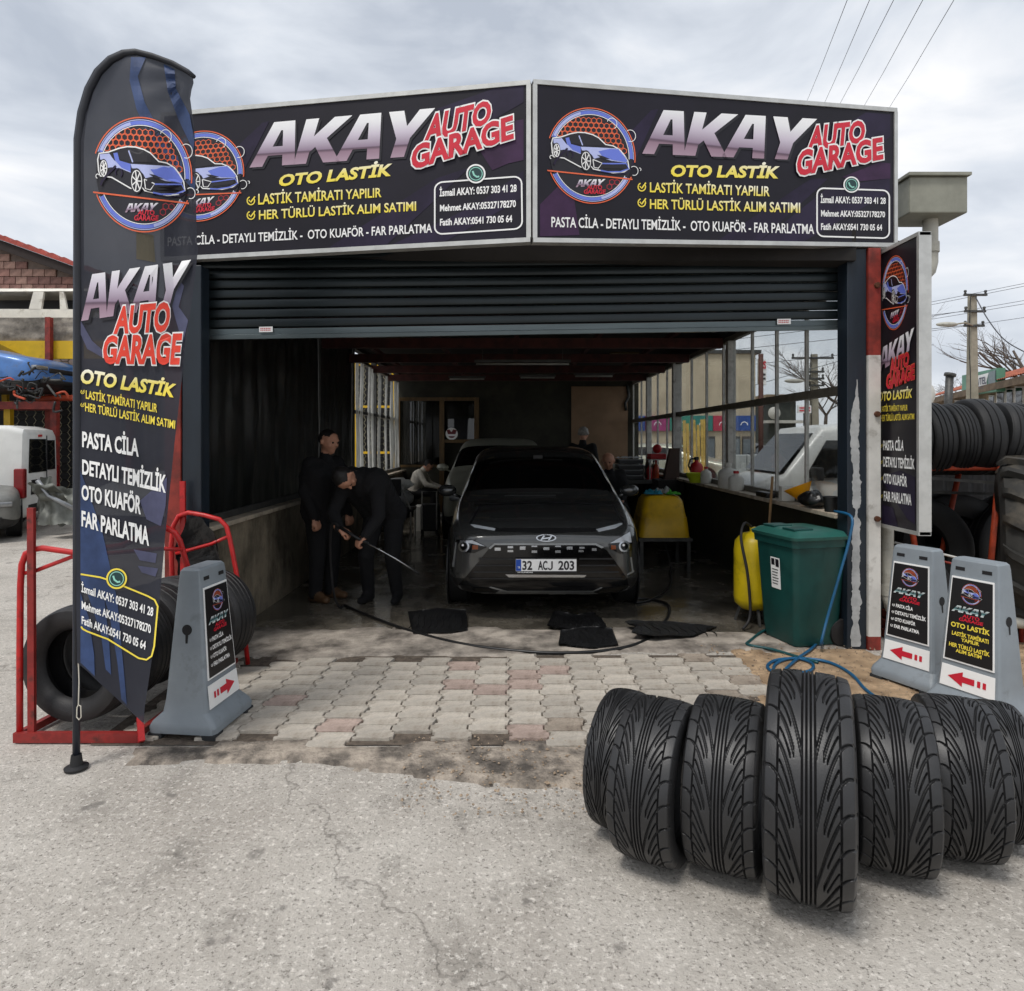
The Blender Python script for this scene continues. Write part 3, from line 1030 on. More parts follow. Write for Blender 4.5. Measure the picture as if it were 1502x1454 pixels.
    st(arc(415, 700, 40, 50, 150, 420, 14), 16, 5, h + .0035)
    for (x, y, r_, a0, a1) in ((985, 255, 75, 200, 420), (1235, 410, 80, 230, 470), (1285, 885, 62, 230, 470), (1362, 862, 20, 250, 420), (160, 750, 24, 100, 330)):
        st(arc(x, y, r_ * .9, r_, a0, a1, 20), 9, 3, h + .003)
    eo = mb.build('emblem', mats, parent, fix=False)
    if text:
        akay([(515, 1042), (890, 1015), (845, 1105), (490, 1145)], fm, m_chrome, parent, h=h)
        lettering('AUTO', [(655, 1112), (848, 1104), (846, 1155), (645, 1162)], fm, m_red, parent, .035, h=h + .001)
        lettering('GARAGE', [(608, 1172), (897, 1160), (890, 1216), (600, 1226)], fm, m_red, parent, .035, h=h + .001)
    return eo

def checkmark(x, y, s, fmap, parent, h=.004, m=None):
    m = m or m_yel
    quads(stroke(arc(x, y, s * .42, s * .45, -40, 250, 16), s * .13), fmap, m, parent, h, 'check_mark')
    quads(stroke([(x - s * .22, y - s * .08), (x - s * .02, y + s * .16), (x + s * .46, y - s * .48)], s * .16), fmap, m, parent, h + .001, 'check_mark')

def phone_icon(x, y, r, fmap, parent, ring, h=.006, sk=1.0):
    shape([arc(x, y, r * sk, r, 0, 360, 28)[:-1]], fmap, m_teal, parent, h, 'phone_mark')
    quads(stroke(arc(x, y, r * sk, r, 0, 360, 28)[:-1], r * .18, True), fmap, ring, parent, h + .001, 'phone_mark')
    g2 = mat('mint_print', (150, 214, 196), .4, var=.04)
    quads(stroke(arc(x, y, r * .72 * sk, r * .72, 0, 360, 28)[:-1], r * .09, True), fmap, g2, parent, h + .001, 'phone_mark')
    quads(stroke([(x - r * .36 * sk, y - r * .3), (x - r * .22 * sk, y + r * .12), (x + r * .1 * sk, y + r * .36), (x + r * .38 * sk, y + r * .3)], r * .2), fmap, g2, parent, h + .002, 'phone_mark')

def panel(name, label, corners_front, depth, fr, parent_loc, face_m=None, back=None):
    """sign box: corners TL TR BR BL in the world; returns root, face"""
    tl, tr, br, bl = corners_front
    root = thing(name, label, 'sign', parent_loc)
    n = (tr - tl).cross(bl - tl).normalized()
    if n.y > 0: n = -n
    if back is not None: n = back
    b = [p - n * depth for p in (tl, tr, br, bl)]
    fo = MB()
    P = [tl, tr, br, bl]
    fo.add(P + b, [(0, 3, 2, 1), (4, 5, 6, 7), (0, 1, 5, 4), (1, 2, 6, 5), (2, 3, 7, 6), (3, 0, 4, 7)])
    face = fo.build('face_panel', face_m or m_ink, root)
    for i in range(4):
        a, c = P[i], P[(i + 1) % 4]
        d = (c - a).normalized()
        inn = n.cross(d)
        if inn.dot((P[(i + 2) % 4] - a)) < 0: inn = -inn
        f = fr
        e0 = a + d * (f if i % 2 else 0); e1 = c - d * (f if i % 2 else 0)
        q = [e0 - inn * .004, e1 - inn * .004, e1 + inn * f, e0 + inn * f]
        MB().hexa([p - n * (depth + .003) for p in q], [p + n * .009 for p in q]).build('frame_rail', m_alu, root)
    return root, face, n

# ---- left board
C = [at(778, 119, 4.3), at(778, 354.5, 4.3)]
E = [at(237, 167, 4.66), at(237, 383, 4.66)]
sgl, face, n = panel('shop_sign', 'left half of the angled fascia sign above the shutter, partly behind the feather flag', [E[0], C[0], C[1], E[1]], .06, .026, (-1.1, 4.5, 2.85))
fm = plane_map(E[0], n)
shape([[(470, 371), (640, 262), (690, 245), (560, 366)], [(560, 366), (700, 300), (768, 250), (768, 290), (640, 362)]], fm, m_purple, face, .002, 'streak')
shape([[(330, 232), (385, 180), (395, 178), (352, 262)], [(640, 160), (730, 128), (768, 124), (768, 150), (700, 190)]], fm, m_purple, face, .002, 'streak')
shape([[(700, 215), (740, 180), (768, 175), (768, 235), (745, 240), (722, 250)]], fm, m_purple2, face, .0025, 'streak')
emblem(294, 259, 63, 66, fm, face, .004, tilt=-6)
akay([(384, 181), (633.5, 159), (611, 229), (366, 246)], fm, m_chrome, face, dark=(m_inkline, (3, 3)))
lettering('AUTO', [(630, 171), (720, 148), (718, 179), (622.5, 209)], fm, m_red, face, .04, outline=(.05, m_white), h=.009)
lettering('GARAGE', [(606, 216), (751, 171), (752, 202), (604, 248)], fm, m_red, face, .04, outline=(.05, m_white), h=.013)
lettering('OTO LASTİK', [(412.6, 257.5), (574.6, 241), (570.5, 257.5), (408.5, 273)], fm, m_goldgrad, face, .04)
lettering('LASTİK TAMİRATI YAPILIR', [(379, 285), (559, 276), (559, 289), (379, 300)], fm, m_goldgrad, face, .018)
lettering('HER TÜRLÜ LASTİK ALIM SATIMI', [(380, 309), (610, 296), (610, 309), (380, 322)], fm, m_goldgrad, face, .018)
lettering('PASTA CİLA - DETAYLI TEMİZLİK -  OTO KUAFÖR - FAR PARLATMA', [(246, 348.5), (633.5, 328.5), (633.5, 341), (246, 361)], fm, m_white, face, .016)
checkmark(368, 294.6, 13, fm, face); checkmark(368, 316, 13, fm, face)
quads(stroke(rrect([(637.7, 268), (765, 258.6), (766, 335.4), (637.7, 344)], (.09, .14)), 2.2, True), fm, m_white, face, .004, 'number_box')
phone_icon(698, 255, 13, fm, face, m_white)
for s, q in (('İsmail AKAY: 0537 303 41 28', [(645, 278), (757.5, 271), (757.5, 281), (645, 288)]), ('Mehmet AKAY:05327178270', [(645.6, 301), (756.4, 294), (756.4, 303.6), (645.6, 310)]), ('Fatih AKAY:0541 730 05 64', [(645.6, 321.6), (751, 316), (751, 325.5), (645.6, 331)])):
    lettering(s, q, fm, m_white, face, .028)

# ---- right board
C = [at(782, 118, 4.3), at(782, 355, 4.3)]
E = [at(1315, 160, 4.95), at(1315, 362, 4.95)]
sgr, face, n = panel('shop_sign', 'right half of the angled fascia sign above the shutter, fully in view', [C[0], E[0], E[1], C[1]], .06, .026, (1.5, 4.6, 2.9))
fm = plane_map(C[0], n)
shape([[(1050, 355), (1190, 262), (1215, 262), (1110, 358)], [(1110, 358), (1215, 275), (1305, 262), (1305, 282), (1170, 360)]], fm, m_purple, face, .002, 'streak')
shape([[(905, 215), (955, 162), (966, 160), (925, 250)], [(1215, 200), (1270, 165), (1306, 168), (1306, 200), (1290, 215)]], fm, m_purple, face, .002, 'streak')
shape([[(1235, 260), (1290, 238), (1306, 240), (1306, 262), (1262, 266)], [(792, 300), (830, 262), (838, 262), (850, 345), (792, 347)]], fm, m_purple2, face, .0025, 'streak')
emblem(867, 229, 64, 70, fm, face, .004, tilt=3)
akay([(956, 160.6), (1194, 174.4), (1172.5, 235), (942, 225.5)], fm, m_chrome, face, dark=(m_inkline, (3, 3)))
lettering('AUTO', [(1190, 187), (1268.6, 178), (1267, 207), (1185.5, 220)], fm, m_red, face, .04, outline=(.05, m_white), h=.009)
lettering('GARAGE', [(1172, 223), (1293.7, 203), (1294.6, 232), (1169, 257)], fm, m_red, face, .04, outline=(.05, m_white), h=.013)
lettering('OTO LASTİK', [(986.4, 243), (1143, 245), (1138.7, 261), (984, 258.4)], fm, m_goldgrad, face, .04)
lettering('LASTİK TAMİRATI YAPILIR', [(953.5, 268), (1129, 274), (1128.4, 287.8), (953.5, 281.8)], fm, m_goldgrad, face, .018)
lettering('HER TÜRLÜ LASTİK ALIM SATIMI', [(953.5, 292.6), (1173.4, 298), (1173.4, 312), (953.5, 306)], fm, m_goldgrad, face, .018)
lettering('PASTA CİLA - DETAYLI TEMİZLİK -  OTO KUAFÖR - FAR PARLATMA', [(809, 318.6), (1194, 329.4), (1194, 343), (809, 332.8)], fm, m_white, face, .016)
checkmark(941.4, 274.4, 13, fm, face); checkmark(941.4, 297.4, 13, fm, face)
quads(stroke(rrect([(1198.5, 276), (1304.5, 279.6), (1304.5, 349.7), (1198.5, 346.7)], (.09, .14)), 2.2, True), fm, m_white, face, .004, 'number_box')
phone_icon(1249, 271, 11, fm, face, m_white)
for s, q in (('İsmail AKAY: 0537 303 41 28', [(1204, 288), (1299, 290.5), (1299, 299), (1204, 297.5)]), ('Mehmet AKAY:05327178270', [(1204.5, 308.6), (1298, 310.8), (1298, 318.8), (1204.5, 317.3)]), ('Fatih AKAY:0541 730 05 64', [(1204.5, 328), (1293.7, 329.6), (1293.7, 338), (1204.5, 337)])):
    lettering(s, q, fm, m_white, face, .028)
for s_, o_ in ((-1, sgl), (1, sgr)):
    for t in (.25, .7):
        x = .1 + s_ * (2.4 * t + .2)
        yf = 4.3 + .65 * (x - .16) / 2.8 if s_ > 0 else 4.3 + .36 * (.14 - x) / 2.6
        MB().bar((x, yf + .085, 3.5), (x, 4.985, 3.6), .03).build('bracket', m_dsteel, o_)

# ---- tall sign standing out beside the right post
XS = 2.815
tl, tr, br, bl = Vector((XS, 5.0, 2.992)), Vector((XS, 4.48, 2.992)), Vector((XS, 4.48, .915)), Vector((XS, 5.0, .915))
ss, face, n = panel('projecting_sign', 'tall narrow sign box standing out from the post at the right of the shutter', [tl, tr, br, bl], .075, .022, (XS, 4.75, .915), mat('side_sign_ink', (30, 26, 32), .35, var=.3, scale=2), back=Vector((-1, 0, 0)))
for z in (2.6, 1.3):
    MB().bar((XS + .03, 5.0, z), (XS + .03, 5.06, z), .04).build('bracket', m_dsteel, ss)
fm = plane_map(tl, (-1, 0, 0))
shape([[(1290, 700), (1320, 690), (1342, 700), (1342, 770), (1330, 760)], [(1293, 740), (1310, 745), (1318, 776), (1294, 768)]], fm, m_purple, face, .002, 'streak')
emblem(1312.5, 430, 19.5, 54, fm, face, .003, tilt=-6)
akay([(1292, 511.6), (1340, 481), (1337, 512), (1289, 547)], fm, m_chrome, face, dark=(m_inkline, (1, 2)))
lettering('AUTO', [(1306, 529), (1333, 517), (1332.5, 535.6), (1306, 548)], fm, m_red, face, .04, outline=(.04, m_orange), h=.008)
lettering('GARAGE', [(1300.5, 552), (1341, 535), (1341, 555), (1300.5, 571)], fm, m_red, face, .04, outline=(.04, m_orange), h=.008)
lettering('OTO LASTİK', [(1289, 576), (1338, 571), (1337, 583), (1288.5, 588.6)], fm, m_goldgrad, face, .035)
lettering('LASTİK TAMİRATI YAPILIR', [(1292.5, 596), (1331, 594), (1331, 602), (1292.5, 604)], fm, m_yel, face, .018)
lettering('HER TÜRLÜ LASTİK ALIM SATIMI', [(1292, 609), (1341, 607), (1341, 615), (1292, 618)], fm, m_yel, face, .018)
for i, (s, q) in enumerate((('PASTA CİLA', [(1295.5, 647), (1325.6, 646.4), (1325, 661), (1295.5, 660)]), ('DETAYLI TEMİZLİK', [(1295.5, 670.5), (1341, 674), (1341, 688), (1295.5, 684)]), ('OTO KUAFÖR', [(1296, 695), (1330, 699.7), (1330, 714), (1296, 708)]), ('FAR PARLATMA', [(1296.5, 721), (1336.6, 726), (1336.6, 741), (1296.5, 734)]))):
    lettering(s, q, fm, m_white, face, .03)
    checkmark(1291.8, (654, 678, 702, 728)[i], 5.5, fm, face)

# ================================================================== tyres
m_tyre = mat('tyre_rubber', (30, 29, 30), 0.55, var=0.25, scale=10, bump=0.15, bscale=150, dirt=((58, 54, 50), 6, 0.55, 0.75))
m_tyre_new = mat('new_tyre_rubber', (38, 38, 39), 0.42, var=0.12, scale=12, bump=0.06, bscale=180)
def tyre_mesh(Rr, W, rim, ribs=4, n=56, depth=.008, lug=0, name='tyre'):
    """plain ring tyre, axis along X, centred on the axle"""
    h = W / 2
    pr = [(rim, -h * .62), (rim + .012, -h * .80), (rim + (Rr - rim) * .35, -h * .98), (rim + (Rr - rim) * .62, -h * 1.0), (rim + (Rr - rim) * .85, -h * .93), (Rr - .012, -h * .84)]
    tw = h * .80
    pt = []
    for i in range(ribs):
        a = -tw + 2 * tw * i / ribs; b = -tw + 2 * tw * (i + 1) / ribs
        g_ = .006
        cr_ = lambda x: Rr - .010 * (x / tw) ** 2
        pt += [(cr_(a) - (depth if i else .003), a + (.0005 if i else 0)), (cr_(a + g_), a + g_), (cr_(b - g_), b - g_), (cr_(b) - (depth if i < ribs - 1 else .003), b - (.0005 if i < ribs - 1 else 0))]
    pr = pr + pt + [(r_, -x) for r_, x in reversed(pr)]
    pr += [(rim - .004, h * .5), (rim + .02, h * .55), (Rr - .03, h * .6), (Rr - .022, 0), (Rr - .03, -h * .6), (rim + .02, -h * .55), (rim - .004, -h * .5)]
    mb = MB().lathe(pr, n, (0, 0, 0), 'X', 0, True)
    return mb.mesh(name, m_tyre, 35)

def hero_tyre(Rr, W, rim, nt=1400, nw=120):
    """tyre with a directional tread cut as real grooves"""
    h = W / 2
    NP = 23
    def groove(t, w):            # t in turns, w in -1..1 over the tread; depth 0..1
        a = abs(w)
        d = 0.0
        def g_(x, wd):           # soft-walled slot, x and wd in metres
            return max(0.0, min(1.0, (wd - abs(x)) / (wd * .6)))
        hw = h * .90
        for c0 in (.055, .150):
            d = max(d, g_((a - c0) * hw, .0030))
        d = max(d, g_((a - .72) * hw, .0024))
        ka = NP / (2 * math.pi * Rr)
        if a > .17:
            s = min(1.0, (a - .17) / .80)
            lag = -2.5 * (1 - s) ** 2.0
            sl = 2.5 * 2.0 * (1 - s) ** 1.0 / .80 / hw
            gr = math.hypot(ka, sl)
            ph = t * NP + lag
            f_ = ph - math.floor(ph) - .5
            if a > .34 or int(math.floor(ph)) % 2 == 0:
                d = max(d, g_(f_ / gr, .0046))
            if .42 < a < .68:
                f2 = (ph + .5) - math.floor(ph + .5) - .5
                d = max(d, g_(f2 / gr, .0026))
        return d
    prof = []
    for j in range(nw + 1):
        s = -1.22 + 2.44 * j / nw
        w = s / 1.0
        if abs(s) <= 1.0:
            r_ = Rr - .012 * abs(s) ** 3.0
            x = s * h * .90
        else:
            e_ = (abs(s) - 1) / .22
            r_ = Rr - .012 - .045 * e_ ** 1.4
            x = math.copysign(h * (.90 + .085 * math.sin(e_ * 1.5)), s)
        prof.append((r_, x, s))
    vs, fs = [], []
    for i in range(nt):
        t = i / nt
        ct, st_ = math.cos(2 * math.pi * t), math.sin(2 * math.pi * t)
        for (r_, x, s) in prof:
            a = abs(s)
            if a <= 1.0: d = groove(t, s) * .0105
            elif a < 1.12:
                ph = (t * NP) % 1.0
                d = max(0, min(1, (.09 - abs(ph - .5)) / .03)) * .007
            else: d = 0
            q = r_ - d
            vs.append((x, q * ct, q * st_))
    P = len(prof)
    for i in range(nt):
        i2 = (i + 1) % nt
        for j in range(P - 1):
            fs.append((i * P + j, i2 * P + j, i2 * P + j + 1, i * P + j + 1))
    mb = MB()
    mb.v = [Vector(v) for v in vs]; mb.f = fs; mb.m = [0] * len(fs)
    side = []
    r0 = prof[0][0]
    for (r_, x) in ((r0, -h * .985), (rim + (r0 - rim) * .66, -h * 1.0), (rim + (r0 - rim) * .60, -h * .985), (rim + (r0 - rim) * .25, -h * .90), (rim + .012, -h * .80), (rim, -h * .72), (rim - .004, -h * .6), (rim + .02, -h * .62), (Rr - .045, -h * .8), (Rr - .03, 0)):
        side.append((r_, x))
    full = side + [(r_, -x) for r_, x in reversed(side[:-1])]
    mb.lathe(full, 96, (0, 0, 0), 'X')
    return mb.mesh('tyre', m_tyre_new, 40)

HT = hero_tyre(.36, .268, .235)
for (px, Y, sc_, th, wx, lab) in ((1186, 2.31, 1.03, -24.6, 1.03, 'large new tyre standing foremost in the fan of seven tyres at lower right'),
                                  (1068, 2.45, .83, -26, .95, 'new tyre in the fan just left of the foremost one'),
                                  (1305, 2.45, .83, -23, .95, 'new tyre in the fan just right of the foremost one'),
                                  (966, 2.50, .80, -29, .88, 'new tyre second from the left end of the fan of seven'),
                                  (1400, 2.52, .80, -20, .88, 'new tyre second from the right end of the fan of seven'),
                                  (914, 2.70, .74, -31, .54, 'new tyre at the left end of the fan, mostly behind its neighbour'),
                                  (1462, 2.62, .72, -18, .54, 'new tyre at the right end of the fan, nearest the pavement sign')):
    o = link('tyre', HT)
    o.location = ((px - CX) / F * Y, Y, .36 * sc_ - .006)
    o.rotation_euler = Euler((rnd(0, 6), 0, R(th)))
    o.scale = (wx, sc_, sc_)
    tag(o, lab, 'tyre', 'new tyres fanned out in front')

# ================================================================== feather flag
FY = 3.12
def flag_y(px, py):
    t = max(0, min(1, (px - 112) / 178))
    s = max(0, min(1, (py - 76) / 980))
    y = FY - 0.02 + 0.05 * t - 0.16 * t * s ** 1.5
    y += (0.032 * math.sin(t * 7 + s * 5) + 0.018 * math.sin(t * 12 - s * 9)) * (0.25 + t)
    # folds fanning out from the top corner
    d = math.hypot(px - 283, py - 112)
    if d < 120:
        a = math.atan2(py - 112, 283 - px)
        y += 0.013 * math.sin(a * 11) * (1 - d / 120) * min(1, d / 30)
    return y
def flag_map(px, py, h):
    return at(px, py, flag_y(px, py) - h)
rows = [(76, 186, 200), (78, 176, 212), (82, 166, 226), (90, 152, 245), (98, 144, 260), (106, 138, 275), (114, 133, 283), (122, 130, 284), (132, 126, 281), (145, 122, 279), (160, 118, 281), (182, 115, 284), (205, 112, 286), (250, 112, 287), (320, 112, 288), (370, 112, 290), (430, 112, 283), (520, 112, 271), (580, 112, 264), (650, 112, 256), (720, 112, 249), (790, 112, 242), (850, 112, 237), (900, 112, 232), (940, 113, 227), (972, 113, 222), (985, 128, 220), (1000, 144, 218), (1020, 166, 215), (1040, 188, 212), (1060, 209, 211)]
def flag_row(py):
    for a, b in zip(rows, rows[1:]):
        if a[0] <= py <= b[0]:
            t = (py - a[0]) / (b[0] - a[0])
            return a[1] + (b[1] - a[1]) * t, a[2] + (b[2] - a[2]) * t
pys = []
for a, b in zip(rows, rows[1:]):
    k = max(1, int((b[0] - a[0]) / 8))
    pys += [a[0] + (b[0] - a[0]) * i / k for i in range(k)]
pys.append(1060)
m_flag = mat('flag_cloth', (56, 58, 68), 0.6, var=0.12, scale=2.0, col2=(38, 40, 52), lo=.35, hi=.7, alpha=.93, transl=.3)
NF = 30
fb = MB()
for py in pys:
    l, r_ = flag_row(py)
    for i in range(NF + 1):
        px = l + (r_ - l) * i / NF
        fb.v.append(flag_map(px, py, 0))
for j in range(len(pys) - 1):
    for i in range(NF):
        a = j * (NF + 1) + i
        fb.f.append((a, a + 1, a + NF + 2, a + NF + 1)); fb.m.append(0)
fx = at(112, 0, FY).x
flag = thing('feather_flag', 'tall dark feather flag with rounded top on a black pole at left', 'flag', (fx, FY, 0))
cloth = fb.build('flag_cloth', m_flag, flag, smooth=True, fix=False)
m_pole = mat('black_pole', (26, 32, 44), .4, var=.15)
pole = [(fx, FY, .0)] + [(fx, FY, z) for z in (.4, 1.0, 2.0, 2.9)] + [at(px, py, FY) for px, py in ((112, 205), (117, 165), (127, 130), (141, 104), (160, 85), (180, 76), (198, 74), (222, 80), (250, 90), (272, 102), (283, 111))]
MB().tube(pole, [.016, .016, .015, .014, .012, .012, .011, .010, .010, .009, .009, .008, .008, .007, .007, .006], 10).build('pole', m_pole, flag, smooth=True)
# dark sleeve hemmed round the pole
sl_ = MB()
sp = [(113, 972), (113, 800), (113, 600), (113, 400), (113, 205), (118, 165), (128, 130), (142, 104), (160, 86), (180, 77), (198, 75), (222, 81), (250, 91), (272, 103), (282, 111)]
sl_.tube([at(px + 3, py + 2, FY - .004) for px, py in sp], [.019] * 5 + [.018, .017, .016, .016, .015, .014, .014, .013, .012, .01], 10)
sl_.build('pole_sleeve', mat('sleeve_cloth', (24, 27, 36), .6, var=.2), flag, smooth=True)
MB().lathe([(.0, .002), (.05, .002), (.052, .012), (.028, .02), (.022, .07), (.0, .07)], 24, (fx, FY, 0)).build('base', mat('black_base', (30, 30, 32), .6), flag, smooth=40)
m_cord = mat('white_cord', (206, 200, 186), .8)
MB().tube([at(115, 972, FY - .02), at(116, 1000, FY - .025), at(115, 1034, FY - .025), at(118.5, 1036, FY - .025), at(119, 1052, FY - .025), at(116, 1056, FY - .025), at(112.5, 1052, FY - .025), at(113, 1038, FY - .025), at(115.5, 1033, FY - .025)], .0028, 6).build('hook_cord', m_cord, flag)
# print
m_fblue = mat('blue_swoosh_print', (54, 74, 116), .6, var=.25, scale=5, transl=.2)
m_flav = mat('grey_lilac_print', (84, 86, 114), .6, var=.15, scale=5, transl=.2)
m_fdark = mat('flag_dark_print', (36, 36, 44), .6, var=.2, transl=.2)
def dens(poly, k=6):
    out = []
    for i in range(len(poly)):
        a, b = Vector(poly[i]), Vector(poly[(i + 1) % len(poly)])
        for j in range(k): out.append(tuple(a.lerp(b, j / k)))
    return out
def fshape(polys, m, h, name='mark'):
    """print that follows the folds: filled on a fine lattice"""
    mb = MB()
    for poly in polys:
        p2 = dens(poly, 8)
        xs = [p[0] for p in p2]; yy = [p[1] for p in p2]
        vin = [Vector(p) for p in p2]
        ed = [(i, (i + 1) % len(p2)) for i in range(len(p2))]
        x = min(xs)
        while x < max(xs):
            y = min(yy)
            while y < max(yy):
                vin.append(Vector((x + .01, y + .02)))
                y += 7
            x += 6
        r = delaunay_2d_cdt(vin, ed, [], 1, 1e-6)
        mb.add([flag_map(v.x, v.y, h) for v in r[0]], [tuple(f) for f in r[2]])
    return mb.build(name, m, cloth, fix=False)
for pl in ([(192, 84), (214, 84), (202, 112), (212, 150), (236, 196), (286, 262), (286, 282), (222, 208), (200, 160), (190, 118)], [(240, 94), (256, 102), (258, 130), (278, 168), (285, 205), (284, 222), (262, 176), (246, 134)]):
    fshape([pl], m_fblue, .006, 'swoosh')
for pl in ([(118, 760), (135, 790), (150, 850), (160, 940), (163, 990), (155, 982), (148, 930), (128, 870), (118, 850)], [(118, 690), (150, 780), (172, 880), (183, 1000), (186, 1034), (178, 1026), (172, 970), (160, 900), (138, 830), (118, 775)], [(118, 870), (130, 905), (138, 960), (139, 992), (118, 972)]):
    fshape([pl], m_fblue, .003, 'swoosh')
fshape([[(118, 470), (135, 500), (160, 522), (160, 530), (128, 512), (118, 490)], [(255, 400), (270, 420), (262, 450), (276, 470), (268, 505), (258, 470), (250, 440)]], m_flav, .003, 'swoosh')
fshape([[(205, 735), (245, 700), (243, 742), (236, 772), (215, 762)], [(196, 806), (230, 812), (228, 826), (205, 822)], [(202, 830), (232, 834), (228, 846), (208, 840)]], m_flav, .003, 'swoosh')
fshape([[(200, 340), (225, 345), (228, 385), (200, 380)]], mat('olive_print', (84, 78, 62), .6, transl=.2), .003, 'swoosh')
emblem(208.6, 257, 72, 84, flag_map, cloth, .006, tilt=4, dense=45)
akay([(124, 404), (277.4, 381.5), (258.5, 450), (119, 471)], flag_map, m_chrome, cloth, dark=(m_fdark, (3, 4)), h=.006)
lettering('AUTO', [(172.5, 452), (250, 445), (246.4, 484.6), (168, 488)], flag_map, mat('flag_red_print', (226, 62, 40), .5, var=.06), cloth, .04, outline=(.04, m_white), h=.012)
lettering('GARAGE', [(153.6, 495), (266.4, 491.5), (262, 532.7), (151, 531.7)], flag_map, MATS['flag_red_print'], cloth, .04, outline=(.04, m_white), h=.012)
for s, q, mm, b in (('OTO LASTİK', [(121, 542), (258, 564.6), (252.5, 582), (118, 561)], m_goldgrad, .04),
                    ('LASTİK TAMİRATI YAPILIR', [(126, 573), (230.6, 593), (230, 605), (126, 584.6)], m_yel, .018),
                    ('HER TÜRLÜ LASTİK ALIM SATIMI', [(125, 591), (257, 617.5), (256.3, 629), (125, 603)], m_yel, .018),
                    ('PASTA CİLA', [(121, 634), (202.6, 645), (202.6, 669), (121, 655)], m_white, .032),
                    ('DETAYLI TEMİZLİK', [(121, 675), (243, 698), (242, 722), (121, 695)], m_white, .032),
                    ('OTO KUAFÖR', [(120, 712), (206.4, 729), (205.7, 753.6), (120, 732)], m_white, .032),
                    ('FAR PARLATMA', [(120, 750), (217.8, 774), (217.8, 799.7), (120, 771)], m_white, .032),
                    ('İsmail AKAY: 0537 303 41 28', [(119.5, 857), (225, 892), (224, 904), (119.5, 868)], m_white, .025),
                    ('Mehmet AKAY:05327178270', [(120, 882), (221, 917), (221, 929), (120, 893)], m_white, .025),
                    ('Fatih AKAY:0541 730 05 64', [(120, 904), (214, 941.4), (213, 953), (120, 915)], m_white, .025)):
    lettering(s, q, flag_map, mm, cloth, b, h=.006)
for y in (575, 594): checkmark(121, y, 6, flag_map, cloth, .006)
z4 = [(75, 800), (150, 812), (182, 822), (245, 848), (335, 885), (362, 900), (374, 925), (360, 1080), (350, 1118), (330, 1132), (300, 1126), (180, 1052), (100, 1022), (82, 1012), (75, 1000)]
fpts = []
for a, b in zip(z4, z4[1:]):
    for j in range(4):
        t = j / 4
        fpts.append((90 + (a[0] + (b[0] - a[0]) * t) * .378, 540 + (a[1] + (b[1] - a[1]) * t) * .378))
quads(stroke(fpts, 2.4), flag_map, m_yel, cloth, .006, 'number_box')
phone_icon(171, 849, 14, flag_map, cloth, m_yel, h=.008)

# ================================================================== red tyre rack with old tyres
m_rack = mat('red_enamel', (186, 34, 34), .38, var=.12, scale=10, dirt=((104, 30, 26), 14, .56, .72))
m_oldrack = mat('worn_red_enamel', (142, 38, 34), .6, var=.25, scale=12, dirt=((70, 34, 28), 12, .5, .7))
rack = thing('tyre_rack', 'red tubular tyre rack holding a row of old tyres behind the flag', 'rack', (-2.2, 4.0, 0))
def pxs(lst, Y): return [at(a, b, Y) for a, b in lst]
N0 = 3.40
def smoothpath(pts, k=6):
    out = []
    P = [Vector(p) for p in pts]
    for i in range(len(P) - 1):
        p0, p1, p2, p3 = P[max(0, i - 1)], P[i], P[i + 1], P[min(len(P) - 1, i + 2)]
        for j in range(k):
            t = j / k
            out.append(0.5 * ((2 * p1) + (-p0 + p2) * t + (2 * p0 - 5 * p1 + 4 * p2 - p3) * t * t + (-p0 + 3 * p1 - 3 * p2 + p3) * t ** 3))
    out.append(P[-1])
    return out
# near end: bent handle tube with flat post beside it
b0 = at(29, 1092, N0); b0.z = .02
MB().tube([b0] + pxs([(29, 960), (30, 860), (32, 828), (38, 812), (50, 806), (62, 804), (110, 811), (180, 800), (226, 776)], N0 + .02) + [at(243, 774, 3.62), at(256, 781, 3.64), at(264, 794, 3.66), at(276, 835, 3.7), at(290, 880, 3.74), at(305, 960, 3.8)], .0155, 10).build('handle', m_rack, rack, smooth=True)
MB().tube([at(28, 842, N0 + .03), at(48, 839, N0 + .03), at(108, 816, N0 + .05), at(240, 805, 3.6), at(268, 806, 3.66)], .011, 8).build('cross_bar', m_rack, rack, smooth=True)
MB().bar((at(47, 0, N0).x, N0, .02), (at(46, 745, N0).x, N0, at(46, 745, N0).z), .034, .02).build('post', m_oldrack, rack)
MB().bar((at(24, 0, N0).x, N0 - .01, .03), (at(207, 0, N0).x, N0 - .01, .03), .03, .05).build('base_rail', m_oldrack, rack)
MB().bar(at(205, 1052, 3.42), (at(214, 0, 3.4).x, 3.36, .02), .03, .03).build('leg', m_rack, rack)
MB().bar((at(26, 0, N0).x, N0 + .03, .03), (-2.42, 4.56, .03), .03, .04).build('base_rail', m_oldrack, rack)
MB().bar((at(200, 0, N0).x, N0 + .03, .03), (-1.90, 4.56, .03), .03, .04).build('base_rail', m_oldrack, rack)
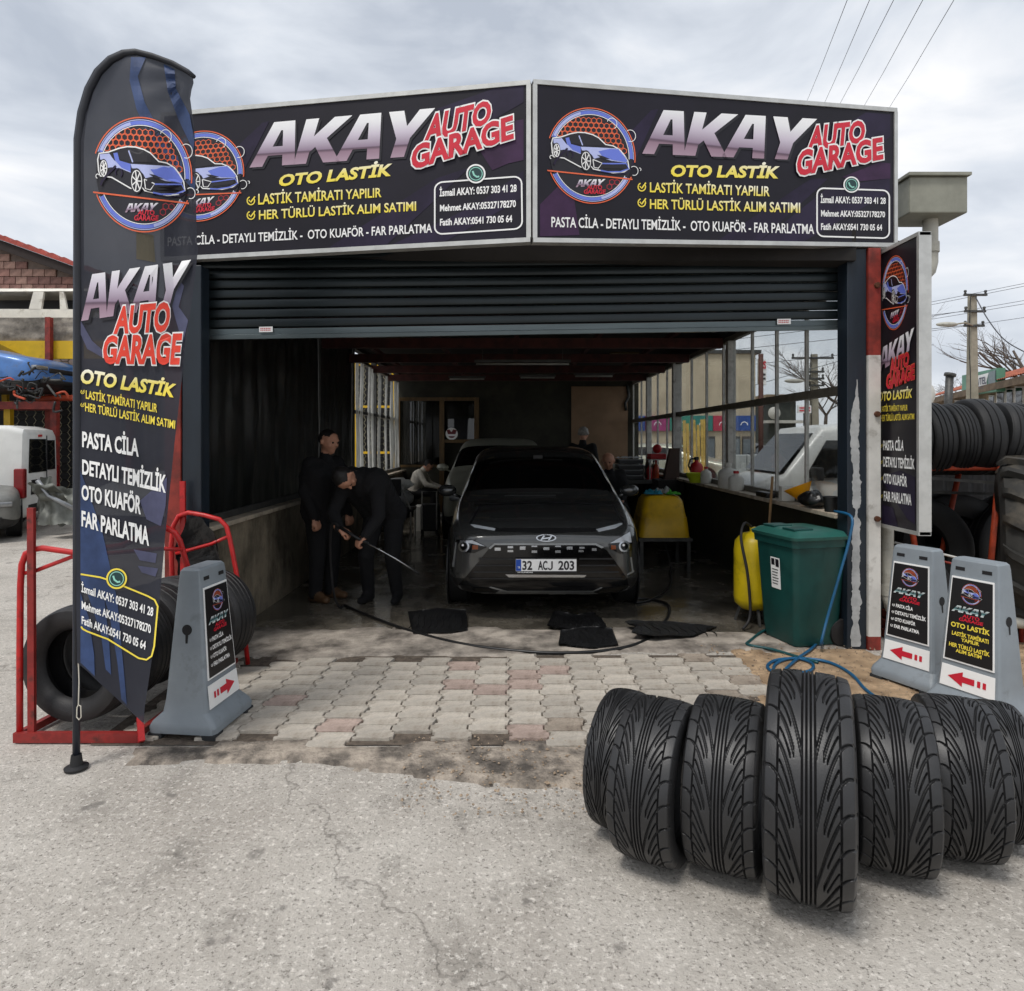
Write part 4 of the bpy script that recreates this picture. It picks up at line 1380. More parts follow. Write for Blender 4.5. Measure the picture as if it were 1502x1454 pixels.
# far end
YF = 4.52
MB().tube([(-2.33, YF, .04)] + pxs([(253, 860), (251, 800), (254, 772), (262, 757), (276, 752), (300, 756), (322, 762), (332, 772), (337, 790), (343, 820), (352, 870)], YF) + [Vector((-1.80, YF, .02))], .016, 10).build('handle', m_rack, rack, smooth=True)
MB().tube(pxs([(258, 812), (285, 805), (310, 798), (335, 787)], YF), .012, 8).build('cross_bar', m_rack, rack, smooth=True)
MB().bar((at(267, 0, YF).x, YF + .03, .03), at(268, 706, YF + .03), .035, .02).build('post', m_rack, rack)
MB().bar((-2.05, YF + .02, .12), (-1.82, YF + .01, .15), .02, .02).build('cross_bar', m_rack, rack)
TO = [tyre_mesh(.31, .205, .19, 4), tyre_mesh(.315, .21, .20, 5), tyre_mesh(.305, .20, .185, 3)]
labs = ['old tyre at the near end of the red rack, its open side facing the camera', 'second old tyre from the near end of the red rack', 'old tyre in the middle of the red rack, behind the flag', 'second old tyre from the far end of the red rack', 'old tyre at the far end of the red rack, right of the grey sign']
for i, (x, y, th) in enumerate(((-2.30, 3.55, 82), (-2.27, 3.79, 80), (-2.22, 4.03, 79), (-2.17, 4.25, 77), (-2.02, 4.44, 70))):
    o = link('tyre', TO[i % 3])
    o.location = (x, y, .31 + .062)
    o.rotation_euler = Euler((rnd(0, 6), R(rnd(-3, 3)), R(th)))
    tag(o, labs[i], 'tyre', 'old tyres on the red rack')
# black cover bunched on top of the rack
cov = MB().grid(lambda u, v: (-2.30 + .30 * u + .03 * noise.noise(Vector((u * 4, v * 4, 0))), 4.50 + .05 * math.sin(v * 3), .42 + .62 * v * (1 - .35 * (2 * u - 1) ** 2) + .05 * noise.noise(Vector((u * 5, v * 5, 2)))), 16, 16)
tag(cov.build('black_bag', mat('black_bin_liner', (20, 20, 21), .32, var=.2, bump=.4, bscale=18), smooth=True), 'crumpled black bag hanging inside the far handle of the tyre rack', 'bag')

# ================================================================== grey pavement signs
m_gp = mat('grey_plastic', (132, 140, 146), .5, var=.06, scale=5, bump=.06, bscale=160, dirt=((104, 108, 110), 5, .56, .75))
m_slot = mat('dark_slot', (22, 22, 24), .8)
m_pblk = mat('poster_black', (20, 18, 20), .35, var=.1)
def pavement_sign(label, loc, th, arrow, lines, side):
    root = thing('pavement_sign', label, 'sign', loc, R(th), 'grey plastic pavement signs')
    secs = [(0.03, .205, .185), (.06, .207, .187), (.085, .200, .176), (.13, .178, .128), (.20, .170, .116), (.84, .132, .060), (.868, .128, .056), (.88, .118, .046)]
    bm = bmesh.new()
    rings = []
    for z, a, b in secs:
        rr = .028 if z < .8 else .014
        ring = []
        for (sx, sy, a0) in ((1, 1, 0), (-1, 1, 90), (-1, -1, 180), (1, -1, 270)):
            for k in range(4):
                t = R(a0 + 30 * k)
                ring.append(bm.verts.new((sx * (a - rr) + rr * math.cos(t), sy * (b - rr) + rr * math.sin(t), z)))
        rings.append(ring)
    for i in range(len(rings) - 1):
        for j in range(16):
            k = (j + 1) % 16
            bm.faces.new((rings[i][j], rings[i][k], rings[i + 1][k], rings[i + 1][j]))
    bm.faces.new(rings[-1])
    bm.faces.new(list(reversed(rings[0])))
    bmesh.ops.recalc_face_normals(bm, faces=bm.faces)
    me = bpy.data.meshes.new('body')
    bm.to_mesh(me); bm.free()
    me.materials.append(m_gp)
    me.polygons.foreach_set('use_smooth', [True] * len(me.polygons))
    me.set_sharp_from_angle(angle=R(28))
    body = link('body', me, root)
    for sx in (-1, 1):
        for sy in (-1, 1):
            MB().box((sx * .205, sy * .188, 0), (sx * .120, sy * .110, .031), bev=.006).build('foot', mat('foot_rubber', (40, 42, 44), .8), root, local=True)
    # front and back faces share a slope: from (z .20, y -.116) to (z .84, y -.060)
    def fmf(x, z, h):
        y = -(.116 + (.060 - .116) * (z - .20) / .64) if z > .2 else -(.128 + (.116 - .128) * (z - .13) / .07)
        return wm(root) @ Vector((x, y - h, z))
    def taper(z): return .170 + (.132 - .170) * (z - .20) / .64
    def q4(u0, u1, z0, z1, ins=0):
        return [(u0 * taper(z1), z1), (u1 * taper(z1), z1), (u1 * taper(z0), z0), (u0 * taper(z0), z0)]
    def plate(u0, u1, z0, z1, h, m, nm, par=root):
        q = q4(u0, u1, z0, z1)
        mb = MB().hexa([fmf(x, z, .001) for x, z in q], [fmf(x, z, h) for x, z in q])
        return mb.build(nm, m, par)
    bd = plate(-.84, .84, .290, .775, .006, m_white, 'poster_frame')
    pl = plate(-.79, .79, .300, .765, .0085, m_pblk, 'poster')
    def pos(u, v):       # poster coordinates 0..1 from the top left
        z = .765 + (.300 - .765) * v
        return ((-.79 + 1.58 * u) * taper(z), z)
    def pm_(u, v, h):
        x, z = pos(u, v)
        return fmf(x, z, .0085 + h)
    emblem(.5, .165, .24, .125, pm_, pl, .001, text=False)
    akay([(.13, .33), (.93, .33), (.86, .41), (.06, .41)], pm_, m_chrome2, pl, h=.002)
    lettering('AUTO', [(.34, .425), (.72, .425), (.71, .462), (.33, .462)], pm_, m_red, pl, .035, h=.002)
    lettering('GARAGE', [(.26, .472), (.80, .472), (.79, .508), (.25, .508)], pm_, m_red, pl, .035, h=.002)
    for (s, u0, u1, v0, v1, m, ck) in lines:
        lettering(s, [(u0, v0), (u1, v0), (u1, v1), (u0, v1)], pm_, m, pl, .032, h=.002)
        if ck: checkmark(u0 - .07, (v0 + v1) / 2, .075, lambda x, y, h: pm_(x, (v0 + v1) / 2 + (y - (v0 + v1) / 2) * .5, h), pl, .002, m_white)
    ap = plate(-.86, .86, .142, .262, .005, m_white, 'arrow_plate')
    def am(u, v, h):
        p1 = fmf((-.86 + 1.72 * u) * taper(.262), .262, .005 + h)
        return p1.lerp(fmf((-.86 + 1.72 * u) * taper(.142), .142, .005 + h), v)
    s = 1 if arrow == 'R' else -1
    def ax(u): return .5 + s * (u - .5)
    shape([[(ax(.36), .36), (ax(.58), .36), (ax(.58), .16), (ax(.86), .50), (ax(.58), .84), (ax(.58), .64), (ax(.36), .64)]], am, m_red, ap, .002, 'arrow')
    for u in (.15, .25): shape([[(ax(u), .36), (ax(u + .06), .36), (ax(u + .06), .64), (ax(u), .64)]], am, m_red, ap, .002, 'arrow')
    for u in (-.55, .55):
        x = u * .132
        q = [(x - .026, .832), (x + .026, .832), (x + .026, .812), (x - .026, .812)]
        MB().add([fmf(a, b, .002) for a, b in q], [(0, 1, 2, 3)]).build('grip_slot', m_slot, root)
    # keyhole opening on the sides
    for sx in (-1, 1):
        kb = MB()
        def km(y, z, h):
            return wm(root) @ Vector((sx * (taper(z) + h), y, z))
        c_ = arc(0, .56, .028, .028, 0, 360, 20)[:-1]
        kb.add([km(a, b, .0012) for a, b in c_], [tuple(range(20))])
        kb.add([km(a, b, .0016) for a, b in ((-.008, .54), (.008, .54), (.006, .49), (-.006, .49))], [(0, 1, 2, 3)])
        kb.build('keyhole', m_slot, root)
    return root
svc = [('PASTA CİLA', .17, .62, .56, .605, m_white, 1), ('DETAYLI TEMİZLİK', .17, .96, .655, .70, m_white, 1), ('OTO KUAFÖR', .17, .70, .75, .795, m_white, 1), ('FAR PARLATMA', .17, .80, .845, .89, m_white, 1)]
oto = [('OTO LASTİK', .08, .94, .545, .60, m_yel, 0), ('LASTİK TAMİRATI', .12, .92, .655, .70, m_yel, 0), ('YAPILIR', .34, .72, .715, .755, m_yel, 0), ('HER TÜRLÜ LASTİK', .08, .94, .80, .845, m_yel, 0), ('ALIM SATIM', .24, .78, .86, .90, m_yel, 0)]
pavement_sign('grey plastic pavement sign with a right-pointing red arrow, beside the feather flag', (-1.69, 3.62, 0), 84, 'R', svc, 1)
pavement_sign('front grey pavement sign of the right-hand pair, with yellow poster lettering', (2.71, 3.76, 0), -66, 'L', oto, 1)
pavement_sign('rear grey pavement sign of the right-hand pair, half hidden, with white poster lettering', (2.64, 4.22, 0), -64, 'L', svc, 1)

# ================================================================== bin, tank and hoses
m_bin = mat('green_bin_plastic', (14, 64, 60), .45, var=.15, scale=4, bump=.05, bscale=120, dirt=((30, 76, 70), 3, .55, .75))
wb = thing('wheelie_bin', 'green two-wheeled rubbish bin with closed lid beside the right post', 'bin', (2.28, 5.12, 0), R(14))
def loftbox(secs, rr=.04, seg=4, cap=True):
    mb = MB()
    k0 = len(mb.v)
    n = 4 * seg
    for (z, a, b, ox) in secs:
        for (sx, sy, a0) in ((1, 1, 0), (-1, 1, 90), (-1, -1, 180), (1, -1, 270)):
            for k in range(seg):
                t = R(a0 + 90 * k / (seg - 1))
                mb.v.append(Vector((ox + sx * (a - rr) + rr * math.cos(t), sy * (b - rr) + rr * math.sin(t), z)))
    for i in range(len(secs) - 1):
        for j in range(n):
            k = (j + 1) % n
            mb.f.append((i * n + j, i * n + k, (i + 1) * n + k, (i + 1) * n + j)); mb.m.append(0)
    if cap:
        mb.f.append(tuple(range(n - 1, -1, -1))); mb.m.append(0)
        mb.f.append(tuple((len(secs) - 1) * n + j for j in range(n))); mb.m.append(0)
    return mb
loftbox([(.02, .185, .195, 0), (.05, .19, .20, 0), (.12, .197, .207, 0), (.76, .232, .245, 0), (.765, .247, .26, 0), (.80, .25, .262, 0), (.82, .252, .264, 0)], .045, 5).build('body', m_bin, wb, smooth=35, local=True)
lid = loftbox([(.822, .262, .275, 0), (.845, .268, .28, 0), (.852, .255, .268, 0), (.875, .225, .238, 0), (.892, .16, .17, 0)], .05, 5).build('lid', mat('green_lid_plastic', (40, 92, 84), .4, var=.12, scale=6), wb, smooth=40, local=True)
for y in (-.12, .12):
    MB().box((-.20, y - .07, .884), (-.03, y + .07, .900), bev=.006).build('grip', m_bin, lid, local=True)
MB().tube([(.285, -.2, .81), (.285, .2, .81)], .014, 8).build('handle', m_bin, wb, local=True, smooth=True)
for y in (-.2, .2):
    MB().lathe([(.001, -.022), (.075, -.022), (.10, -.018), (.104, 0), (.10, .018), (.075, .022), (.001, .022)], 24, (.205, y, .106), 'Y').build('wheel', m_black, wb, smooth=40, local=True)
lm = lambda x, z, h: wm(wb) @ Vector((-(.197 + (.232 - .197) * (z - .12) / .64) - h, -x, z))
shape([[(-.05, .66), (.06, .66), (.06, .42), (-.05, .42)]], lm, m_white, wb, .003, 'label_sticker')
shape([[(-.04, .65), (0, .65), (0, .60), (-.04, .60)], [(.01, .65), (.05, .65), (.05, .59), (.01, .59)]], lm, m_inkline, wb, .005, 'label_sticker')
for k in range(6): shape([[(-.035, .57 - .022 * k), (.04 - .006 * (k % 3), .57 - .022 * k), (.04 - .006 * (k % 3), .563 - .022 * k), (-.035, .563 - .022 * k)]], lm, m_dsteel, wb, .005, 'label_sticker')

tank = thing('foam_tank', 'yellow upright foam tank half hidden behind the green bin', 'tank', (2.10, 5.62, 0))
MB().lathe([(.0, .12), (.10, .125), (.15, .17), (.16, .22), (.16, .62), (.15, .70), (.10, .76), (.03, .78), (.03, .82), (0, .82)], 28, (2.10, 5.62, 0)).build('vessel', mat('yellow_enamel', (208, 182, 22), .4, var=.1, scale=5, dirt=((120, 100, 20), 4, .55, .75)), tank, smooth=40)
for a in (30, 150, 270):
    MB().bar((2.10 + .10 * math.cos(R(a)), 5.62 + .10 * math.sin(R(a)), .16), (2.10 + .15 * math.cos(R(a)), 5.62 + .15 * math.sin(R(a)), .004), .02).build('leg', m_dsteel, tank)
MB().tube(smoothpath([(2.10, 5.62, .81), (2.0, 5.55, .86), (1.94, 5.46, .74), (1.98, 5.42, .45), (2.0, 5.42, .12), (1.92, 5.36, .02)]), .012, 8).build('hose', m_black, tank, smooth=True)

def ground_path(pts, z):
    return [Vector(((px - CX) / F * gy(py, z), gy(py, z), z)) for px, py in pts]
hp = [Vector((2.50, 5.02, 1.02)), Vector((2.53, 4.83, 1.00)), Vector((2.50, 4.80, .84)), Vector((2.42, 4.80, .55)), Vector((2.34, 4.81, .25)), Vector((2.28, 4.78, .07))] + ground_path([(1208, 935), (1190, 952), (1170, 966), (1152, 982), (1141, 996)], .026)
hp2 = ground_path([(1141, 996), (1135, 978), (1150, 968), (1172, 966), (1192, 974), (1188, 984), (1160, 988), (1132, 984), (1126, 976), (1140, 968), (1170, 966), (1200, 968), (1225, 975), (1250, 990), (1268, 1010), (1290, 1026), (1316, 1040), (1340, 1056)], .022)
hb = MB().tube(smoothpath(hp + hp2[1:], 5), .0105, 8).build('water_hose', mat('blue_hose', (28, 86, 124), .4, var=.15), smooth=True)
tag(hb, 'blue water hose hanging over the bin and looping on the sand', 'hose')
hg = MB().tube(smoothpath(ground_path([(1180, 925), (1130, 922), (1100, 940), (1098, 946), (1130, 952), (1165, 962), (1200, 972)], .02), 6), .0105, 8).build('water_hose', mat('teal_hose', (20, 74, 78), .4, var=.15), smooth=True)
tag(hg, 'teal hose running from behind the green bin onto the sand', 'hose')
hk = MB().tube(smoothpath(ground_path([(505, 888), (540, 903), (600, 925), (680, 945), (760, 955), (830, 958), (900, 953), (945, 940), (968, 920), (981, 900), (978, 886), (950, 879), (925, 878)], .014), 6), .013, 8).build('pressure_hose', mat('black_hose', (20, 20, 21), .4), smooth=True)
tag(hk, 'black pressure hose curving across the floor in front of the grey car', 'hose')
hk2 = MB().tube(smoothpath([(1.86, 7.9, .42), (1.88, 7.6, .12)] + ground_path([(982, 838), (984, 852), (976, 868), (950, 882), (930, 884)], .013), 6), .011, 8).build('pressure_hose', MATS['black_hose'], smooth=True)
tag(hk2, 'thin black hose dropping from the yellow tub to the wet floor', 'hose')

# floor mats pulled out of the car
def car_mat(label, poly, lift, seed, crumple=.02):
    """poly: ground outline in photo pixels; lift(u, v): curl over the piece's own box"""
    P = [Vector(((px - CX) / F * gy(py), gy(py))) for px, py in poly]
    x0, x1 = min(p.x for p in P), max(p.x for p in P); y0, y1 = min(p.y for p in P), max(p.y for p in P)
    n = len(P)
    dn = []
    for i in range(n):
        a, b = P[i], P[(i + 1) % n]
        for j in range(6): dn.append(a.lerp(b, j / 6))
    vin = list(dn)
    for i in range(1, 34):
        for j in range(1, 16): vin.append(Vector((x0 + (x1 - x0) * i / 34 + .0007 * j, y0 + (y1 - y0) * j / 16 + .0005 * i)))
    r = delaunay_2d_cdt(vin, [(i, (i + 1) % len(dn)) for i in range(len(dn))], [], 1, 1e-6)
    nb = len(dn)
    def zz(p, edge_):
        u, v = (p.x - x0) / (x1 - x0), (p.y - y0) / (y1 - y0)
        return .012 + max(0, lift(u, v)) + crumple * abs(noise.noise(Vector((u * 4, v * 2.4, seed)))) + .5 * crumple * abs(noise.noise(Vector((u * 11, v * 6, seed + 3)))) + (.006 if edge_ else 0)
    mb = MB()
    top = [Vector((p.x, p.y, zz(p, i < nb))) for i, p in enumerate(r[0])]
    mb.add(top + [p - Vector((0, 0, .009)) for p in top], [tuple(f) for f in r[2]] + [tuple(k + len(top) for k in reversed(f)) for f in r[2]])
    for k in range(9):       # moulded ridges
        u = .12 + .76 * k / 8
        pts = []
        for j in range(7):
            p = Vector((x0 + (x1 - x0) * (u + .02 * math.sin(j)), y0 + (y1 - y0) * (.25 + .5 * j / 6)))
            pts.append(Vector((p.x, p.y, zz(p, False) + .001)))
        mb.tube(pts, .004, 5)
    return tag(mb.build('floor_mat', mat('mat_rubber', (20, 20, 21), .34, var=.2, scale=30, bump=.4, bscale=90), smooth=50, fix=False), label, 'floor mat', 'car floor mats on the ground')
car_mat('black rubber car mat lying alone, left of the others', [(598, 907), (640, 904), (684, 905), (686, 928), (660, 932), (606, 933)], lambda u, v: .05 * v * v, 1, .012)
car_mat('black car mat lying crumpled behind the middle one, in front of the car', [(802, 924), (812, 908), (842, 910), (872, 907), (888, 922), (890, 930), (850, 931), (826, 928)], lambda u, v: .05 * v ** 2 * (1 - u) + .02 * u, 2, .035)
car_mat('ribbed black car mat in the middle, nearest the paving', [(822, 933), (862, 928), (898, 930), (907, 950), (872, 955), (819, 951)], lambda u, v: .03 * v * v, 3, .028)
car_mat('pointed black car mat at the right, under the hose', [(916, 924), (930, 921), (980, 917), (1052, 922), (1018, 938), (960, 944), (926, 941), (934, 932)], lambda u, v: .05 * (1 - u) ** 2, 4, .022)

# ================================================================== vehicles
m_tire2 = mat('car_tyre', (24, 24, 25), .7, var=.2)
m_rim = mat('alloy_rim', (150, 152, 154), .35, .7, var=.1)
m_cglass = mat('car_glass', (10, 11, 12), .05, var=.1, spec=.6)
m_clad = mat('black_cladding', (20, 20, 21), .5, var=.15)
m_gloss = mat('gloss_black', (8, 8, 9), .12, var=.1)
m_cchrome = mat('satin_chrome', (190, 192, 194), .22, .9, var=.05)
m_skid = mat('silver_skid', (150, 152, 152), .4, .4, var=.08)

CAR = [  # y, half width, z low, z shoulder, z top, half width of top, cabin
    (.00, .60, .34, .60, .72, .42, 0), (.035, .72, .25, .64, .775, .55, 0), (.13, .815, .21, .70, .835, .64, 0), (.34, .868, .19, .77, .895, .69, 0),
    (.75, .885, .185, .85, .965, .74, 0), (1.10, .887, .185, .90, 1.01, .76, 0), (1.76, .887, .185, .93, 1.44, .70, 1), (2.2, .887, .185, .945, 1.505, .70, 1),
    (2.9, .887, .185, .965, 1.505, .69, 1), (3.45, .88, .19, .985, 1.47, .66, 1), (3.9, .86, .20, 1.0, 1.19, .62, 0), (4.08, .82, .24, .93, 1.04, .55, 0), (4.16, .70, .34, .80, .90, .45, 0)]
def car_body(L=4.16, W=1.774, Ht=1.50):
    sy, sx, sz = L / 4.16, W / 1.774, Ht / 1.50
    rings = []
    for (y, w_, zl, zs, zt, wt, cab) in CAR:
        if cab:
            hp_ = [(0, zl), (.62 * w_, zl), (.95 * w_, zl + .03), (w_, zl + .2), (w_, (zl + .2 + zs) / 2), (.985 * w_, zs), (.93 * w_, zs + .05), (wt + .02, zt - .09), (wt * .8, zt - .012), (0, zt)]
        else:
            d = zt - zs
            hp_ = [(0, zl), (.62 * w_, zl), (.95 * w_, zl + .03), (w_, zl + .2 * (zs - zl) / .6), (w_, (zl + zs) / 2), (.985 * w_, zs), (.93 * w_, zs + .45 * d), (wt + .06, zs + .8 * d), (wt * .7, zt - .008), (0, zt)]
        rings.append([(x * sx, y * sy, z * sz) for x, z in hp_])
    mb = MB()
    n = 10
    for rg in rings:
        full = rg + [(-x, y, z) for x, y, z in reversed(rg[1:-1])]
        mb.v += [Vector(p) for p in full]
    m_ = 18
    for i in range(len(rings) - 1):
        for j in range(m_):
            k = (j + 1) % m_
            jj = j if j < 9 else 17 - j          # cell index on the half profile
            mi = 0
            if i == 5 and jj >= 7: mi = 1
            elif i == 9 and jj >= 7: mi = 1
            elif jj == 6 and 6 <= i <= 8: mi = 2
            elif jj <= 2: mi = 3
            mb.f.append((i * m_ + j, i * m_ + k, (i + 1) * m_ + k, (i + 1) * m_ + j)); mb.m.append(mi)
    mb.f.append(tuple(range(m_))); mb.m.append(0)
    mb.f.append(tuple((len(rings) - 1) * m_ + j for j in reversed(range(m_)))); mb.m.append(0)
    me = mb.mesh('car_body', [m_clad] * 4)
    ob = bpy.data.objects.new('t', me)
    COL.objects.link(ob)
    md = ob.modifiers.new('s', 'SUBSURF')
    md.levels = 3; md.render_levels = 3
    dg = bpy.context.evaluated_depsgraph_get()
    em = bpy.data.meshes.new_from_object(ob.evaluated_get(dg))
    vs_ = [v.co.copy() for v in em.vertices]
    ps = [(tuple(p.vertices), p.material_index) for p in em.polygons]
    bpy.data.objects.remove(ob); bpy.data.meshes.remove(me); bpy.data.meshes.remove(em)
    return vs_, ps
_cars = {}
def car(name, label, loc, th, paint, L=4.16, W=1.774, Ht=1.50, wheels=True, group=None, glassm=None, mirrors=True, cat='car'):
    root = thing(name, label, cat, loc, R(th), group)
    key = (L, W, Ht)
    if key not in _cars: _cars[key] = car_body(L, W, Ht)
    vs_, ps = _cars[key]
    gm = glassm or m_cglass
    for nm, ids, m, test in (('body', (0,), paint, None), ('windscreen', (1,), gm, lambda c: c.y < L / 2), ('rear_window', (1,), gm, lambda c: c.y > L / 2), ('side_window', (2,), gm, lambda c: c.x < 0), ('side_window', (2,), gm, lambda c: c.x > 0), ('sill_cladding', (3,), m_clad, None)):
        fs = [p for p, mi in ps if mi in ids and (test is None or test(vs_[p[0]] + vs_[p[2]] - vs_[p[0]]))]
        idx = sorted({i for f in fs for i in f})
        mp_ = {o: k for k, o in enumerate(idx)}
        mb = MB()
        mb.add([vs_[i] for i in idx], [tuple(mp_[i] for i in f) for f in fs])
        mb.build(nm, m, root, smooth=True, local=True, fix=True)
    if wheels:
        wr = .325
        for y in (.84 * L / 4.16, (.84 + 2.58) * L / 4.16):
            for s in (-1, 1):
                x = s * (W / 2 - .095)
                t_ = MB().lathe([(.21, -.09), (.24, -.102), (.30, -.10), (wr, -.08), (wr, .08), (.30, .10), (.24, .102), (.21, .09)], 32, (x + s * .005, y, wr), 'X').build('wheel', m_tire2, root, smooth=40, local=True)
                rb = MB().lathe([(.215, .085 * s), (.20, .09 * s), (.19, .06 * s), (.07, .055 * s), (.05, .07 * s), (.001, .07 * s)], 24, (x + s * .02, y, wr), 'X')
                for k in range(5):
                    a = k * 72
                    rb.bar((x + s * .085, y + .05 * math.cos(R(a)), wr + .05 * math.sin(R(a))), (x + s * .085, y + .20 * math.cos(R(a)), wr + .20 * math.sin(R(a))), .045, .03, up=(1, 0, 0))
                rb.build('rim', m_rim, t_, smooth=40, local=True)
                MB().lathe([(.001, 0), (.375, 0), (.375, .012 * s), (.33, .012 * s)], 30, (s * (W / 2 - .004), y, wr + .01), 'X').build('wheel_arch', m_clad, root, local=True)
    if mirrors:
        for s in (-1, 1):
            mo = MB().ball((s * (W / 2 + .10), 1.50 * L / 4.16, 1.02 * Ht / 1.5), (.105, .06, .065), 14, 8)
            mo.bar((s * (W / 2 - .04), 1.52 * L / 4.16, .95 * Ht / 1.5), (s * (W / 2 + .06), 1.50 * L / 4.16, .99 * Ht / 1.5), .04, .03)
            mo.build('mirror', paint, root, smooth=True, local=True)
    if name not in ('grey_car',):
        for s in (-1, 1):
            MB().box((s * .40 * W / 1.774, -.006, .60 * Ht / 1.5), (s * .74 * W / 1.774, .16, .685 * Ht / 1.5), bev=.02).build('headlight', m_rim, root, local=True, smooth=30)
        MB().box((-.36, -.012, .56 * Ht / 1.5), (.36, .05, .66 * Ht / 1.5), bev=.015).build('grille', m_clad, root, local=True, smooth=30)
        MB().box((-.58, -.02, .33 * Ht / 1.5), (.58, .06, .43 * Ht / 1.5), bev=.015).build('bumper', m_clad, root, local=True, smooth=30)
    bv = BVHTree.FromPolygons([wm(root) @ v for v in vs_], [p for p, _ in ps])
    return root, bv

def patcher(bv, root):
    c = Vector((0, 0, H))
    def f(px, py, h):
        d = Vector(((px - CX) / F, 1.0, -(py - CY) / F)).normalized()
        loc, nn, _, dist = bv.ray_cast(c, d)
        if loc is None:
            loc, nn, _, _ = bv.find_nearest(c + d * 5.9)
        return loc - d * h
    def patch(poly, m, h, name, step=5, parent=None):
        p2 = []
        for i in range(len(poly)):
            a, b = Vector(poly[i]), Vector(poly[(i + 1) % len(poly)])
            k = max(1, int((b - a).length / step))
            p2 += [a.lerp(b, j / k) for j in range(k)]
        vin = list(p2)
        x = min(p.x for p in p2)
        while x < max(p.x for p in p2):
            y = min(p.y for p in p2)
            while y < max(p.y for p in p2):
                vin.append(Vector((x + .13, y + .17))); y += step
            x += step
        n = len(p2)
        r = delaunay_2d_cdt(vin, [(i, (i + 1) % n) for i in range(n)], [], 1, 1e-6)
        mb = MB()
        k = len(r[0])
        mb.add([f(v.x, v.y, h) for v in r[0]], [tuple(q) for q in r[2]])
        # skirt back to the body so the piece has thickness
        front = [f(p.x, p.y, h) for p in p2]; back = [f(p.x, p.y, -.004) for p in p2]
        mb.add(front + back, [(i, (i + 1) % n, n + (i + 1) % n, n + i) for i in range(n)])
        return mb.build(name, m, parent or root, smooth=45)
    return f, patch

m_grey = mat('grey_metallic_paint', (72, 73, 72), .22, .45, var=.05, coat=1.0)
car0, bv = car('grey_car', 'dark grey crossover car parked nose-out inside the garage, plate in view', (.32, 5.58, 0), 0, m_grey)
f0, patch = patcher(bv, car0)
def zq(lst): return [(630 + x * .2197, 620 + y * .2197) for x, y in lst]
patch(zq([(430, 815), (1110, 815), (1180, 850), (1250, 940), (1320, 1040), (1330, 1085), (1150, 1100), (1090, 1122), (480, 1122), (400, 1098), (190, 1085), (260, 1010), (400, 838)]), m_gloss, .010, 'grille')
gr_ = [o for o in kids(car0) if o.name.startswith('grille')][0]
patch(zq([(395, 838), (432, 806), (1112, 806), (1165, 832), (1150, 840), (1108, 818), (436, 818), (405, 846)]), m_skid, .014, 'grille_surround', parent=gr_)
for (x, y, w_, hh) in ((455, 845, 40, 20), (540, 832, 36, 14), (540, 858, 38, 14), (622, 838, 38, 22), (700, 826, 38, 10), (700, 862, 36, 16), (780, 842, 40, 18), (858, 826, 38, 10), (858, 862, 36, 16), (936, 838, 38, 20), (1012, 858, 34, 14), (1018, 836, 34, 12), (1100, 848, 30, 18)):
    patch(zq([(x - w_ / 2, y - hh / 2), (x + w_ / 2, y - hh / 2), (x + w_ / 2, y + hh / 2), (x - w_ / 2, y + hh / 2)]), m_cchrome, .018, 'grille_stud', parent=gr_)
patch(zq([(436, 704), (1114, 704), (1114, 726), (780, 738), (436, 726)]), m_clad, .004, 'bonnet_gap')
patch(zq([(272, 680), (300, 680), (440, 706), (436, 722), (300, 700)]), mat('lamp_lens', (196, 200, 204), .12, .1, var=.1), .008, 'day_lamp')
patch(zq([(1112, 712), (1240, 680), (1282, 668), (1290, 678), (1240, 706), (1130, 730)]), MATS['lamp_lens'], .008, 'day_lamp')
for (pl, cx_, ax_) in (([(180, 782), (290, 780), (385, 832), (300, 872), (205, 862)], 228, (285, 332)), ([(1195, 812), (1345, 722), (1356, 850), (1275, 878), (1205, 842)], 1302, (1212, 1252))):
    hl = patch(zq(pl), m_gloss, .008, 'headlight')
    patch(zq(arc(cx_, 826, 38, 40, 0, 360, 20)[:-1]), m_cchrome, .014, 'reflector', 3, hl)
    patch(zq(arc(cx_, 826, 24, 26, 0, 360, 20)[:-1]), m_gloss, .018, 'lens_and_glint', 3, hl)
    patch(zq(arc(cx_ - 6, 818, 8, 8, 0, 360, 12)[:-1]), m_white, .021, 'lens_and_glint', 3, hl)  # white dot painted on as a glint in the lens
    patch(zq([(200, 790), (288, 786), (372, 828), (300, 812)] if cx_ < 700 else [(1206, 806), (1340, 728), (1350, 800), (1268, 800)]), MATS['lamp_lens'], .012, 'lens', 4, hl)
    patch(zq([(ax_[0], 818), (ax_[1] - 8, 820), (ax_[1] - 8, 846), (ax_[0], 848)]), mat('amber_lens', (128, 62, 22), .2, var=.1), .013, 'indicator', 4, hl)
# emblem
eo = patch(zq(arc(779, 770, 68, 25, 0, 360, 32)[:-1]), m_cchrome, .012, 'badge', 3)
patch(zq(arc(779, 770, 58, 19, 0, 360, 32)[:-1]), m_gloss, .015, 'badge_field', 3, eo)
for pl in ([(738, 786), (750, 786), (772, 756), (760, 754)], [(790, 786), (802, 784), (822, 756), (810, 754)], [(752, 772), (812, 764), (808, 772), (756, 780)]):
    patch(zq(pl), m_cchrome, .018, 'badge_letter', 2, eo)
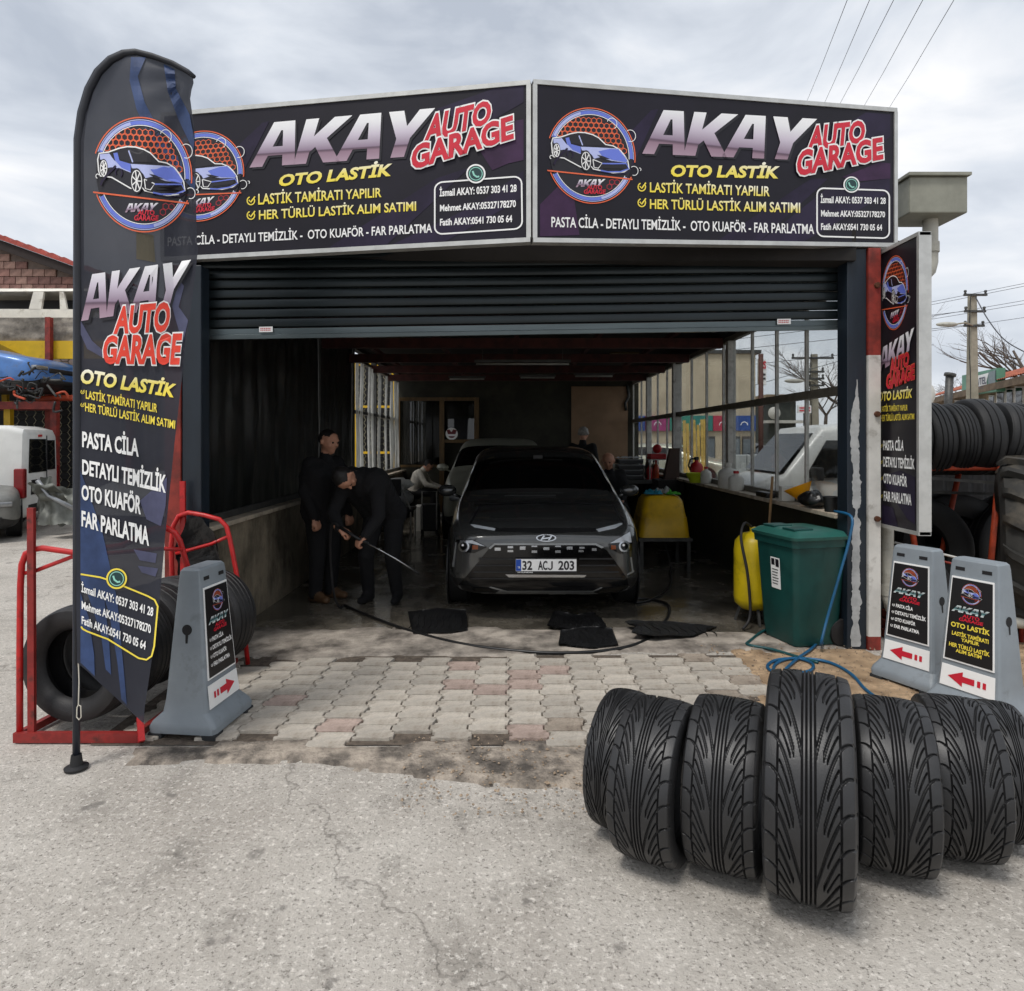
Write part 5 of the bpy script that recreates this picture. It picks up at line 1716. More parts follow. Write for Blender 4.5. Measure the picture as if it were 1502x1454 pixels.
# number plate
yp = min(f0(801, 829, .03).y, f0(760, 829, .03).y) - .012
fmp = plane_map((0, yp, 0), (0, -1, 0))
def pp(lst): return [fmp(x, y, 0) for x, y in zq(lst)]
np_ = thing  # keep plates as parts of the car
pq = pp([(572, 908), (985, 908), (985, 1006), (572, 1006)])
plo = MB().prism(pq, (0, .03, 0)).build('number_plate', m_clad, car0)
pq = [fmp(x, y, .003) for x, y in zq([(576, 912), (981, 912), (981, 992), (576, 992)])]
MB().prism(pq, (0, .002, 0)).build('plate_face', m_white, plo)
shape([zq([(577, 914), (612, 914), (612, 990), (577, 990)])], fmp, mat('plate_blue', (24, 74, 168), .4, var=.03), plo, .005, 'plate_band')
lettering('TR', zq([(588, 962), (606, 962), (606, 974), (588, 974)]), fmp, m_white, plo, .02, .007, 'plate_lettering')
quads(stroke(zq([(818, 926), (818, 968), (814, 977), (806, 981), (798, 978), (794, 970)]), 2.0), fmp, m_inkline, plo, .006, 'plate_lettering')
for s, a, b in (('32', 622, 684), ('AC', 726, 786), ('203', 862, 964)):
    lettering(s, zq([(a, 926), (b, 926), (b, 982), (a, 982)]), fmp, m_inkline, plo, .025, .006, 'plate_lettering')
lettering('HYUNDAI', zq([(590, 996), (688, 996), (688, 1004), (590, 1004)]), fmp, m_white, plo, .02, .004, 'plate_lettering')
patch(zq([(506, 1014), (1048, 1018), (1034, 1034), (530, 1034)]), m_cchrome, .02, 'chrome_bar')
patch(zq([(190, 1085), (205, 1090), (228, 1132), (440, 1138), (470, 1122), (396, 1100), (410, 1096), (520, 1124), (1090, 1124), (1148, 1098), (1155, 1104), (1090, 1132), (1132, 1146), (1306, 1140), (1330, 1092), (1338, 1094), (1314, 1152), (1130, 1162), (1070, 1160), (880, 1146), (480, 1160), (430, 1162), (218, 1144)]), m_skid, .02, 'skid_plate', 4)
patch(zq([(276, 1100), (396, 1108), (430, 1128), (300, 1126)]), m_gloss, .012, 'fog_lamp')
patch(zq([(1150, 1112), (1310, 1092), (1296, 1128), (1120, 1136)]), m_gloss, .012, 'fog_lamp')
patch(zq([(470, 1132), (1100, 1132), (1064, 1156), (880, 1150), (700, 1150), (490, 1156)]), m_clad, .022, 'skid_insert')
# bonnet shut lines and lower bumper edges
for pl in ([(262, 676), (330, 560), (345, 556), (280, 678)], [(1292, 672), (1238, 556), (1226, 556), (1276, 676)]):
    patch(zq(pl), m_clad, .003, 'bonnet_gap', 4)
patch(zq([(300, 545), (760, 528), (1230, 545), (1236, 556), (760, 541), (296, 556)]), m_clad, .006, 'scuttle')
for pl in ([(150, 960), (172, 800), (182, 800), (164, 965)], [(1352, 1000), (1340, 900), (1350, 898), (1364, 1000)], [(1318, 1012), (1366, 985), (1368, 998), (1322, 1020)]):
    patch(zq(pl), m_skid, .008, 'bumper_trim', 4)
for k in range(4):
    y = 905 + 44 * k
    patch(zq([(330 - 18 * k, y), (560, y), (560, y + 10), (324 - 18 * k, y + 10)]), m_clad, .016, 'grille_slat', 5, gr_)
    patch(zq([(1000, y), (1222 + 20 * k, y), (1228 + 20 * k, y + 10), (1000, y + 10)]), m_clad, .016, 'grille_slat', 5, gr_)
# wiper
MB().tube([f0(740, 727, .02), f0(775, 726.5, .02), f0(815, 726.5, .02)], .006, 6).build('wiper', m_clad, car0)
MB().box((.32 - .05, 7.12, 1.36), (.32 + .05, 7.16, 1.40), bev=.005).build('rear_view_mirror', m_clad, car0)

m_silver = mat('pale_silver_paint', (166, 166, 150), .35, .3, var=.05, coat=.5)
car('silver_car', 'pale silver car parked behind the grey car, only its roof, pillar and mirror showing', (-.16, 9.9, 0), 0, m_silver, 4.2, 1.78, 1.60)

# ================================================================== people
_b = bmesh.new()
bmesh.ops.create_icosphere(_b, subdivisions=2, radius=1.0)
_b.verts.index_update()
ICO = (np.array([tuple(v.co) for v in _b.verts]), np.array([[v.index for v in f.verts] for f in _b.faces]))
_b.free()
def person(label, J, mats, fwd, voxel=.011, thick=1.0, hair=1.0, hold=None):
    S = []   # spheres: centre, radius, region
    V3 = lambda p: Vector(p)
    J = {k: V3(v) for k, v in J.items()}
    def chain(a, b, r0, r1, reg):
        n = max(2, int((b - a).length / (min(r0, r1) * .45)))
        for i in range(n + 1):
            t = i / n
            S.append((a.lerp(b, t), r0 + (r1 - r0) * t, reg))
    k = thick
    up = (J['head'] - J['neck']).normalized()
    fw = V3(fwd).normalized()
    fw = (fw - up * fw.dot(up)).normalized()
    side = up.cross(fw)
    sh = (J['shR'] - J['shL']).normalized()
    # torso
    for t in [i / 8 for i in range(9)]:
        c = J['pel'].lerp(J['chest'], t)
        w_ = (.085 + .03 * abs(t - .35)) * k
        for s in (-1, 0, 1):
            S.append((c + sh * s * w_, (.118 + .018 * t) * k, 0 if t > .12 else 1))
    chain(J['chest'], J['shL'], .12 * k, .072 * k, 0); chain(J['chest'], J['shR'], .12 * k, .072 * k, 0)
    chain(J['chest'].lerp(J['neck'], .4), J['neck'], .085, .062, 0)
    for s in 'LR':
        chain(J['sh' + s], J['el' + s], .070 * k, .054 * k, 0)
        chain(J['el' + s], J['wr' + s], .054 * k, .040 * k, 0)
        chain(J['hip' + s], J['kn' + s], .098 * k, .070 * k, 1)
        chain(J['kn' + s], J['an' + s], .070 * k, .055 * k, 1)
        S.append((J['hip' + s], .115 * k, 1))
        toe = J['toe' + s]; an = J['an' + s]
        heel = an + (an - toe) * .25; heel.z = toe.z
        chain(heel, toe, .046, .038, 4); chain(an, an.lerp(toe, .55), .052, .04, 4)
        # hand: palm, four fingers of unequal length curling, thumb from the side
        d = V3(J.get('hd' + s, J['wr' + s] + (J['wr' + s] - J['el' + s]))) - J['wr' + s]
        d.normalize()
        ref = V3(J.get('hp' + s, (0, 0, -1)))
        pn = (ref - d * ref.dot(d)).normalized()      # palm side: fingers curl this way
        lat = d.cross(pn)
        w0 = J['wr' + s]
        chain(w0 - d * .03, w0 + d * .02, .030, .029, 2)
        for q in range(4):
            o_ = (q - 1.5) * .0205
            L_ = (.070, .080, .075, .058)[q]
            kn = w0 + d * .088 + lat * o_
            chain(w0 + d * .02 + lat * o_ * .8, kn, .0155, .0125, 2)
            m1 = kn + d * L_ * .38 + pn * L_ * .30
            m2 = m1 + pn * L_ * .42 - d * L_ * .05
            m3 = m2 - d * L_ * .34 + pn * L_ * .05
            chain(kn, m1, .0115, .0105, 2); chain(m1, m2, .0105, .0095, 2); chain(m2, m3, .0095, .0085, 2)
        tb = w0 + d * .03 - lat * .032
        chain(tb, tb + d * .035 - lat * .018 + pn * .018, .0145, .012, 2)
        chain(tb + d * .035 - lat * .018 + pn * .018, tb + d * .055 + lat * .004 + pn * .042, .012, .0095, 2)
    # head
    h_ = J['head']
    chain(J['neck'] - up * .02, h_ - up * .05, .058, .056, 2)
    S.append((h_ + up * .025 - fw * .012, .094, 3 if hair > 0 else 2))
    S.append((h_ + up * .02 + fw * .018, .086, 2))
    S.append((h_ - up * .03 + fw * .030, .074, 2))
    S.append((h_ - up * .075 + fw * .048, .046, 2))
    chain(h_ + up * .01 + fw * .098, h_ - up * .022 + fw * .114, .010, .015, 2)
    S.append((h_ - up * .066 + fw * .088, .016, 2)); S.append((h_ - up * .092 + fw * .082, .020, 2))
    for s in (-1, 1):
        S.append((h_ + side * s * .090 - up * .004, .020, 2)); S.append((h_ + side * s * .088 - up * .024, .014, 2))
        S.append((h_ + side * s * .036 + up * .022 + fw * .088, .016, 2))
        S.append((h_ + side * s * .045 - up * .028 + fw * .070, .026, 2))
    iv, ifc = ICO
    nv_, k_ = len(iv), len(S)
    cc = np.array([tuple(c) for c, _, _ in S]); rr_ = np.array([r_ for _, r_, _ in S])
    av = (cc[:, None, :] + iv[None] * rr_[:, None, None]).reshape(-1, 3)
    af = (ifc[None] + (np.arange(k_) * nv_)[:, None, None]).reshape(-1, 3)
    me = bpy.data.meshes.new('p')
    me.from_pydata(av.tolist(), [], af.tolist())
    ob = bpy.data.objects.new('p', me); COL.objects.link(ob)
    md = ob.modifiers.new('r', 'REMESH'); md.mode = 'VOXEL'; md.voxel_size = voxel
    m2_ = ob.modifiers.new('s', 'SMOOTH'); m2_.factor = .5; m2_.iterations = 3
    dg = bpy.context.evaluated_depsgraph_get()
    em = bpy.data.meshes.new_from_object(ob.evaluated_get(dg))
    bpy.data.objects.remove(ob); bpy.data.meshes.remove(me)
    C_ = np.array([tuple(c) for c, _, _ in S]); Rr = np.array([r_ for _, r_, _ in S]); G = np.array([g_ for _, _, g_ in S])
    n = len(em.polygons)
    ctr = np.zeros(n * 3); em.polygons.foreach_get('center', ctr); ctr = ctr.reshape(-1, 3)
    idx = np.zeros(n, dtype=np.int32)
    for a in range(0, n, 2000):
        dd = np.linalg.norm(ctr[a:a + 2000, None, :] - C_[None], axis=2) - Rr[None]
        idx[a:a + 2000] = G[dd.argmin(axis=1)]
    # hair line: only the back and top of the skull
    hp_ = ctr - np.array(tuple(h_))
    f_ = hp_ @ np.array(tuple(fw)); u_ = hp_ @ np.array(tuple(up))
    hd = (np.abs(hp_).max(axis=1) < .16) & ((idx == 3) | (idx == 2)) & (np.linalg.norm(hp_, axis=1) < .135)
    if hair > 0:
        isx = hd & (((u_ > .055) & (f_ < .062)) | ((f_ < .0) & (u_ > -.035 - .3 * np.minimum(f_ + .0, 0) * -1)))
        idx[(idx == 3)] = 2
        idx[isx] = 3
    for m in mats: em.materials.append(m)
    em.polygons.foreach_set('material_index', idx)
    em.polygons.foreach_set('use_smooth', [True] * n)
    base = Vector((J['pel'].x, J['pel'].y, 0))
    em.transform(Matrix.Translation(-base))
    o = link('person', em, None, Matrix.Translation(base))
    tag(o, label, 'person')
    for s in (-1, 1):
        MB().ball(h_ + side * s * .034 + up * .004 + fw * .0935, .0105, 10, 8).build('eye', mat('eye', (36, 26, 20), .2), o, smooth=True)
    return o

m_skin = mat('skin', (190, 138, 112), .55, var=.08, scale=20)
m_hairb = mat('black_hair', (24, 20, 18), .6, var=.2, scale=60)
m_hairg = mat('grey_hair', (150, 146, 140), .6, var=.2, scale=60)
m_cl1 = mat('black_cloth', (13, 12, 15), .9, var=.2, scale=14, bump=.3, bscale=24)
m_cl2 = mat('dark_trousers', (14, 14, 17), .9, var=.2, scale=14, bump=.3, bscale=24)
m_cl3 = mat('cream_sweater', (196, 190, 178), .95, var=.1, scale=18, bump=.3, bscale=30)
m_shoe = mat('brown_shoe', (86, 62, 40), .6, var=.2)
m_shoew = mat('pale_trainer', (176, 174, 170), .6, var=.2)

def standing(x, y, hgt, yaw, lean=0.0, armb=.25):
    """joint table for a standing figure facing yaw (0 = towards the camera)"""
    s = hgt / 1.75
    ca, sa = math.cos(yaw), math.sin(yaw)
    def T(a, b, c):           # a right-hand side, b forward, c up
        return (x + (a * ca + b * sa) * s, y + (a * sa - b * ca) * s, c * s)
    J = dict(pel=T(0, 0, .93), chest=T(0, .03 + lean, 1.28), neck=T(0, .04 + lean, 1.49), head=T(0, .07 + lean, 1.635))
    for sg, n in ((-1, 'L'), (1, 'R')):
        J['sh' + n] = T(sg * .18, .01 + lean, 1.40)
        J['el' + n] = T(sg * .25, .0 + lean * .7, 1.13)
        J['wr' + n] = T(sg * .24, armb * .5, .88)
        J['hip' + n] = T(sg * .10, 0, .90)
        J['kn' + n] = T(sg * .11, .03, .48)
        J['an' + n] = T(sg * .11, 0, .085)
        J['toe' + n] = T(sg * .13, .17, .042)
    return J, (sa, -ca, -.05)
J, fw = standing(-1.82, 6.42, 1.665, R(62))
person('stocky man in dark clothes and brown shoes standing by the left wall', J, [m_cl1, m_cl2, m_skin, m_hairb, m_shoe], fw, .011, 1.18, hair=1)

# bent man with the pressure lance
J = dict(pel=(-1.22, 6.42, .86), chest=(-1.36, 6.12, 1.17), neck=(-1.43, 5.97, 1.24), head=(-1.475, 5.86, 1.235),
         shL=(-1.53, 6.10, 1.16), shR=(-1.21, 6.02, 1.15), elL=(-1.60, 5.98, .90), elR=(-1.17, 5.90, .88), wrL=(-1.51, 5.84, .78), wrR=(-1.27, 5.80, .72),
         hdL=(-1.40, 5.82, .73), hdR=(-1.33, 5.77, .66), hpL=(.3, .1, -1), hpR=(-.4, 0, -1),
         hipL=(-1.31, 6.42, .84), hipR=(-1.12, 6.40, .84), knL=(-1.36, 6.24, .46), knR=(-1.10, 6.20, .46), anL=(-1.36, 6.36, .085), anR=(-1.08, 6.34, .085), toeL=(-1.40, 6.20, .042), toeR=(-1.08, 6.18, .042))
person('man in black bending forward, washing the car with a spray lance', J, [m_cl1, m_cl2, m_skin, m_hairb, m_cl1], (.18, -.62, -.75), .009, 1.12)
lance = thing('spray_lance', 'thin black pressure-washer lance held by the bending man', 'lance', (-1.3, 5.8, .7))
MB().tube([(-1.50, 5.80, .80), (-1.36, 5.775, .715), (-1.24, 5.765, .655)], .016, 10).build('grip', m_clad, lance, smooth=True)
MB().tube([(-1.24, 5.765, .655), (-1.00, 5.78, .52), (-.82, 5.80, .40)], .0075, 8).build('pipe', m_cchrome, lance, smooth=True)
MB().tube([(-.83, 5.80, .405), (-.79, 5.805, .375)], .012, 8).build('nozzle', m_clad, lance, smooth=True)
MB().tube(smoothpath([(-1.50, 5.80, .80), (-1.58, 5.85, .80), (-1.62, 5.95, .5), (-1.60, 6.0, .15), (-1.56, 6.05, .02)] + ground_path([(505, 888)], .014)), .011, 8).build('supply_hose', m_black, lance, smooth=True)

# seated man in the pale sweater by the office
J = dict(pel=(-1.93, 13.25, .52), chest=(-1.80, 13.22, .84), neck=(-1.70, 13.20, .98), head=(-1.62, 13.18, 1.06), shL=(-1.78, 13.02, .92), shR=(-1.76, 13.40, .92), elL=(-1.64, 12.98, .68), elR=(-1.62, 13.44, .68), wrL=(-1.42, 13.06, .62), wrR=(-1.40, 13.30, .62),
         hipL=(-1.92, 13.14, .50), hipR=(-1.92, 13.36, .50), knL=(-1.50, 13.10, .50), knR=(-1.50, 13.40, .50), anL=(-1.52, 13.10, .085), anR=(-1.50, 13.40, .085), toeL=(-1.36, 13.08, .042), toeR=(-1.34, 13.40, .042))
person('man in a cream sweater sitting hunched on a stool by the office front', J, [m_cl3, m_cl2, m_skin, m_hairb, m_shoew], (.9, -.1, -.45), .013, 1.0)
st_ = thing('stool', 'low stool under the man in the cream sweater', 'stool', (-1.95, 13.25, 0))
MB().lathe([(.001, .40), (.15, .40), (.16, .385), (.15, .37), (.001, .37)], 20, (-1.95, 13.25, 0)).build('seat', m_clad, st_, smooth=40)
for a in (45, 135, 225, 315):
    MB().tube([(-1.95 + .11 * math.cos(R(a)), 13.25 + .11 * math.sin(R(a)), .37), (-1.95 + .15 * math.cos(R(a)), 13.25 + .15 * math.sin(R(a)), 0)], .013, 6).build('leg', m_dsteel, st_)
J, fw = standing(1.24, 11.2, 1.80, R(155), .05)
person('grey-haired man in a dark jacket standing behind the car with his back turned', J, [m_cl1, m_cl2, m_skin, m_hairg, m_cl1], fw, .013, 1.1)
J = dict(pel=(1.55, 9.75, .60), chest=(1.50, 9.68, .96), neck=(1.48, 9.64, 1.13), head=(1.46, 9.60, 1.26), shL=(1.33, 9.66, 1.06), shR=(1.67, 9.70, 1.06), elL=(1.27, 9.58, .80), elR=(1.72, 9.60, .80), wrL=(1.36, 9.36, .70), wrR=(1.62, 9.36, .70),
         hipL=(1.45, 9.72, .58), hipR=(1.65, 9.74, .58), knL=(1.40, 9.30, .56), knR=(1.66, 9.30, .56), anL=(1.40, 9.32, .085), anR=(1.66, 9.32, .085), toeL=(1.38, 9.16, .042), toeR=(1.67, 9.16, .042))
person('bald-headed seated man in dark clothes to the right of the grey car', J, [m_cl1, m_cl2, m_skin, m_hairg, m_cl1], (-.25, -.9, -.2), .013, 1.08, hair=0)
st2 = copy_tree(st_, (1.56, 9.78, 0), None, 'stool under the seated man to the right of the car', scale=(1, 1, 1.16))

# ================================================================== things inside the garage
def tagm(mb, name, m, label, cat, smooth=False, group=None):
    return tag(mb.build(name, m, None, smooth), label, cat, group)
m_ytub = mat('yellow_tub_plastic', (206, 164, 20), .45, var=.12, scale=4, dirt=((130, 98, 22), 3, .5, .72))
tub = thing('yellow_tub', 'big upturned yellow plastic tub standing on a dark cart right of the car', 'tub', (1.86, 8.05, .405))
loftbox([(.405, .305, .29, 0), (.43, .30, .285, 0), (.64, .278, .265, 0), (.645, .272, .26, 0), (.84, .235, .22, 0), (.885, .20, .185, 0), (.90, .14, .13, 0)], .07, 5).build('shell', m_ytub, tub, smooth=40, local=True)
for o in kids(tub): o.location = (0, 0, -.405)
crt = thing('steel_cart', 'dark steel cart under the yellow tub', 'cart', (1.86, 8.05, 0))
MB().box((1.54, 7.74, .36), (2.18, 8.36, .40), bev=.004).build('top', m_dsteel, crt)
for sx in (1.58, 2.14):
    for sy in (7.78, 8.32):
        MB().box((sx - .02, sy - .02, 0), (sx + .02, sy + .02, .36)).build('leg', m_dsteel, crt)
def cloth(label, c, sx, sy, hgt, m, seed):
    mb = MB().grid(lambda u, v: (c[0] + (u - .5) * sx + .03 * noise.noise(Vector((u * 3, v * 3, seed))), c[1] + (v - .5) * sy, c[2] + .006 + hgt * abs(noise.noise(Vector((u * 4, v * 4, seed + 4)))) * (1 - (2 * u - 1) ** 4) * (1 - (2 * v - 1) ** 4)), 20, 20)
    return tagm(mb, 'cloth', m, label, 'cloth', True)
cloth('teal cleaning cloth crumpled on the tub', (1.76, 7.98, .905), .22, .18, .10, mat('teal_cloth', (36, 128, 150), .9), 1)
cloth('grey cleaning rag heaped behind the teal cloth', (1.90, 8.14, .905), .26, .2, .14, mat('grey_rag', (150, 150, 146), .9), 2)
cloth('bright green cloth at the tub corner', (2.0, 7.95, .905), .18, .14, .07, mat('green_cloth', (70, 160, 50), .9), 3)

def bottle(name, label, c, r_, hgt, m, cap, cat='bottle', hand=False):
    t = thing(name, label, cat, c)
    MB().lathe([(.001, 0), (r_ * .9, 0), (r_, .02), (r_, hgt * .6), (r_ * .8, hgt * .72), (r_ * .32, hgt * .80), (r_ * .30, hgt * .88), (.001, hgt * .88)], 20, c).build('body', m, t, smooth=40)
    MB().lathe([(.001, hgt), (r_ * .36, hgt), (r_ * .38, hgt * .87), (.001, hgt * .87)], 14, c).build('cap', cap, t, smooth=40)
    if hand:
        c = Vector(c)
        MB().tube([c + Vector((-r_ * .3, 0, hgt * .93)), c + Vector((-r_ * 1.0, 0, hgt * .9)), c + Vector((-r_ * 1.3, 0, hgt * .65)), c + Vector((-r_ * .95, 0, hgt * .45))], .012, 8).build('handle', cap, t, smooth=True)
    return t
m_wpl = mat('white_plastic', (214, 212, 204), .5, var=.05, transl=.2)
m_rpl = mat('red_plastic', (176, 30, 34), .45)
zs = .995
bottle('jerry_can', 'large white plastic canister on the sill', (2.60, 7.75, zs), .115, .30, m_wpl, m_wpl, 'canister')
bottle('jerry_can', 'smaller white canister with red cap beside the large one', (2.58, 7.42, zs), .085, .22, m_wpl, m_rpl, 'canister')
bottle('spray_bottle', 'white bottle with red cap behind the green bowl', (2.60, 8.62, zs), .07, .22, m_wpl, m_rpl)
bottle('pump_sprayer', 'red pump sprayer with black handle on the sill', (2.57, 8.95, zs), .085, .34, m_rpl, m_clad, 'sprayer', True)
tagm(MB().lathe([(.001, 0), (.07, 0), (.13, .12), (.135, .13), (.12, .13), (.06, .012), (.001, .012)], 22, (2.50, 8.75, zs + .0)), 'plastic_bowl', mat('lime_plastic', (178, 196, 40), .45), 'lime green bowl on the sill beside the sprayer', 'bowl', 40)
tub_t = thing('funnel', 'orange-yellow plastic funnel tipped on the sill', 'funnel', (2.575, 5.78, zs + .06))
fn = MB().lathe([(.125, .0), (.115, .015), (.05, .11), (.032, .125), (.022, .17), (.018, .17), (.028, .122), (.046, .105), (.11, .012)], 28, (0, 0, 0), 'Z', 0, True).build('cone', mat('orange_plastic', (234, 160, 20), .4), tub_t, smooth=40, local=True)
tub_t.rotation_euler = (R(12), R(160), 0)
tub_t.location = (2.56, 5.80, zs + .165)
bg_ = MB().grid(lambda u, v: Vector((2.56, 5.52, zs + .004)) + Vector((.10 * math.sin(math.pi * v) * math.cos(6.283 * u), .14 * math.sin(math.pi * v) * math.sin(6.283 * u), .065 - .065 * math.cos(math.pi * v))) * (1 + .22 * noise.noise(Vector((math.cos(6.283 * u) * 2, math.sin(6.283 * u) * 2, v * 3)))), 24, 14)
tagm(bg_, 'black_bag', MATS['black_bin_liner'], 'small crumpled black bag on the sill beside the orange funnel', 'bag', True)
tagm(MB().lathe([(.001, 0), (.045, 0), (.060, .115), (.063, .115), (.063, .122), (.055, .122), (.042, .01), (.001, .01)], 20, (2.57, 5.22, zs)), 'plastic_cup', m_clad, 'black plastic pot on the sill next to the post', 'cup', 40)
tagm(MB().box((2.53, 6.42, zs + .001), (2.62, 6.70, zs + .05), bev=.008), 'sponge', m_clad, 'dark scrubbing block lying on the sill', 'sponge')
tagm(MB().box((2.54, 6.08, zs + .001), (2.66, 6.16, zs + .14), bev=.006), 'paper_cup', m_wpl, 'white box standing on the sill left of the funnel', 'box')
brm = thing('broom', 'broom with wooden stick leaning against the sill', 'broom', (2.42, 6.1, 0))
MB().tube([(2.36, 6.05, .05), (2.50, 6.20, 1.22)], .013, 8).build('stick', mat('broom_wood', (140, 110, 74), .7), brm, smooth=True)
MB().box((2.22, 5.98, .0), (2.50, 6.06, .07), bev=.01).build('brush', m_clad, brm)

# work bench at the far right with stacked crates, jars and bottles
bench = thing('work_bench', 'dark workbench along the far right wall carrying crates and jars', 'bench', (2.2, 10.9, 0))
MB().box((1.75, 10.45, .86), (2.58, 12.3, .92), bev=.005).build('top', m_dsteel, bench)
MB().box((2.50, 10.50, 0), (2.57, 12.25, .859)).build('back_panel', m_ceil, bench)
for x in (1.8, 2.44):
    for y in (10.5, 12.2): MB().box((x - .03, y - .03, 0), (x + .03, y + .03, .859)).build('leg', m_dsteel, bench)
m_crate = mat('black_crate', (24, 26, 28), .4, var=.2)
pos = ('bottom', 'second', 'third', 'top')
for k in range(4):
    t = thing('black_crate', '%s flat black crate of the stack on the workbench' % pos[k], 'crate', (1.98, 10.75, .922 + .085 * k), 0, 'flat black crates on the workbench')
    z = .922 + .085 * k
    MB().box((1.78, 10.58, z), (2.18, 10.95, z + .07), bev=.008).build('tray', m_crate, t)
    MB().box((1.775, 10.574, z + .058), (2.185, 10.578, z + .076)).build('rim', mat('crate_rim', (120, 122, 124), .4), t)
wr_ = MB().grid(lambda u, v: (1.78 + .40 * u, 10.58 + .37 * v, 1.265 + .05 * abs(noise.noise(Vector((u * 5, v * 5, 1))))), 16, 14)
tagm(wr_, 'plastic_wrap', mat('clear_wrap', (190, 192, 192), .3), 'pale plastic wrap lying on the stack of black crates', 'wrap', True)
for i, (x, y, c, lab) in enumerate(((2.30, 10.7, m_rpl, 'short red jar beside the crates'), (2.42, 10.75, mat('orange_jar', (178, 70, 30), .4), 'orange jar beside the red jar'), (2.34, 11.0, mat('brown_jar', (60, 36, 24), .4), 'brown bottle behind the jars'), (2.24, 11.05, m_wpl, 'white jar behind the crates'), (2.46, 11.1, mat('clear_jar', (120, 110, 90), .3), 'amber bottle near the window'))):
    bottle('jar', lab, (x, y, .922), .05, .26 + .05 * (i % 3), c, m_rpl if i % 2 else m_clad, 'jar')
rkk = thing('red_crate', 'red plastic crate on the small shelf above the jars', 'crate', (2.42, 10.62, 1.26))
MB().box((2.26, 10.50, 1.24), (2.56, 10.80, 1.255)).build('shelf', m_steel, rkk)
for x in (2.27, 2.55): MB().box((x - .008, 10.50, .922), (x + .008, 10.52, 1.239)).build('shelf_leg', m_steel, rkk)
MB().box((2.28, 10.53, 1.256), (2.54, 10.78, 1.34), bev=.012).build('tray', m_rpl, rkk)
MB().ball((2.42, 10.66, 1.42), (.075, .07, .075)).build('bundle', m_rpl, rkk, smooth=True)
tagm(MB().lathe([(.001, 0), (.085, 0), (.11, .2), (.10, .2), (.08, .012), (.001, .012)], 18, (2.02, 12.0, .922)), 'bucket', m_wpl, 'white bucket at the far end of the workbench', 'bucket', 40)
gas = thing('tool_case', 'dark tool case leaning against the window post', 'case', (2.44, 9.9, 0))
MB().hexa([(2.34, 9.82, .97), (2.56, 9.82, .97), (2.56, 9.98, .97), (2.34, 9.98, .97)], [(2.44, 9.86, 1.44), (2.58, 9.86, 1.44), (2.58, 9.96, 1.44), (2.44, 9.96, 1.44)]).build('case', mat('brown_case', (58, 36, 24), .6), gas)
MB().box((2.22, 9.7, 0), (2.60, 10.12, .969)).build('stand', m_ceil, gas)

# left side: chairs with white bags, a bin
ch = thing('metal_chair', 'grey tube-frame chair loaded with bags at the left wall', 'chair', (-1.75, 10.4, 0))
for (x, y) in ((-2.0, 10.15), (-1.52, 10.15), (-2.0, 10.65), (-1.52, 10.65)):
    MB().tube([(x, y, .0), (x, y, .45)], .014, 8).build('leg', m_steel, ch)
MB().box((-2.02, 10.12, .45), (-1.50, 10.68, .49), bev=.01).build('seat', m_clad, ch)
MB().tube([(-1.52, 10.14, .49), (-1.70, 10.12, .95)], .014, 8).build('back_frame', m_steel, ch)
MB().tube([(-2.02, 10.14, .49), (-2.06, 10.12, .95)], .014, 8).build('back_frame', m_steel, ch)
MB().box((-2.06, 10.10, .70), (-1.66, 10.13, .96), bev=.01).build('backrest', m_clad, ch)
def sack(label, c, r_, m, seed):
    c = Vector(c)
    mb = MB().grid(lambda u, v: c + Vector((r_[0] * math.sin(math.pi * v) * math.cos(6.283 * u), r_[1] * math.sin(math.pi * v) * math.sin(6.283 * u), r_[2] - r_[2] * math.cos(math.pi * v))) * 1.0 + Vector((1, 1, .5)) * .06 * noise.noise(Vector((math.cos(6.283 * u) * 2, math.sin(6.283 * u) * 2, v * 4 + seed))), 26, 16)
    return tagm(mb, 'plastic_bag', m, label, 'bag', True)
sack('white plastic bag heaped on the chair, topmost', (-1.76, 10.40, .76), (.22, .2, .10), m_wpl, 1)
sack('white plastic bag on the chair seat under the other bag', (-1.74, 10.42, .492), (.22, .22, .135), mat('grey_bag', (170, 170, 168), .5), 5)
wbk = thing('paper_crate', 'white cardboard box on the floor beside the loaded chair', 'box', (-1.35, 11.4, 0))
MB().box((-1.62, 11.2, .0), (-1.22, 11.6, .42), bev=.006).build('carton', m_wpl, wbk)
wt = thing('waste_trolley', 'dark machine standing between the chair and the stool', 'trolley', (-1.25, 10.9, 0))
MB().box((-1.45, 10.75, .06), (-1.15, 11.05, .50), bev=.03).build('housing', m_clad, wt)
MB().tube([(-1.42, 10.74, .06), (-1.42, 10.74, .72), (-1.18, 10.74, .72), (-1.18, 10.74, .06)], .012, 8).build('handle', m_steel, wt)
for x in (-1.42, -1.18): MB().lathe([(.001, -.02), (.06, -.02), (.06, .02), (.001, .02)], 16, (x, 10.78, .061), 'X').build('wheel', m_black, wt)

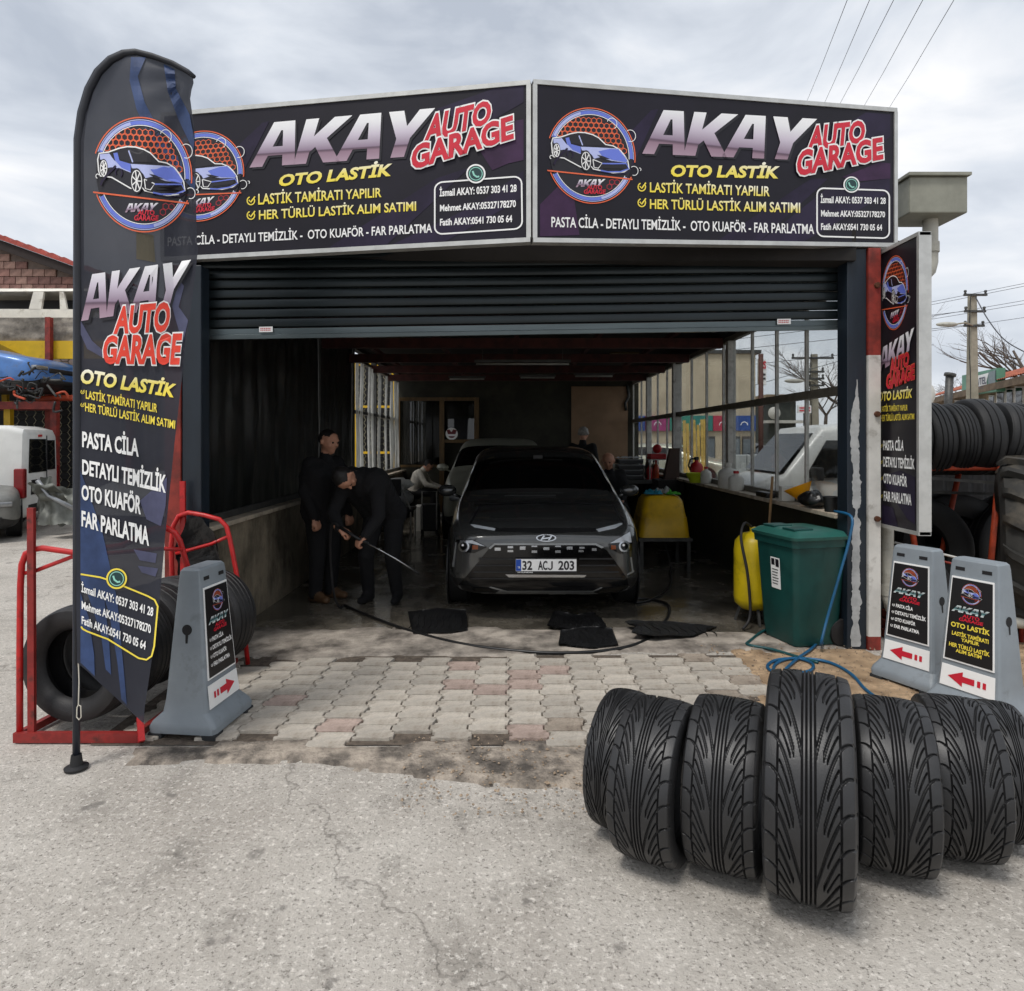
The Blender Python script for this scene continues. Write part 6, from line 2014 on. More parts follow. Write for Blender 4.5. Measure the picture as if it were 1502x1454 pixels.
# unlit tubes under the beams
m_tube = mat('lamp_tube', (150, 150, 146), .4)
for (px0, px1, py, Y, lab) in ((696, 837, 534, 8.1, 'long unlit strip light nearest the shutter'), (658, 712, 556, 11.1, 'short unlit strip light at the left under the third beam'), (762, 815, 554, 11.1, 'short unlit strip light in the middle under the third beam'), (842, 900, 552, 11.1, 'short unlit strip light at the right under the third beam')):
    a, b = at(px0, py, Y), at(px1, py, Y)
    b.z = a.z
    t = thing('strip_light', lab, 'lamp', a, 0, 'unlit strip lights')
    MB().box((a.x, Y - .03, a.z + .02), (b.x, Y + .03, a.z + .05)).build('housing', m_dsteel, t)
    MB().tube([(a.x + .02, Y, a.z), (b.x - .02, Y, a.z)], .014, 8).build('tube', m_tube, t, smooth=True)
    for x in (a.x + .1, b.x - .1): MB().tube([(x, Y, a.z + .05), (x, Y, 2.70)], .003, 6).build('hanger', m_dsteel, t)

# ================================================================== right-hand yard: tyre store
m_opipe = mat('orange_pipe', (176, 66, 34), .6, var=.2, scale=12, dirt=((110, 50, 30), 9, .52, .72))
tr_ = thing('tyre_stand', 'long orange pipe stand loaded with used tyres, right of the garage', 'rack', (4.2, 6.0, 0))
RZ = 1.31
for y in (5.78, 6.22):
    MB().tube([(3.34, y + .06, RZ), (4.6, y, RZ + .01), (5.8, y - .05, RZ)], .022, 10).build('rail', m_opipe, tr_, smooth=True)
for (x, dx) in ((3.45, .15), (4.33, -.22), (5.5, -.1)):
    for y in (5.76, 6.24):
        MB().tube([(x + dx, y - (.12 if y < 6 else -.12), 0), (x, y, RZ + .12)], .024, 10).build('leg', m_opipe, tr_, smooth=True)
m_keep, m_tyre = m_tyre, mat('dark_tyre_rubber', (19, 19, 20), .6, var=.25, scale=10, bump=.15, bscale=150)
T2 = [tyre_mesh(.335, .205, .20, 4, 48, .009), tyre_mesh(.325, .195, .19, 5, 48, .008), tyre_mesh(.35, .225, .20, 3, 48, .01)]
x = 3.38
n_up = 0
ups = ['first', 'second', 'third', 'fourth', 'fifth', 'sixth', 'seventh', 'eighth', 'ninth', 'tenth', 'eleventh']
while x < 5.7 and n_up < 11:
    k = (n_up * 7 + 1) % 3
    tilt = R(9 if n_up == 5 else rnd(-4, 4))
    o = link('tyre', T2[k])
    o.location = (x, 6.0 + rnd(-.02, .02), RZ + .265 + (.02 if k == 2 else 0))
    o.rotation_euler = Euler((rnd(0, 6), tilt, R(-5 + rnd(-5, 5))))
    tag(o, '%s used tyre from the left on the orange pipe stand' % ups[n_up], 'tyre', 'used tyres on the orange pipe stand')
    x += (.20, .19, .22)[k] + .016 + (.03 if n_up in (4, 5) else 0)
    n_up += 1
for i in range(9):
    o = link('tyre', T2[(i * 2) % 3])
    o.location = (3.75 + .225 * i, 6.62 + rnd(-.02, .02), 1.60 + rnd(-.02, .03))
    o.rotation_euler = Euler((rnd(0, 6), R(rnd(-5, 5)), R(-6 + rnd(-5, 5))))
    tag(o, '%s used tyre from the left in the raised row behind the pipe stand' % ups[i], 'tyre', 'raised row of used tyres behind the pipe stand')
MB().box((3.6, 6.45, 1.22), (5.9, 6.80, 1.26)).build('shelf_board', m_ceil, tr_)
for x in (3.64, 5.86): MB().box((x - .03, 6.60, 0), (x + .03, 6.66, 1.22)).build('leg', m_opipe, tr_)
# tyres stacked on the ground behind the stand
rows_ = ('bottom', 'middle', 'top')
colw = ('nearest the garage', 'second from the garage', 'third from the garage', 'fourth from the garage', 'farthest from the garage')
for i in range(5):
    for k in range(3):
        o = link('tyre', T2[(i + k) % 3])
        o.location = (4.0 + .69 * i + rnd(-.03, .03), 7.0 + rnd(-.04, .04), .12 + .235 * k)
        o.rotation_euler = Euler((0, R(90), rnd(0, 6)))
        tag(o, '%s tyre of the flat stack behind the pipe stand, the stack %s' % (rows_[k], colw[i]), 'tyre', 'flat stacks of tyres behind the pipe stand')
BT = tyre_mesh(.52, .30, .29, 4, 56, .012)
for (x, y, th, lab) in ((3.92, 6.40, 70, 'big truck tyre standing under the pipe stand, left'), (4.42, 6.55, 84, 'big truck tyre standing under the pipe stand, middle'), (5.0, 6.45, 96, 'big truck tyre standing under the pipe stand, right')):
    o = link('tyre', BT)
    o.location = (x, y, .52); o.rotation_euler = Euler((1, 0, R(th)))
    tag(o, lab, 'tyre', 'truck tyres under the pipe stand')
o = link('tyre', T2[0]); o.location = (3.28, 5.42, .35); o.rotation_euler = Euler((0, R(6), R(68)))
tag(o, 'used car tyre leaning behind the rear pavement sign', 'tyre')
tagm(MB().grid(lambda u, v: (4.1 + 3.6 * u, 7.5 + .025 * math.sin(u * 150), 1.72 * v), 150, 1), 'dark_backing', mat('dark_corrugated', (36, 36, 38), .7, var=.3), 'dark corrugated sheet added behind the used tyres to darken the gaps', 'fence')  # added backing that keeps the gaps between the tyres dark
# tractor tyre with lugs
tt = thing('tractor_tyre', 'large tractor tyre with deep lugs at the right edge', 'tyre', (4.26, 5.30, 0), R(-34))
MB().lathe([(.36, -.20), (.40, -.24), (.55, -.25), (.64, -.22), (.675, -.14), (.68, 0), (.675, .14), (.64, .22), (.55, .25), (.40, .24), (.36, .20), (.34, .15), (.34, -.15)], 64, (0, 0, .72), 'X', 0, True).build('carcass', mat('tractor_rubber', (44, 43, 40), .8, var=.2, scale=6, dirt=((92, 84, 72), 4, .5, .75)), tt, smooth=45, local=True)
lg = []
for i in range(18):
    for s in (-1, 1):
        a0 = 2 * math.pi * (i + (.5 if s > 0 else 0)) / 18
        mb = MB()
        ring = []
        for (u, da) in ((.01, .16), (.10, .07), (.19, .0), (.24, -.06)):
            a = a0 + da
            for rr2, wdt in ((.672 - (.03 if u > .2 else 0), .055), (.722 - (.05 if u > .2 else 0), .036)):
                for e_ in (-1, 1):
                    b_ = a + e_ * wdt
                    ring.append(Vector((s * u, rr2 * math.cos(b_), .72 + rr2 * math.sin(b_))))
        mb.v = ring
        for q in range(3):
            b0_, b1_ = q * 4, q * 4 + 4
            for (p1, p2) in ((0, 1), (1, 3), (3, 2), (2, 0)):
                mb.f.append((b0_ + p1, b0_ + p2, b1_ + p2, b1_ + p1)); mb.m.append(0)
        mb.f += [(0, 1, 3, 2), (12, 13, 15, 14)]; mb.m += [0, 0]
        mb.build('lug', MATS['tractor_rubber'], tt, smooth=50, local=True)
# barrier of thin rails in front of the tyres
br = thing('barrier', 'low barrier of thin red and white rails in front of the tractor tyre', 'barrier', (3.4, 4.95, 0))
for (pa, pb, m) in (((1312, 796), (1502, 842), m_whitep), ((1312, 806), (1502, 853), m_redp)):
    a, b = at(*pa, 5.2), at(*pb, 4.9)
    MB().tube([a, b, b + (b - a) * .3], .009, 8).build('rail', m, br, smooth=True)
for px in (1330, 1498):
    p_ = at(px, 800, 5.05)
    MB().tube([(p_.x, p_.y, 0), (p_.x, p_.y, at(px, 800 if px < 1400 else 842, 5.05).z)], .016, 8).build('post', m_redp, br, smooth=True)
# scrap strips lying on the lower shelf
for (a, b, lab) in (((1357, 701, 5.9), (1560, 716, 5.6), 'long grey metal strip across the front of the tyre stand'), ((1357, 722, 6.1), (1520, 726, 6.0), 'thin bent trim strip under the long grey strip')):
    tagm(MB().bar(at(*a), at(*b), .02, .025), 'metal_strip', m_dsteel, lab, 'strip')
bks = thing('brick_pile', 'small pile of red bricks at the foot of the pipe behind the pavement sign', 'bricks', (3.05, 5.2, 0))
for k in range(4):
    MB().box((2.98 + .02 * k, 5.12, .07 * k), (3.22 + .02 * k, 5.30, .07 * k + .062), bev=.004).build('brick', mat('red_brick', (140, 60, 48), .85, var=.2), bks)

# ================================================================== far right: pole, house, tree, cables
m_cpole = mat('concrete_pole', (150, 144, 128), .85, var=.12, scale=4)
def utility_pole(label, px, Y, ytop, arms, lamp):
    p = at(px, 645, Y)
    zt = at(px, ytop, Y).z
    t = thing('utility_pole', label, 'pole', (p.x, Y, 0))
    MB().hexa([(p.x - .17, Y - .17, 0), (p.x + .17, Y - .17, 0), (p.x + .17, Y + .17, 0), (p.x - .17, Y + .17, 0)], [(p.x - .105, Y - .105, zt), (p.x + .105, Y - .105, zt), (p.x + .105, Y + .105, zt), (p.x - .105, Y + .105, zt)]).build('shaft', m_cpole, t)
    for (yy, w0, w1) in arms:
        z = at(px, yy, Y).z
        ao = MB().box((p.x - w0, Y - .19, z - .04), (p.x + w1, Y - .112, z + .04)).build('cross_arm', m_dsteel, t)
        for xx in (-w0 + .05, w1 - .05):
            MB().lathe([(.001, .18), (.04, .18), (.055, .12), (.03, .08), (.05, .05), (.02, .041), (.001, .041)], 10, (p.x + xx, Y - .15, z)).build('insulator', m_dsteel, ao, smooth=True)
    if lamp:
        a = at(px, lamp[1], Y); l0 = at(lamp[0], lamp[1] - 3, Y - .6)
        MB().tube([(a.x, Y - .1, a.z), (l0.x + .5, Y - .5, a.z + .05), l0], .03, 8).build('lamp_arm', m_cpole, t, smooth=True)
        MB().ball(l0 - Vector((.25, 0, 0)), (.42, .14, .09)).build('lamp_head', m_pipe, t, smooth=True)
    MB().tube(smoothpath([(p.x - .2, Y - .2, zt), (p.x - .26, Y - .2, zt * .75), (p.x - .2, Y - .2, zt * .5), (p.x - .22, Y - .2, .2)]), .015, 6).build('cable', m_clad, t, smooth=True)
    return t
utility_pole('concrete utility pole with street lamp in front of the tiled house at far right', 1426, 25, 433, [(434, .42, .45), (458, .40, .40), (479, .42, .35)], (1399, 479))

m_stucco = mat('weathered_wall', (150, 132, 108), .9, var=.2, scale=1.2, dirt=((104, 88, 72), 1.0, .45, .68))
m_tile = mat('orange_tile', (164, 88, 60), .8, var=.25, scale=3, dirt=((112, 58, 44), 2, .48, .7))
m_tile_red = mat('red_tile', (158, 72, 62), .8, var=.2, scale=6, rand=.1)
A = at(1540, 0, 22.5); A.z = 0
B = at(1345, 0, 42); B.z = 0
dv = (B - A).normalized(); nv = Vector((dv.y, -dv.x, 0))
if nv.dot(A) < 0: nv = -nv
hs = thing('tiled_house', 'long low workshop with orange tiled roof behind the tyres at far right', 'building', A)
Ln = (B - A).length
EZ, RDZ = 4.0, 5.25
wl = MB().hexa([A, B, B + nv * 7, A + nv * 7], [p + Vector((0, 0, EZ)) for p in (A, B, B + nv * 7, A + nv * 7)])
wl.add([A + Vector((0, 0, EZ)), A + nv * 7 + Vector((0, 0, EZ)), A + nv * 3.5 + Vector((0, 0, RDZ))], [(0, 1, 2)])
wl.build('wall', m_stucco, hs)
def rp3(u, v):        # along, up the slope
    return A + dv * (Ln * u) - nv * .5 + nv * 4.0 * v + Vector((0, 0, EZ - .12 + (RDZ - EZ + .14) * v))
nu = int(Ln / .12)
rfm = MB()
for j in range(16):
    for i in range(nu):
        pass
rf = MB().grid(lambda u, v: rp3(u, v) + Vector((0, 0, .05 * abs(math.sin(u * Ln / .24 * math.pi)) + .05 * (1 - (v * 14) % 1.0))), nu, 56).build('roof', m_tile, hs, smooth=True)
fp = [rp3(0, 0), rp3(1, 0)]
MB().bar(fp[0] - Vector((0, 0, .16)), fp[1] - Vector((0, 0, .16)), .08, .28).build('fascia', mat('old_fascia', (112, 96, 78), .9, var=.25, scale=2), hs)
def onwall(px, py, out=.0):
    d = Vector(((px - CX) / F, 1.0, -(py - CY) / F)); c = Vector((0, 0, H))
    t = (A - nv * out - c).dot(nv) / d.dot(nv)
    return c + d * t
m_wfr = mat('white_window_frame', (206, 204, 198), .6)
for (x0, x1, y0, y1) in ((1400, 1419, 587, 612), (1432, 1444, 585, 610), (1450, 1458, 580, 610), (1461, 1473, 573, 606), (1475, 1486, 570, 604), (1488, 1500, 567, 602)):
    q = [onwall(x0, y0, .05), onwall(x1, y0, .05), onwall(x1, y1, .05), onwall(x0, y1, .05)]
    fo = MB().prism(q, nv * .1).build('window', m_wfr, hs)
    cx_ = [(x0 + .12 * (x1 - x0)), (x1 - .12 * (x1 - x0))]
    q = [onwall(cx_[0], y0 + 2, .07), onwall(cx_[1], y0 + 2, .07), onwall(cx_[1], y1 - 2, .07), onwall(cx_[0], y1 - 2, .07)]
    MB().prism(q, nv * .02).build('pane', m_cglass, fo)
q = [onwall(1411, 551, .5), onwall(1461.5, 540, .5), onwall(1461.5, 574, .5), onwall(1411, 581, .5)]
sg = thing('shop_board', 'green and white board on the tiled workshop behind the utility pole', 'sign', q[3])
bdo = MB().prism(q, nv * .3).build('panel', mat('board_green', (92, 150, 124), .5, var=.2, scale=.8), sg)
fmw = plane_map(A - nv * .5, nv)
shape([[(1431, 552), (1450, 547), (1447, 560), (1449, 571), (1431, 574)]], fmw, m_white, bdo, .02, 'print')
shape([[(1450, 546), (1460, 543), (1460, 569), (1452, 571), (1449, 560)]], fmw, mat('board_grey', (120, 136, 140), .5), bdo, .02, 'print')
lettering('R/TEL', [(1431.5, 556), (1446.5, 552.5), (1446.5, 562.5), (1431.5, 566)], fmw, mat('navy_print', (50, 54, 82), .5), bdo, .02, .04)
for (x, y) in ((1434, 570), (1436, 567)): quads([[(x, y), (x + 9, y - 1.2), (x + 9, y - .3), (x, y + .9)]], fmw, MATS['navy_print'], bdo, .04, 'print')
tagm(MB().tube([at(1388, 640, 20), at(1393, 552, 20)], .11, 10).tube([at(1393, 552, 20), at(1394, 548, 20)], .16, 10), 'stove_chimney', m_dsteel, 'leaning rusty stove pipe in front of the tiled workshop', 'chimney', True)
wh = thing('corrugated_shed', 'shed with dark corrugated roof edge left of the tiled workshop', 'building', at(1368, 645, 44))
MB().box((at(1340, 0, 46).x, 46, 0), (at(1420, 0, 46).x, 50, 4.4)).build('wall', m_stucco, wh)
MB().grid(lambda u, v: (at(1338, 0, 45.5).x + u * 4.2, 45.5 + v * 5, 4.42 + .3 * v + .06 * math.sin(u * 90)), 90, 2).build('roof', m_clad, wh)
tagm(MB().lathe([(.001, .0), (.2, .03), (.36, .12), (.38, .14), (.36, .15), (.001, .04)], 20, at(1357, 578, 18), 'Y'), 'satellite_dish', m_wpl, 'white satellite dish beside the edge of the tall sign', 'dish', True).location = (0, 0, 0)

def bare_tree(label, px, Y, hgt, seed, spread=.5, m=None):
    random.seed(seed)
    t = thing('bare_tree', label, 'tree', (at(px, 0, Y).x, Y, 0))
    base = Vector((at(px, 0, Y).x, Y, 0))
    trunk, cr_ = MB(), MB()
    def grow(p, d, L_, r_, lev):
        n = 4
        pts, rs_ = [p], [r_]
        q = p.copy()
        for i in range(n):
            d = (d + Vector((rnd(-.16, .16), rnd(-.16, .16), rnd(-.05, .12)))).normalized()
            q = q + d * L_ / n
            pts.append(q.copy()); rs_.append(r_ * (1 - .42 * (i + 1) / n))
        (trunk if lev == 0 else cr_).tube(pts, rs_, 6 if lev < 2 else 4, caps=False)
        if lev < 5:
            for k in range(3 if lev < 4 else 4):
                i = random.randint(1, n)
                ang = rnd(.35, .85) * (1 + spread * .4)
                ax = Vector((rnd(-1, 1), rnd(-1, 1), rnd(-.3, .3))).normalized()
                nd = (Matrix.Rotation(ang, 3, ax) @ d)
                nd.z = abs(nd.z) * .6 + .25
                grow(pts[i], nd.normalized(), L_ * rnd(.58, .8), rs_[i] * .68, lev + 1)
    grow(base, Vector((0, 0, 1)), hgt * .36, hgt * .022, 0)
    m = m or mat('bark', (86, 76, 68), .9, var=.2)
    trunk.build('trunk', m, t, smooth=True)
    cr_.build('crown', m, t, smooth=True)
    random.seed(seed + 99)
    return t
bare_tree('bare leafless tree behind the tiled workshop at the right edge', 1520, 38, 13, 5)
bare_tree('smaller bare tree behind the green board', 1452, 52, 11, 8)

# ================================================================== overhead cables
m_wire = mat('wire', (70, 72, 78), .6)
for i, (p0, p1, lab) in enumerate((((1183, 150), (1246, -8), 'leftmost'), ((1208, 154), (1279, -8), 'second from left'), ((1230, 156), (1315, -8), 'middle'), ((1266, 158), (1358, -8), 'second from right'), ((1302, 162), (1404, -8), 'rightmost'))):
    a, b = at(p0[0], p0[1], 30), at(p1[0], p1[1], 14)
    a0 = a + (a - b) * .8
    mb = MB().tube([a0, a, (a + b) / 2 - Vector((0, 0, .05)), b, b + (b - a) * .8], .008, 5)
    tagm(mb, 'power_cable', m_wire, '%s of the five overhead cables at the upper right' % lab, 'cable', True, 'five overhead cables above the sign')
for i, (p0, p1, lab) in enumerate((((1357, 445), (1502, 416), 'uppermost'), ((1357, 449), (1502, 420), 'second'), ((1357, 466), (1502, 441), 'third'), ((1357, 470), (1502, 446), 'fourth'), ((1357, 487), (1502, 466), 'lowest'))):
    a, b = at(p0[0], p0[1], 26), at(p1[0], p1[1], 24)
    tagm(MB().tube([a - (b - a) * 1.0, a, b, b + (b - a)], .009, 5), 'power_cable', m_wire, '%s thin cable strung past the utility pole at far right' % lab, 'cable', True, 'cables at the utility pole')
tagm(MB().tube(smoothpath([at(1431, 436, 24.8), at(1450, 470, 24), at(1475, 500, 23.5), at(1510, 520, 23)]), .02, 6), 'drop_cable', m_wire, 'thick cable dropping from the pole top to the tiled roof', 'cable', True)

# ================================================================== seen through the right-hand windows
m_beige = mat('beige_render', (186, 174, 150), .9, var=.06, scale=.6, dirt=((160, 148, 126), .7, .5, .7))
bb = thing('beige_hall', 'tall beige hall with a coloured shop band, seen through the windows', 'building', (7, 26, 0))
xr = at(1108, 0, 26).x
MB().box((-4, 26, 0), (xr, 34, at(1100, 519, 26).z)).build('wall', m_beige, bb)
MB().box((-4, 25.9, at(1100, 519, 26).z + .002), (xr + .2, 34, at(1100, 519, 26).z + .14)).build('parapet', m_dsteel, bb)
cs = [(46, 120, 112), (170, 52, 74), (40, 74, 140), (150, 52, 110), (46, 128, 110)]
x = 2.6; i = 0
while x < xr - .1:
    w_ = min(rnd(.7, 1.1), xr - x)
    MB().box((x, 25.9, at(0, 632, 26).z), (x + w_ - .02, 25.99, at(0, 610, 26).z)).build('shop_band', mat('band_%d' % (i % 5), cs[i % 5], .6), bb)
    fx_ = plane_map((0, 25.9, 0), (0, -1, 0))
    c0 = (x + w_ / 2) / 25.9 * F + CX
    quads(stroke(arc(c0, 624, 5, 5, 180, 360, 10), 1.2), fx_, m_white, bb, .01, 'shop_mark')
    x += w_; i += 1
for (px0, px1) in ((1000, 1020), (1026, 1048), (1060, 1085), (1088, 1104)):
    fo = MB().box((at(px0, 0, 26).x, 25.93, .1), (at(px1, 0, 26).x, 25.99, 1.7)).build('shop_window', m_dsteel, bb)
    MB().box((at(px0 + 1, 0, 26).x, 25.91, .2), (at(px1 - 1, 0, 26).x, 25.925, 1.6)).build('pane', mat('shop_glass', (96, 104, 108), .15), fo)
MB().tube([(xr + .18, 25.9, at(0, 520, 26).z), (xr + .18, 25.9, 0)], .1, 8).build('downpipe', mat('brown_pipe', (84, 52, 44), .7), bb, smooth=True)
pk = thing('timber_stack', 'yellow upright planks leaning in front of the beige hall', 'planks', (at(1022, 0, 20).x, 20, 0))
for k in range(7):
    xx = at(1004 + k * 5.2, 0, 20).x
    MB().bar((xx, 19.9, 0), (xx + rnd(-.03, .03), 20.1, at(0, 618 + rnd(-4, 6), 20).z), .085, .03, up=(0, 1, 0)).build('plank', mat('yellow_plank', (176, 148, 74), .8, var=.2), pk)
wsn = thing('wall_sign', 'white and red upright sign at the corner of the beige hall', 'sign', at(1118, 570, 27))
q = [at(1113, 526, 27), at(1124, 528, 27), at(1124, 565, 27), at(1113, 563, 27)]
wso = MB().prism(q, (0, .15, 0)).build('panel', m_white, wsn)
fq = plane_map((0, 27, 0), (0, -1, 0))
lettering('US', [(1113.5, 529), (1123.5, 530.5), (1123.5, 541), (1113.5, 539.5)], fq, m_red, wso, .03, .02)
for k in range(2): quads([[(1115, 548 + 6 * k), (1123, 548 + 6 * k), (1123, 551 + 6 * k), (1115, 551 + 6 * k)]], fq, m_dsteel, wso, .02, 'print')
MB().tube([at(1118, 564, 27.1), (at(1118, 0, 27.1).x, 27.1, 0)], .05, 8).build('post', m_dsteel, wsn)
ds = thing('dark_shed', 'dark timber shed with white roof edge beyond the parked cars', 'building', (14, 34, 0))
x0, x1 = at(1128, 0, 34).x, at(1168, 0, 34).x
k = 0
MB().box((x0, 34.05, 0), (x1, 40, at(0, 583, 34).z)).build('wall', mat('dark_timber', (62, 66, 62), .9, var=.2), ds)
while x0 + .42 * k < x1 - .4:
    MB().box((x0 + .42 * k, 34, .02), (x0 + .42 * k + .39, 34.045, at(0, 620, 34).z)).build('plank', MATS['dark_timber'], ds); k += 1
MB().box((x0 - .3, 33.6, at(0, 621, 34).z), (x1 + .2, 34.04, at(0, 617, 34).z)).build('canopy', m_wpl, ds)
MB().box((x0 - .2, 33.8, at(0, 583, 34).z), (x1 + .2, 40.2, at(0, 579, 34).z)).build('roof', m_stucco, ds)
tagm(MB().lathe([(.001, .0), (.17, .025), (.30, .1), (.32, .11), (.30, .12), (.001, .04)], 20, at(1137, 606, 33.2), 'Y').tube([at(1137, 606, 33.2), at(1137, 606, 33.82)], .04, 6), 'satellite_dish', m_wpl, 'white satellite dish on the dark shed seen through the window', 'dish', True)
rb_ = thing('roadside_board', 'red and white board by the concrete pole seen through the window', 'sign', at(1181, 610, 27))
q = [at(1171, 595, 27), at(1190, 595, 27), at(1190, 606, 27), at(1171, 606, 27)]
rbo = MB().prism(q, (0, .1, 0)).build('panel', m_white, rb_)
for (u0, u1) in ((1172.5, 1180), (1181.5, 1188.5)):
    for v in (597.5, 601.5): quads([[(u0, v), (u1, v), (u1, v + 2), (u0, v + 2)]], fq, m_red, rbo, .02, 'print')
MB().tube([at(1180, 606, 27.06), (at(1180, 0, 27.06).x, 27.06, 0)], .05, 8).build('post', m_dsteel, rb_)
utility_pole('concrete pole with wide cross arm seen through the right-hand windows', 1194, 27.6, 520, [(526, 1.0, .75), (546, .35, .35), (556, .35, .35), (566, .35, .35)], (1174, 562))
bare_tree('bare tree at the right edge of the garage windows', 1240, 36, 9.5, 21)
bare_tree('bare shrubby tree behind the roadside board', 1206, 44, 9, 24)
for i, (pa, pb) in enumerate((((1060, 500), (1240, 478)), ((1060, 515), (1240, 496)), ((1120, 533), (1240, 520)), ((1125, 560), (1195, 540)))):
    a, b = at(*pa, 28), at(*pb, 27)
    tagm(MB().tube([a - (b - a), a, b, b + (b - a)], .012, 5), 'power_cable', m_wire, '%s cable from the top behind the garage windows' % ups[i], 'cable', True, 'cables behind the garage windows')

m_vw = mat('white_van_paint', (206, 208, 206), .35, var=.04, coat=.4)
m_dkg = mat('dark_grey_paint', (60, 64, 68), .35, .3, var=.05, coat=.4)
m_lb = mat('light_blue_paint', (150, 168, 186), .35, .3, var=.05, coat=.4)
m_wgl = mat('van_glass', (70, 78, 80), .1, var=.1)
car('blue_car', 'light blue hatchback parked outside behind the sprayer', (4.0, 15.5, 0), 72, m_lb, 4.0, 1.7, 1.46, glassm=m_wgl)
car('parked_car', 'dark grey car parked in front of the dark shed', (at(1152, 0, 25).x, 25, 0), 20, m_dkg, 4.3, 1.76, 1.48, group='cars parked across the road')
car('parked_car', 'white car parked left of the dark grey one', (at(1128, 0, 26).x - .6, 26.4, 0), 35, m_vw, 4.3, 1.76, 1.45, group='cars parked across the road')
car('parked_car', 'silver car parked nearest the beige hall corner', (at(1085, 0, 21).x, 21, 0), 60, m_silver, 4.3, 1.76, 1.46, group='cars parked across the road')
car('parked_car', 'red car parked farther left behind the planks', (at(1046, 0, 23).x, 23, 0), 80, mat('red_car_paint', (150, 60, 58), .35, .2, coat=.4), 4.0, 1.7, 1.44, group='cars parked across the road')
cb = thing('metal_cabinet', 'pale metal cabinets standing outside the window behind the white canister', 'cabinet', (at(1092, 0, 12).x, 12, 0))
for k in range(3):
    xa_ = at(1078 + k * 18, 0, 12).x
    MB().box((xa_, 12, 0), (xa_ + .21, 12.5, at(0, 668, 12).z)).build('door', mat('cabinet_paint', (176, 180, 178), .5, var=.06), cb)

# ================================================================== left-hand scrap yard
sy = thing('scrap_rack', 'tall rack of concrete shelf, yellow beam and red posts in the scrap yard at left', 'rack', (-9, 13, 0))
m_slab = mat('old_concrete', (142, 134, 122), .9, var=.25, scale=2.2, bump=.5, bscale=12, dirt=((84, 78, 70), 3, .44, .64))
m_ybeam = mat('yellow_beam', (214, 172, 22), .55, var=.1, scale=2, dirt=((150, 118, 30), 3, .55, .75))
zt_ = at(0, 466, 13).z; zb_ = at(0, 500, 13).z; zy_ = at(0, 527, 13).z
MB().grid(lambda u, v: (-12.5 + 6.8 * u, 13 + .03 * noise.noise(Vector((u * 20, v * 4, 0))), zb_ + (zt_ - zb_) * v), 90, 12).box((-12.5, 13.04, zb_), (-5.7, 15.4, zt_ - .005)).build('shelf_slab', m_slab, sy, smooth=30)
MB().box((-12.5, 12.94, zy_), (-5.7, 13.02, zb_ - .01)).build('beam', m_ybeam, sy)
for px in (-60, 72, 190):
    xx = at(px, 0, 12.88).x
    MB().box((xx - .05, 12.83, 0), (xx + .05, 12.93, zt_ - .02)).build('post', m_redp, sy)
MB().box((at(70, 0, 13).x - .9, 12.98, 2.2), (at(70, 0, 13).x - .8, 13.05, zy_)).build('strut', m_ybeam, sy)
MB().box((-12.5, 12.2, 2.14), (at(84, 0, 12.3).x, 12.3, 2.28)).build('shelf_beam', m_redp, sy)
MB().box((-12.5, 12.7, 2.14), (at(84, 0, 12.8).x, 12.8, 2.28)).build('shelf_beam', m_redp, sy)
for px in (10, 78):
    xx = at(px, 0, 12.4).x
    MB().box((xx - .06, 12.4, 0), (xx + .06, 12.5, 2.3)).build('post', m_redp if px > 40 else m_ybeam, sy)
MB().tube([at(55, 586, 12.6), at(80, 584, 12.6), at(190, 584, 12.6)], .06, 8).build('pipe', m_opipe, sy, smooth=True)
MB().box((-12.5, 14.6, 0), (-5.7, 14.7, zy_)).build('back_sheet', mat('dark_sheet', (34, 34, 34), .9, var=.3, scale=2), sy)
# hexagonal wire mesh hung in the bays
hx = MB()
hw_ = .115
yy0 = 13.25
zz = .2
row = 0
while zz < zy_:
    xx = at(20, 0, yy0).x + (hw_ * 1.5 if row % 2 else 0)
    while xx < -6.2:
        p = [Vector((xx + hw_ * math.cos(R(60 * k)), yy0, zz + hw_ * .8 * math.sin(R(60 * k)))) for k in range(6)]
        for k in range(3): hx.bar(p[k], p[k + 1], .010, .010, up=(0, 1, 0))
        hx.bar(p[0] + Vector((0, 0, 0)), p[0] + Vector((hw_, 0, 0)), .010, .010, up=(0, 1, 0))
        xx += hw_ * 3
    zz += hw_ * .8 * math.sin(R(60)); row += 1
tag(hx.build('wire_mesh', mat('galvanised_wire', (150, 144, 120), .5, .4), sy, fix=False), kind='stuff')

# brick building with tiled roof behind
bk = thing('brick_house', 'brick gable with red tiled roof behind the scrap rack at left', 'building', (-13, 17, 0))
YB = 17.0
def gz(x): return at(0, 352, YB).z - .36 * (x - at(0, 0, YB).x)
xl, xrr = at(-60, 0, YB).x, at(300, 0, YB).x
MB().add([(xl, YB, 0), (xrr, YB, 0), (xrr, YB, gz(xrr)), (xl, YB, gz(xl)), (xl, YB + 6, 0), (xrr, YB + 6, 0), (xrr, YB + 6, gz(xrr)), (xl, YB + 6, gz(xl))], [(0, 1, 2, 3), (4, 7, 6, 5), (3, 2, 6, 7), (0, 3, 7, 4), (1, 5, 6, 2), (0, 4, 5, 1)]).build('wall', mat('mortar', (126, 112, 104), .95, var=.15, scale=5), bk)
brick_meshes = [MB().box((-.142, -.03, -.092), (.142, .03, .092), bev=.008).mesh('brick', mat('clay_block_%d' % k, c, .9, var=.25, scale=7, bump=.4, bscale=50, rand=.1)) for k, c in enumerate(((150, 112, 102), (134, 100, 92), (158, 126, 114)))]
z = 5.1; row = 0
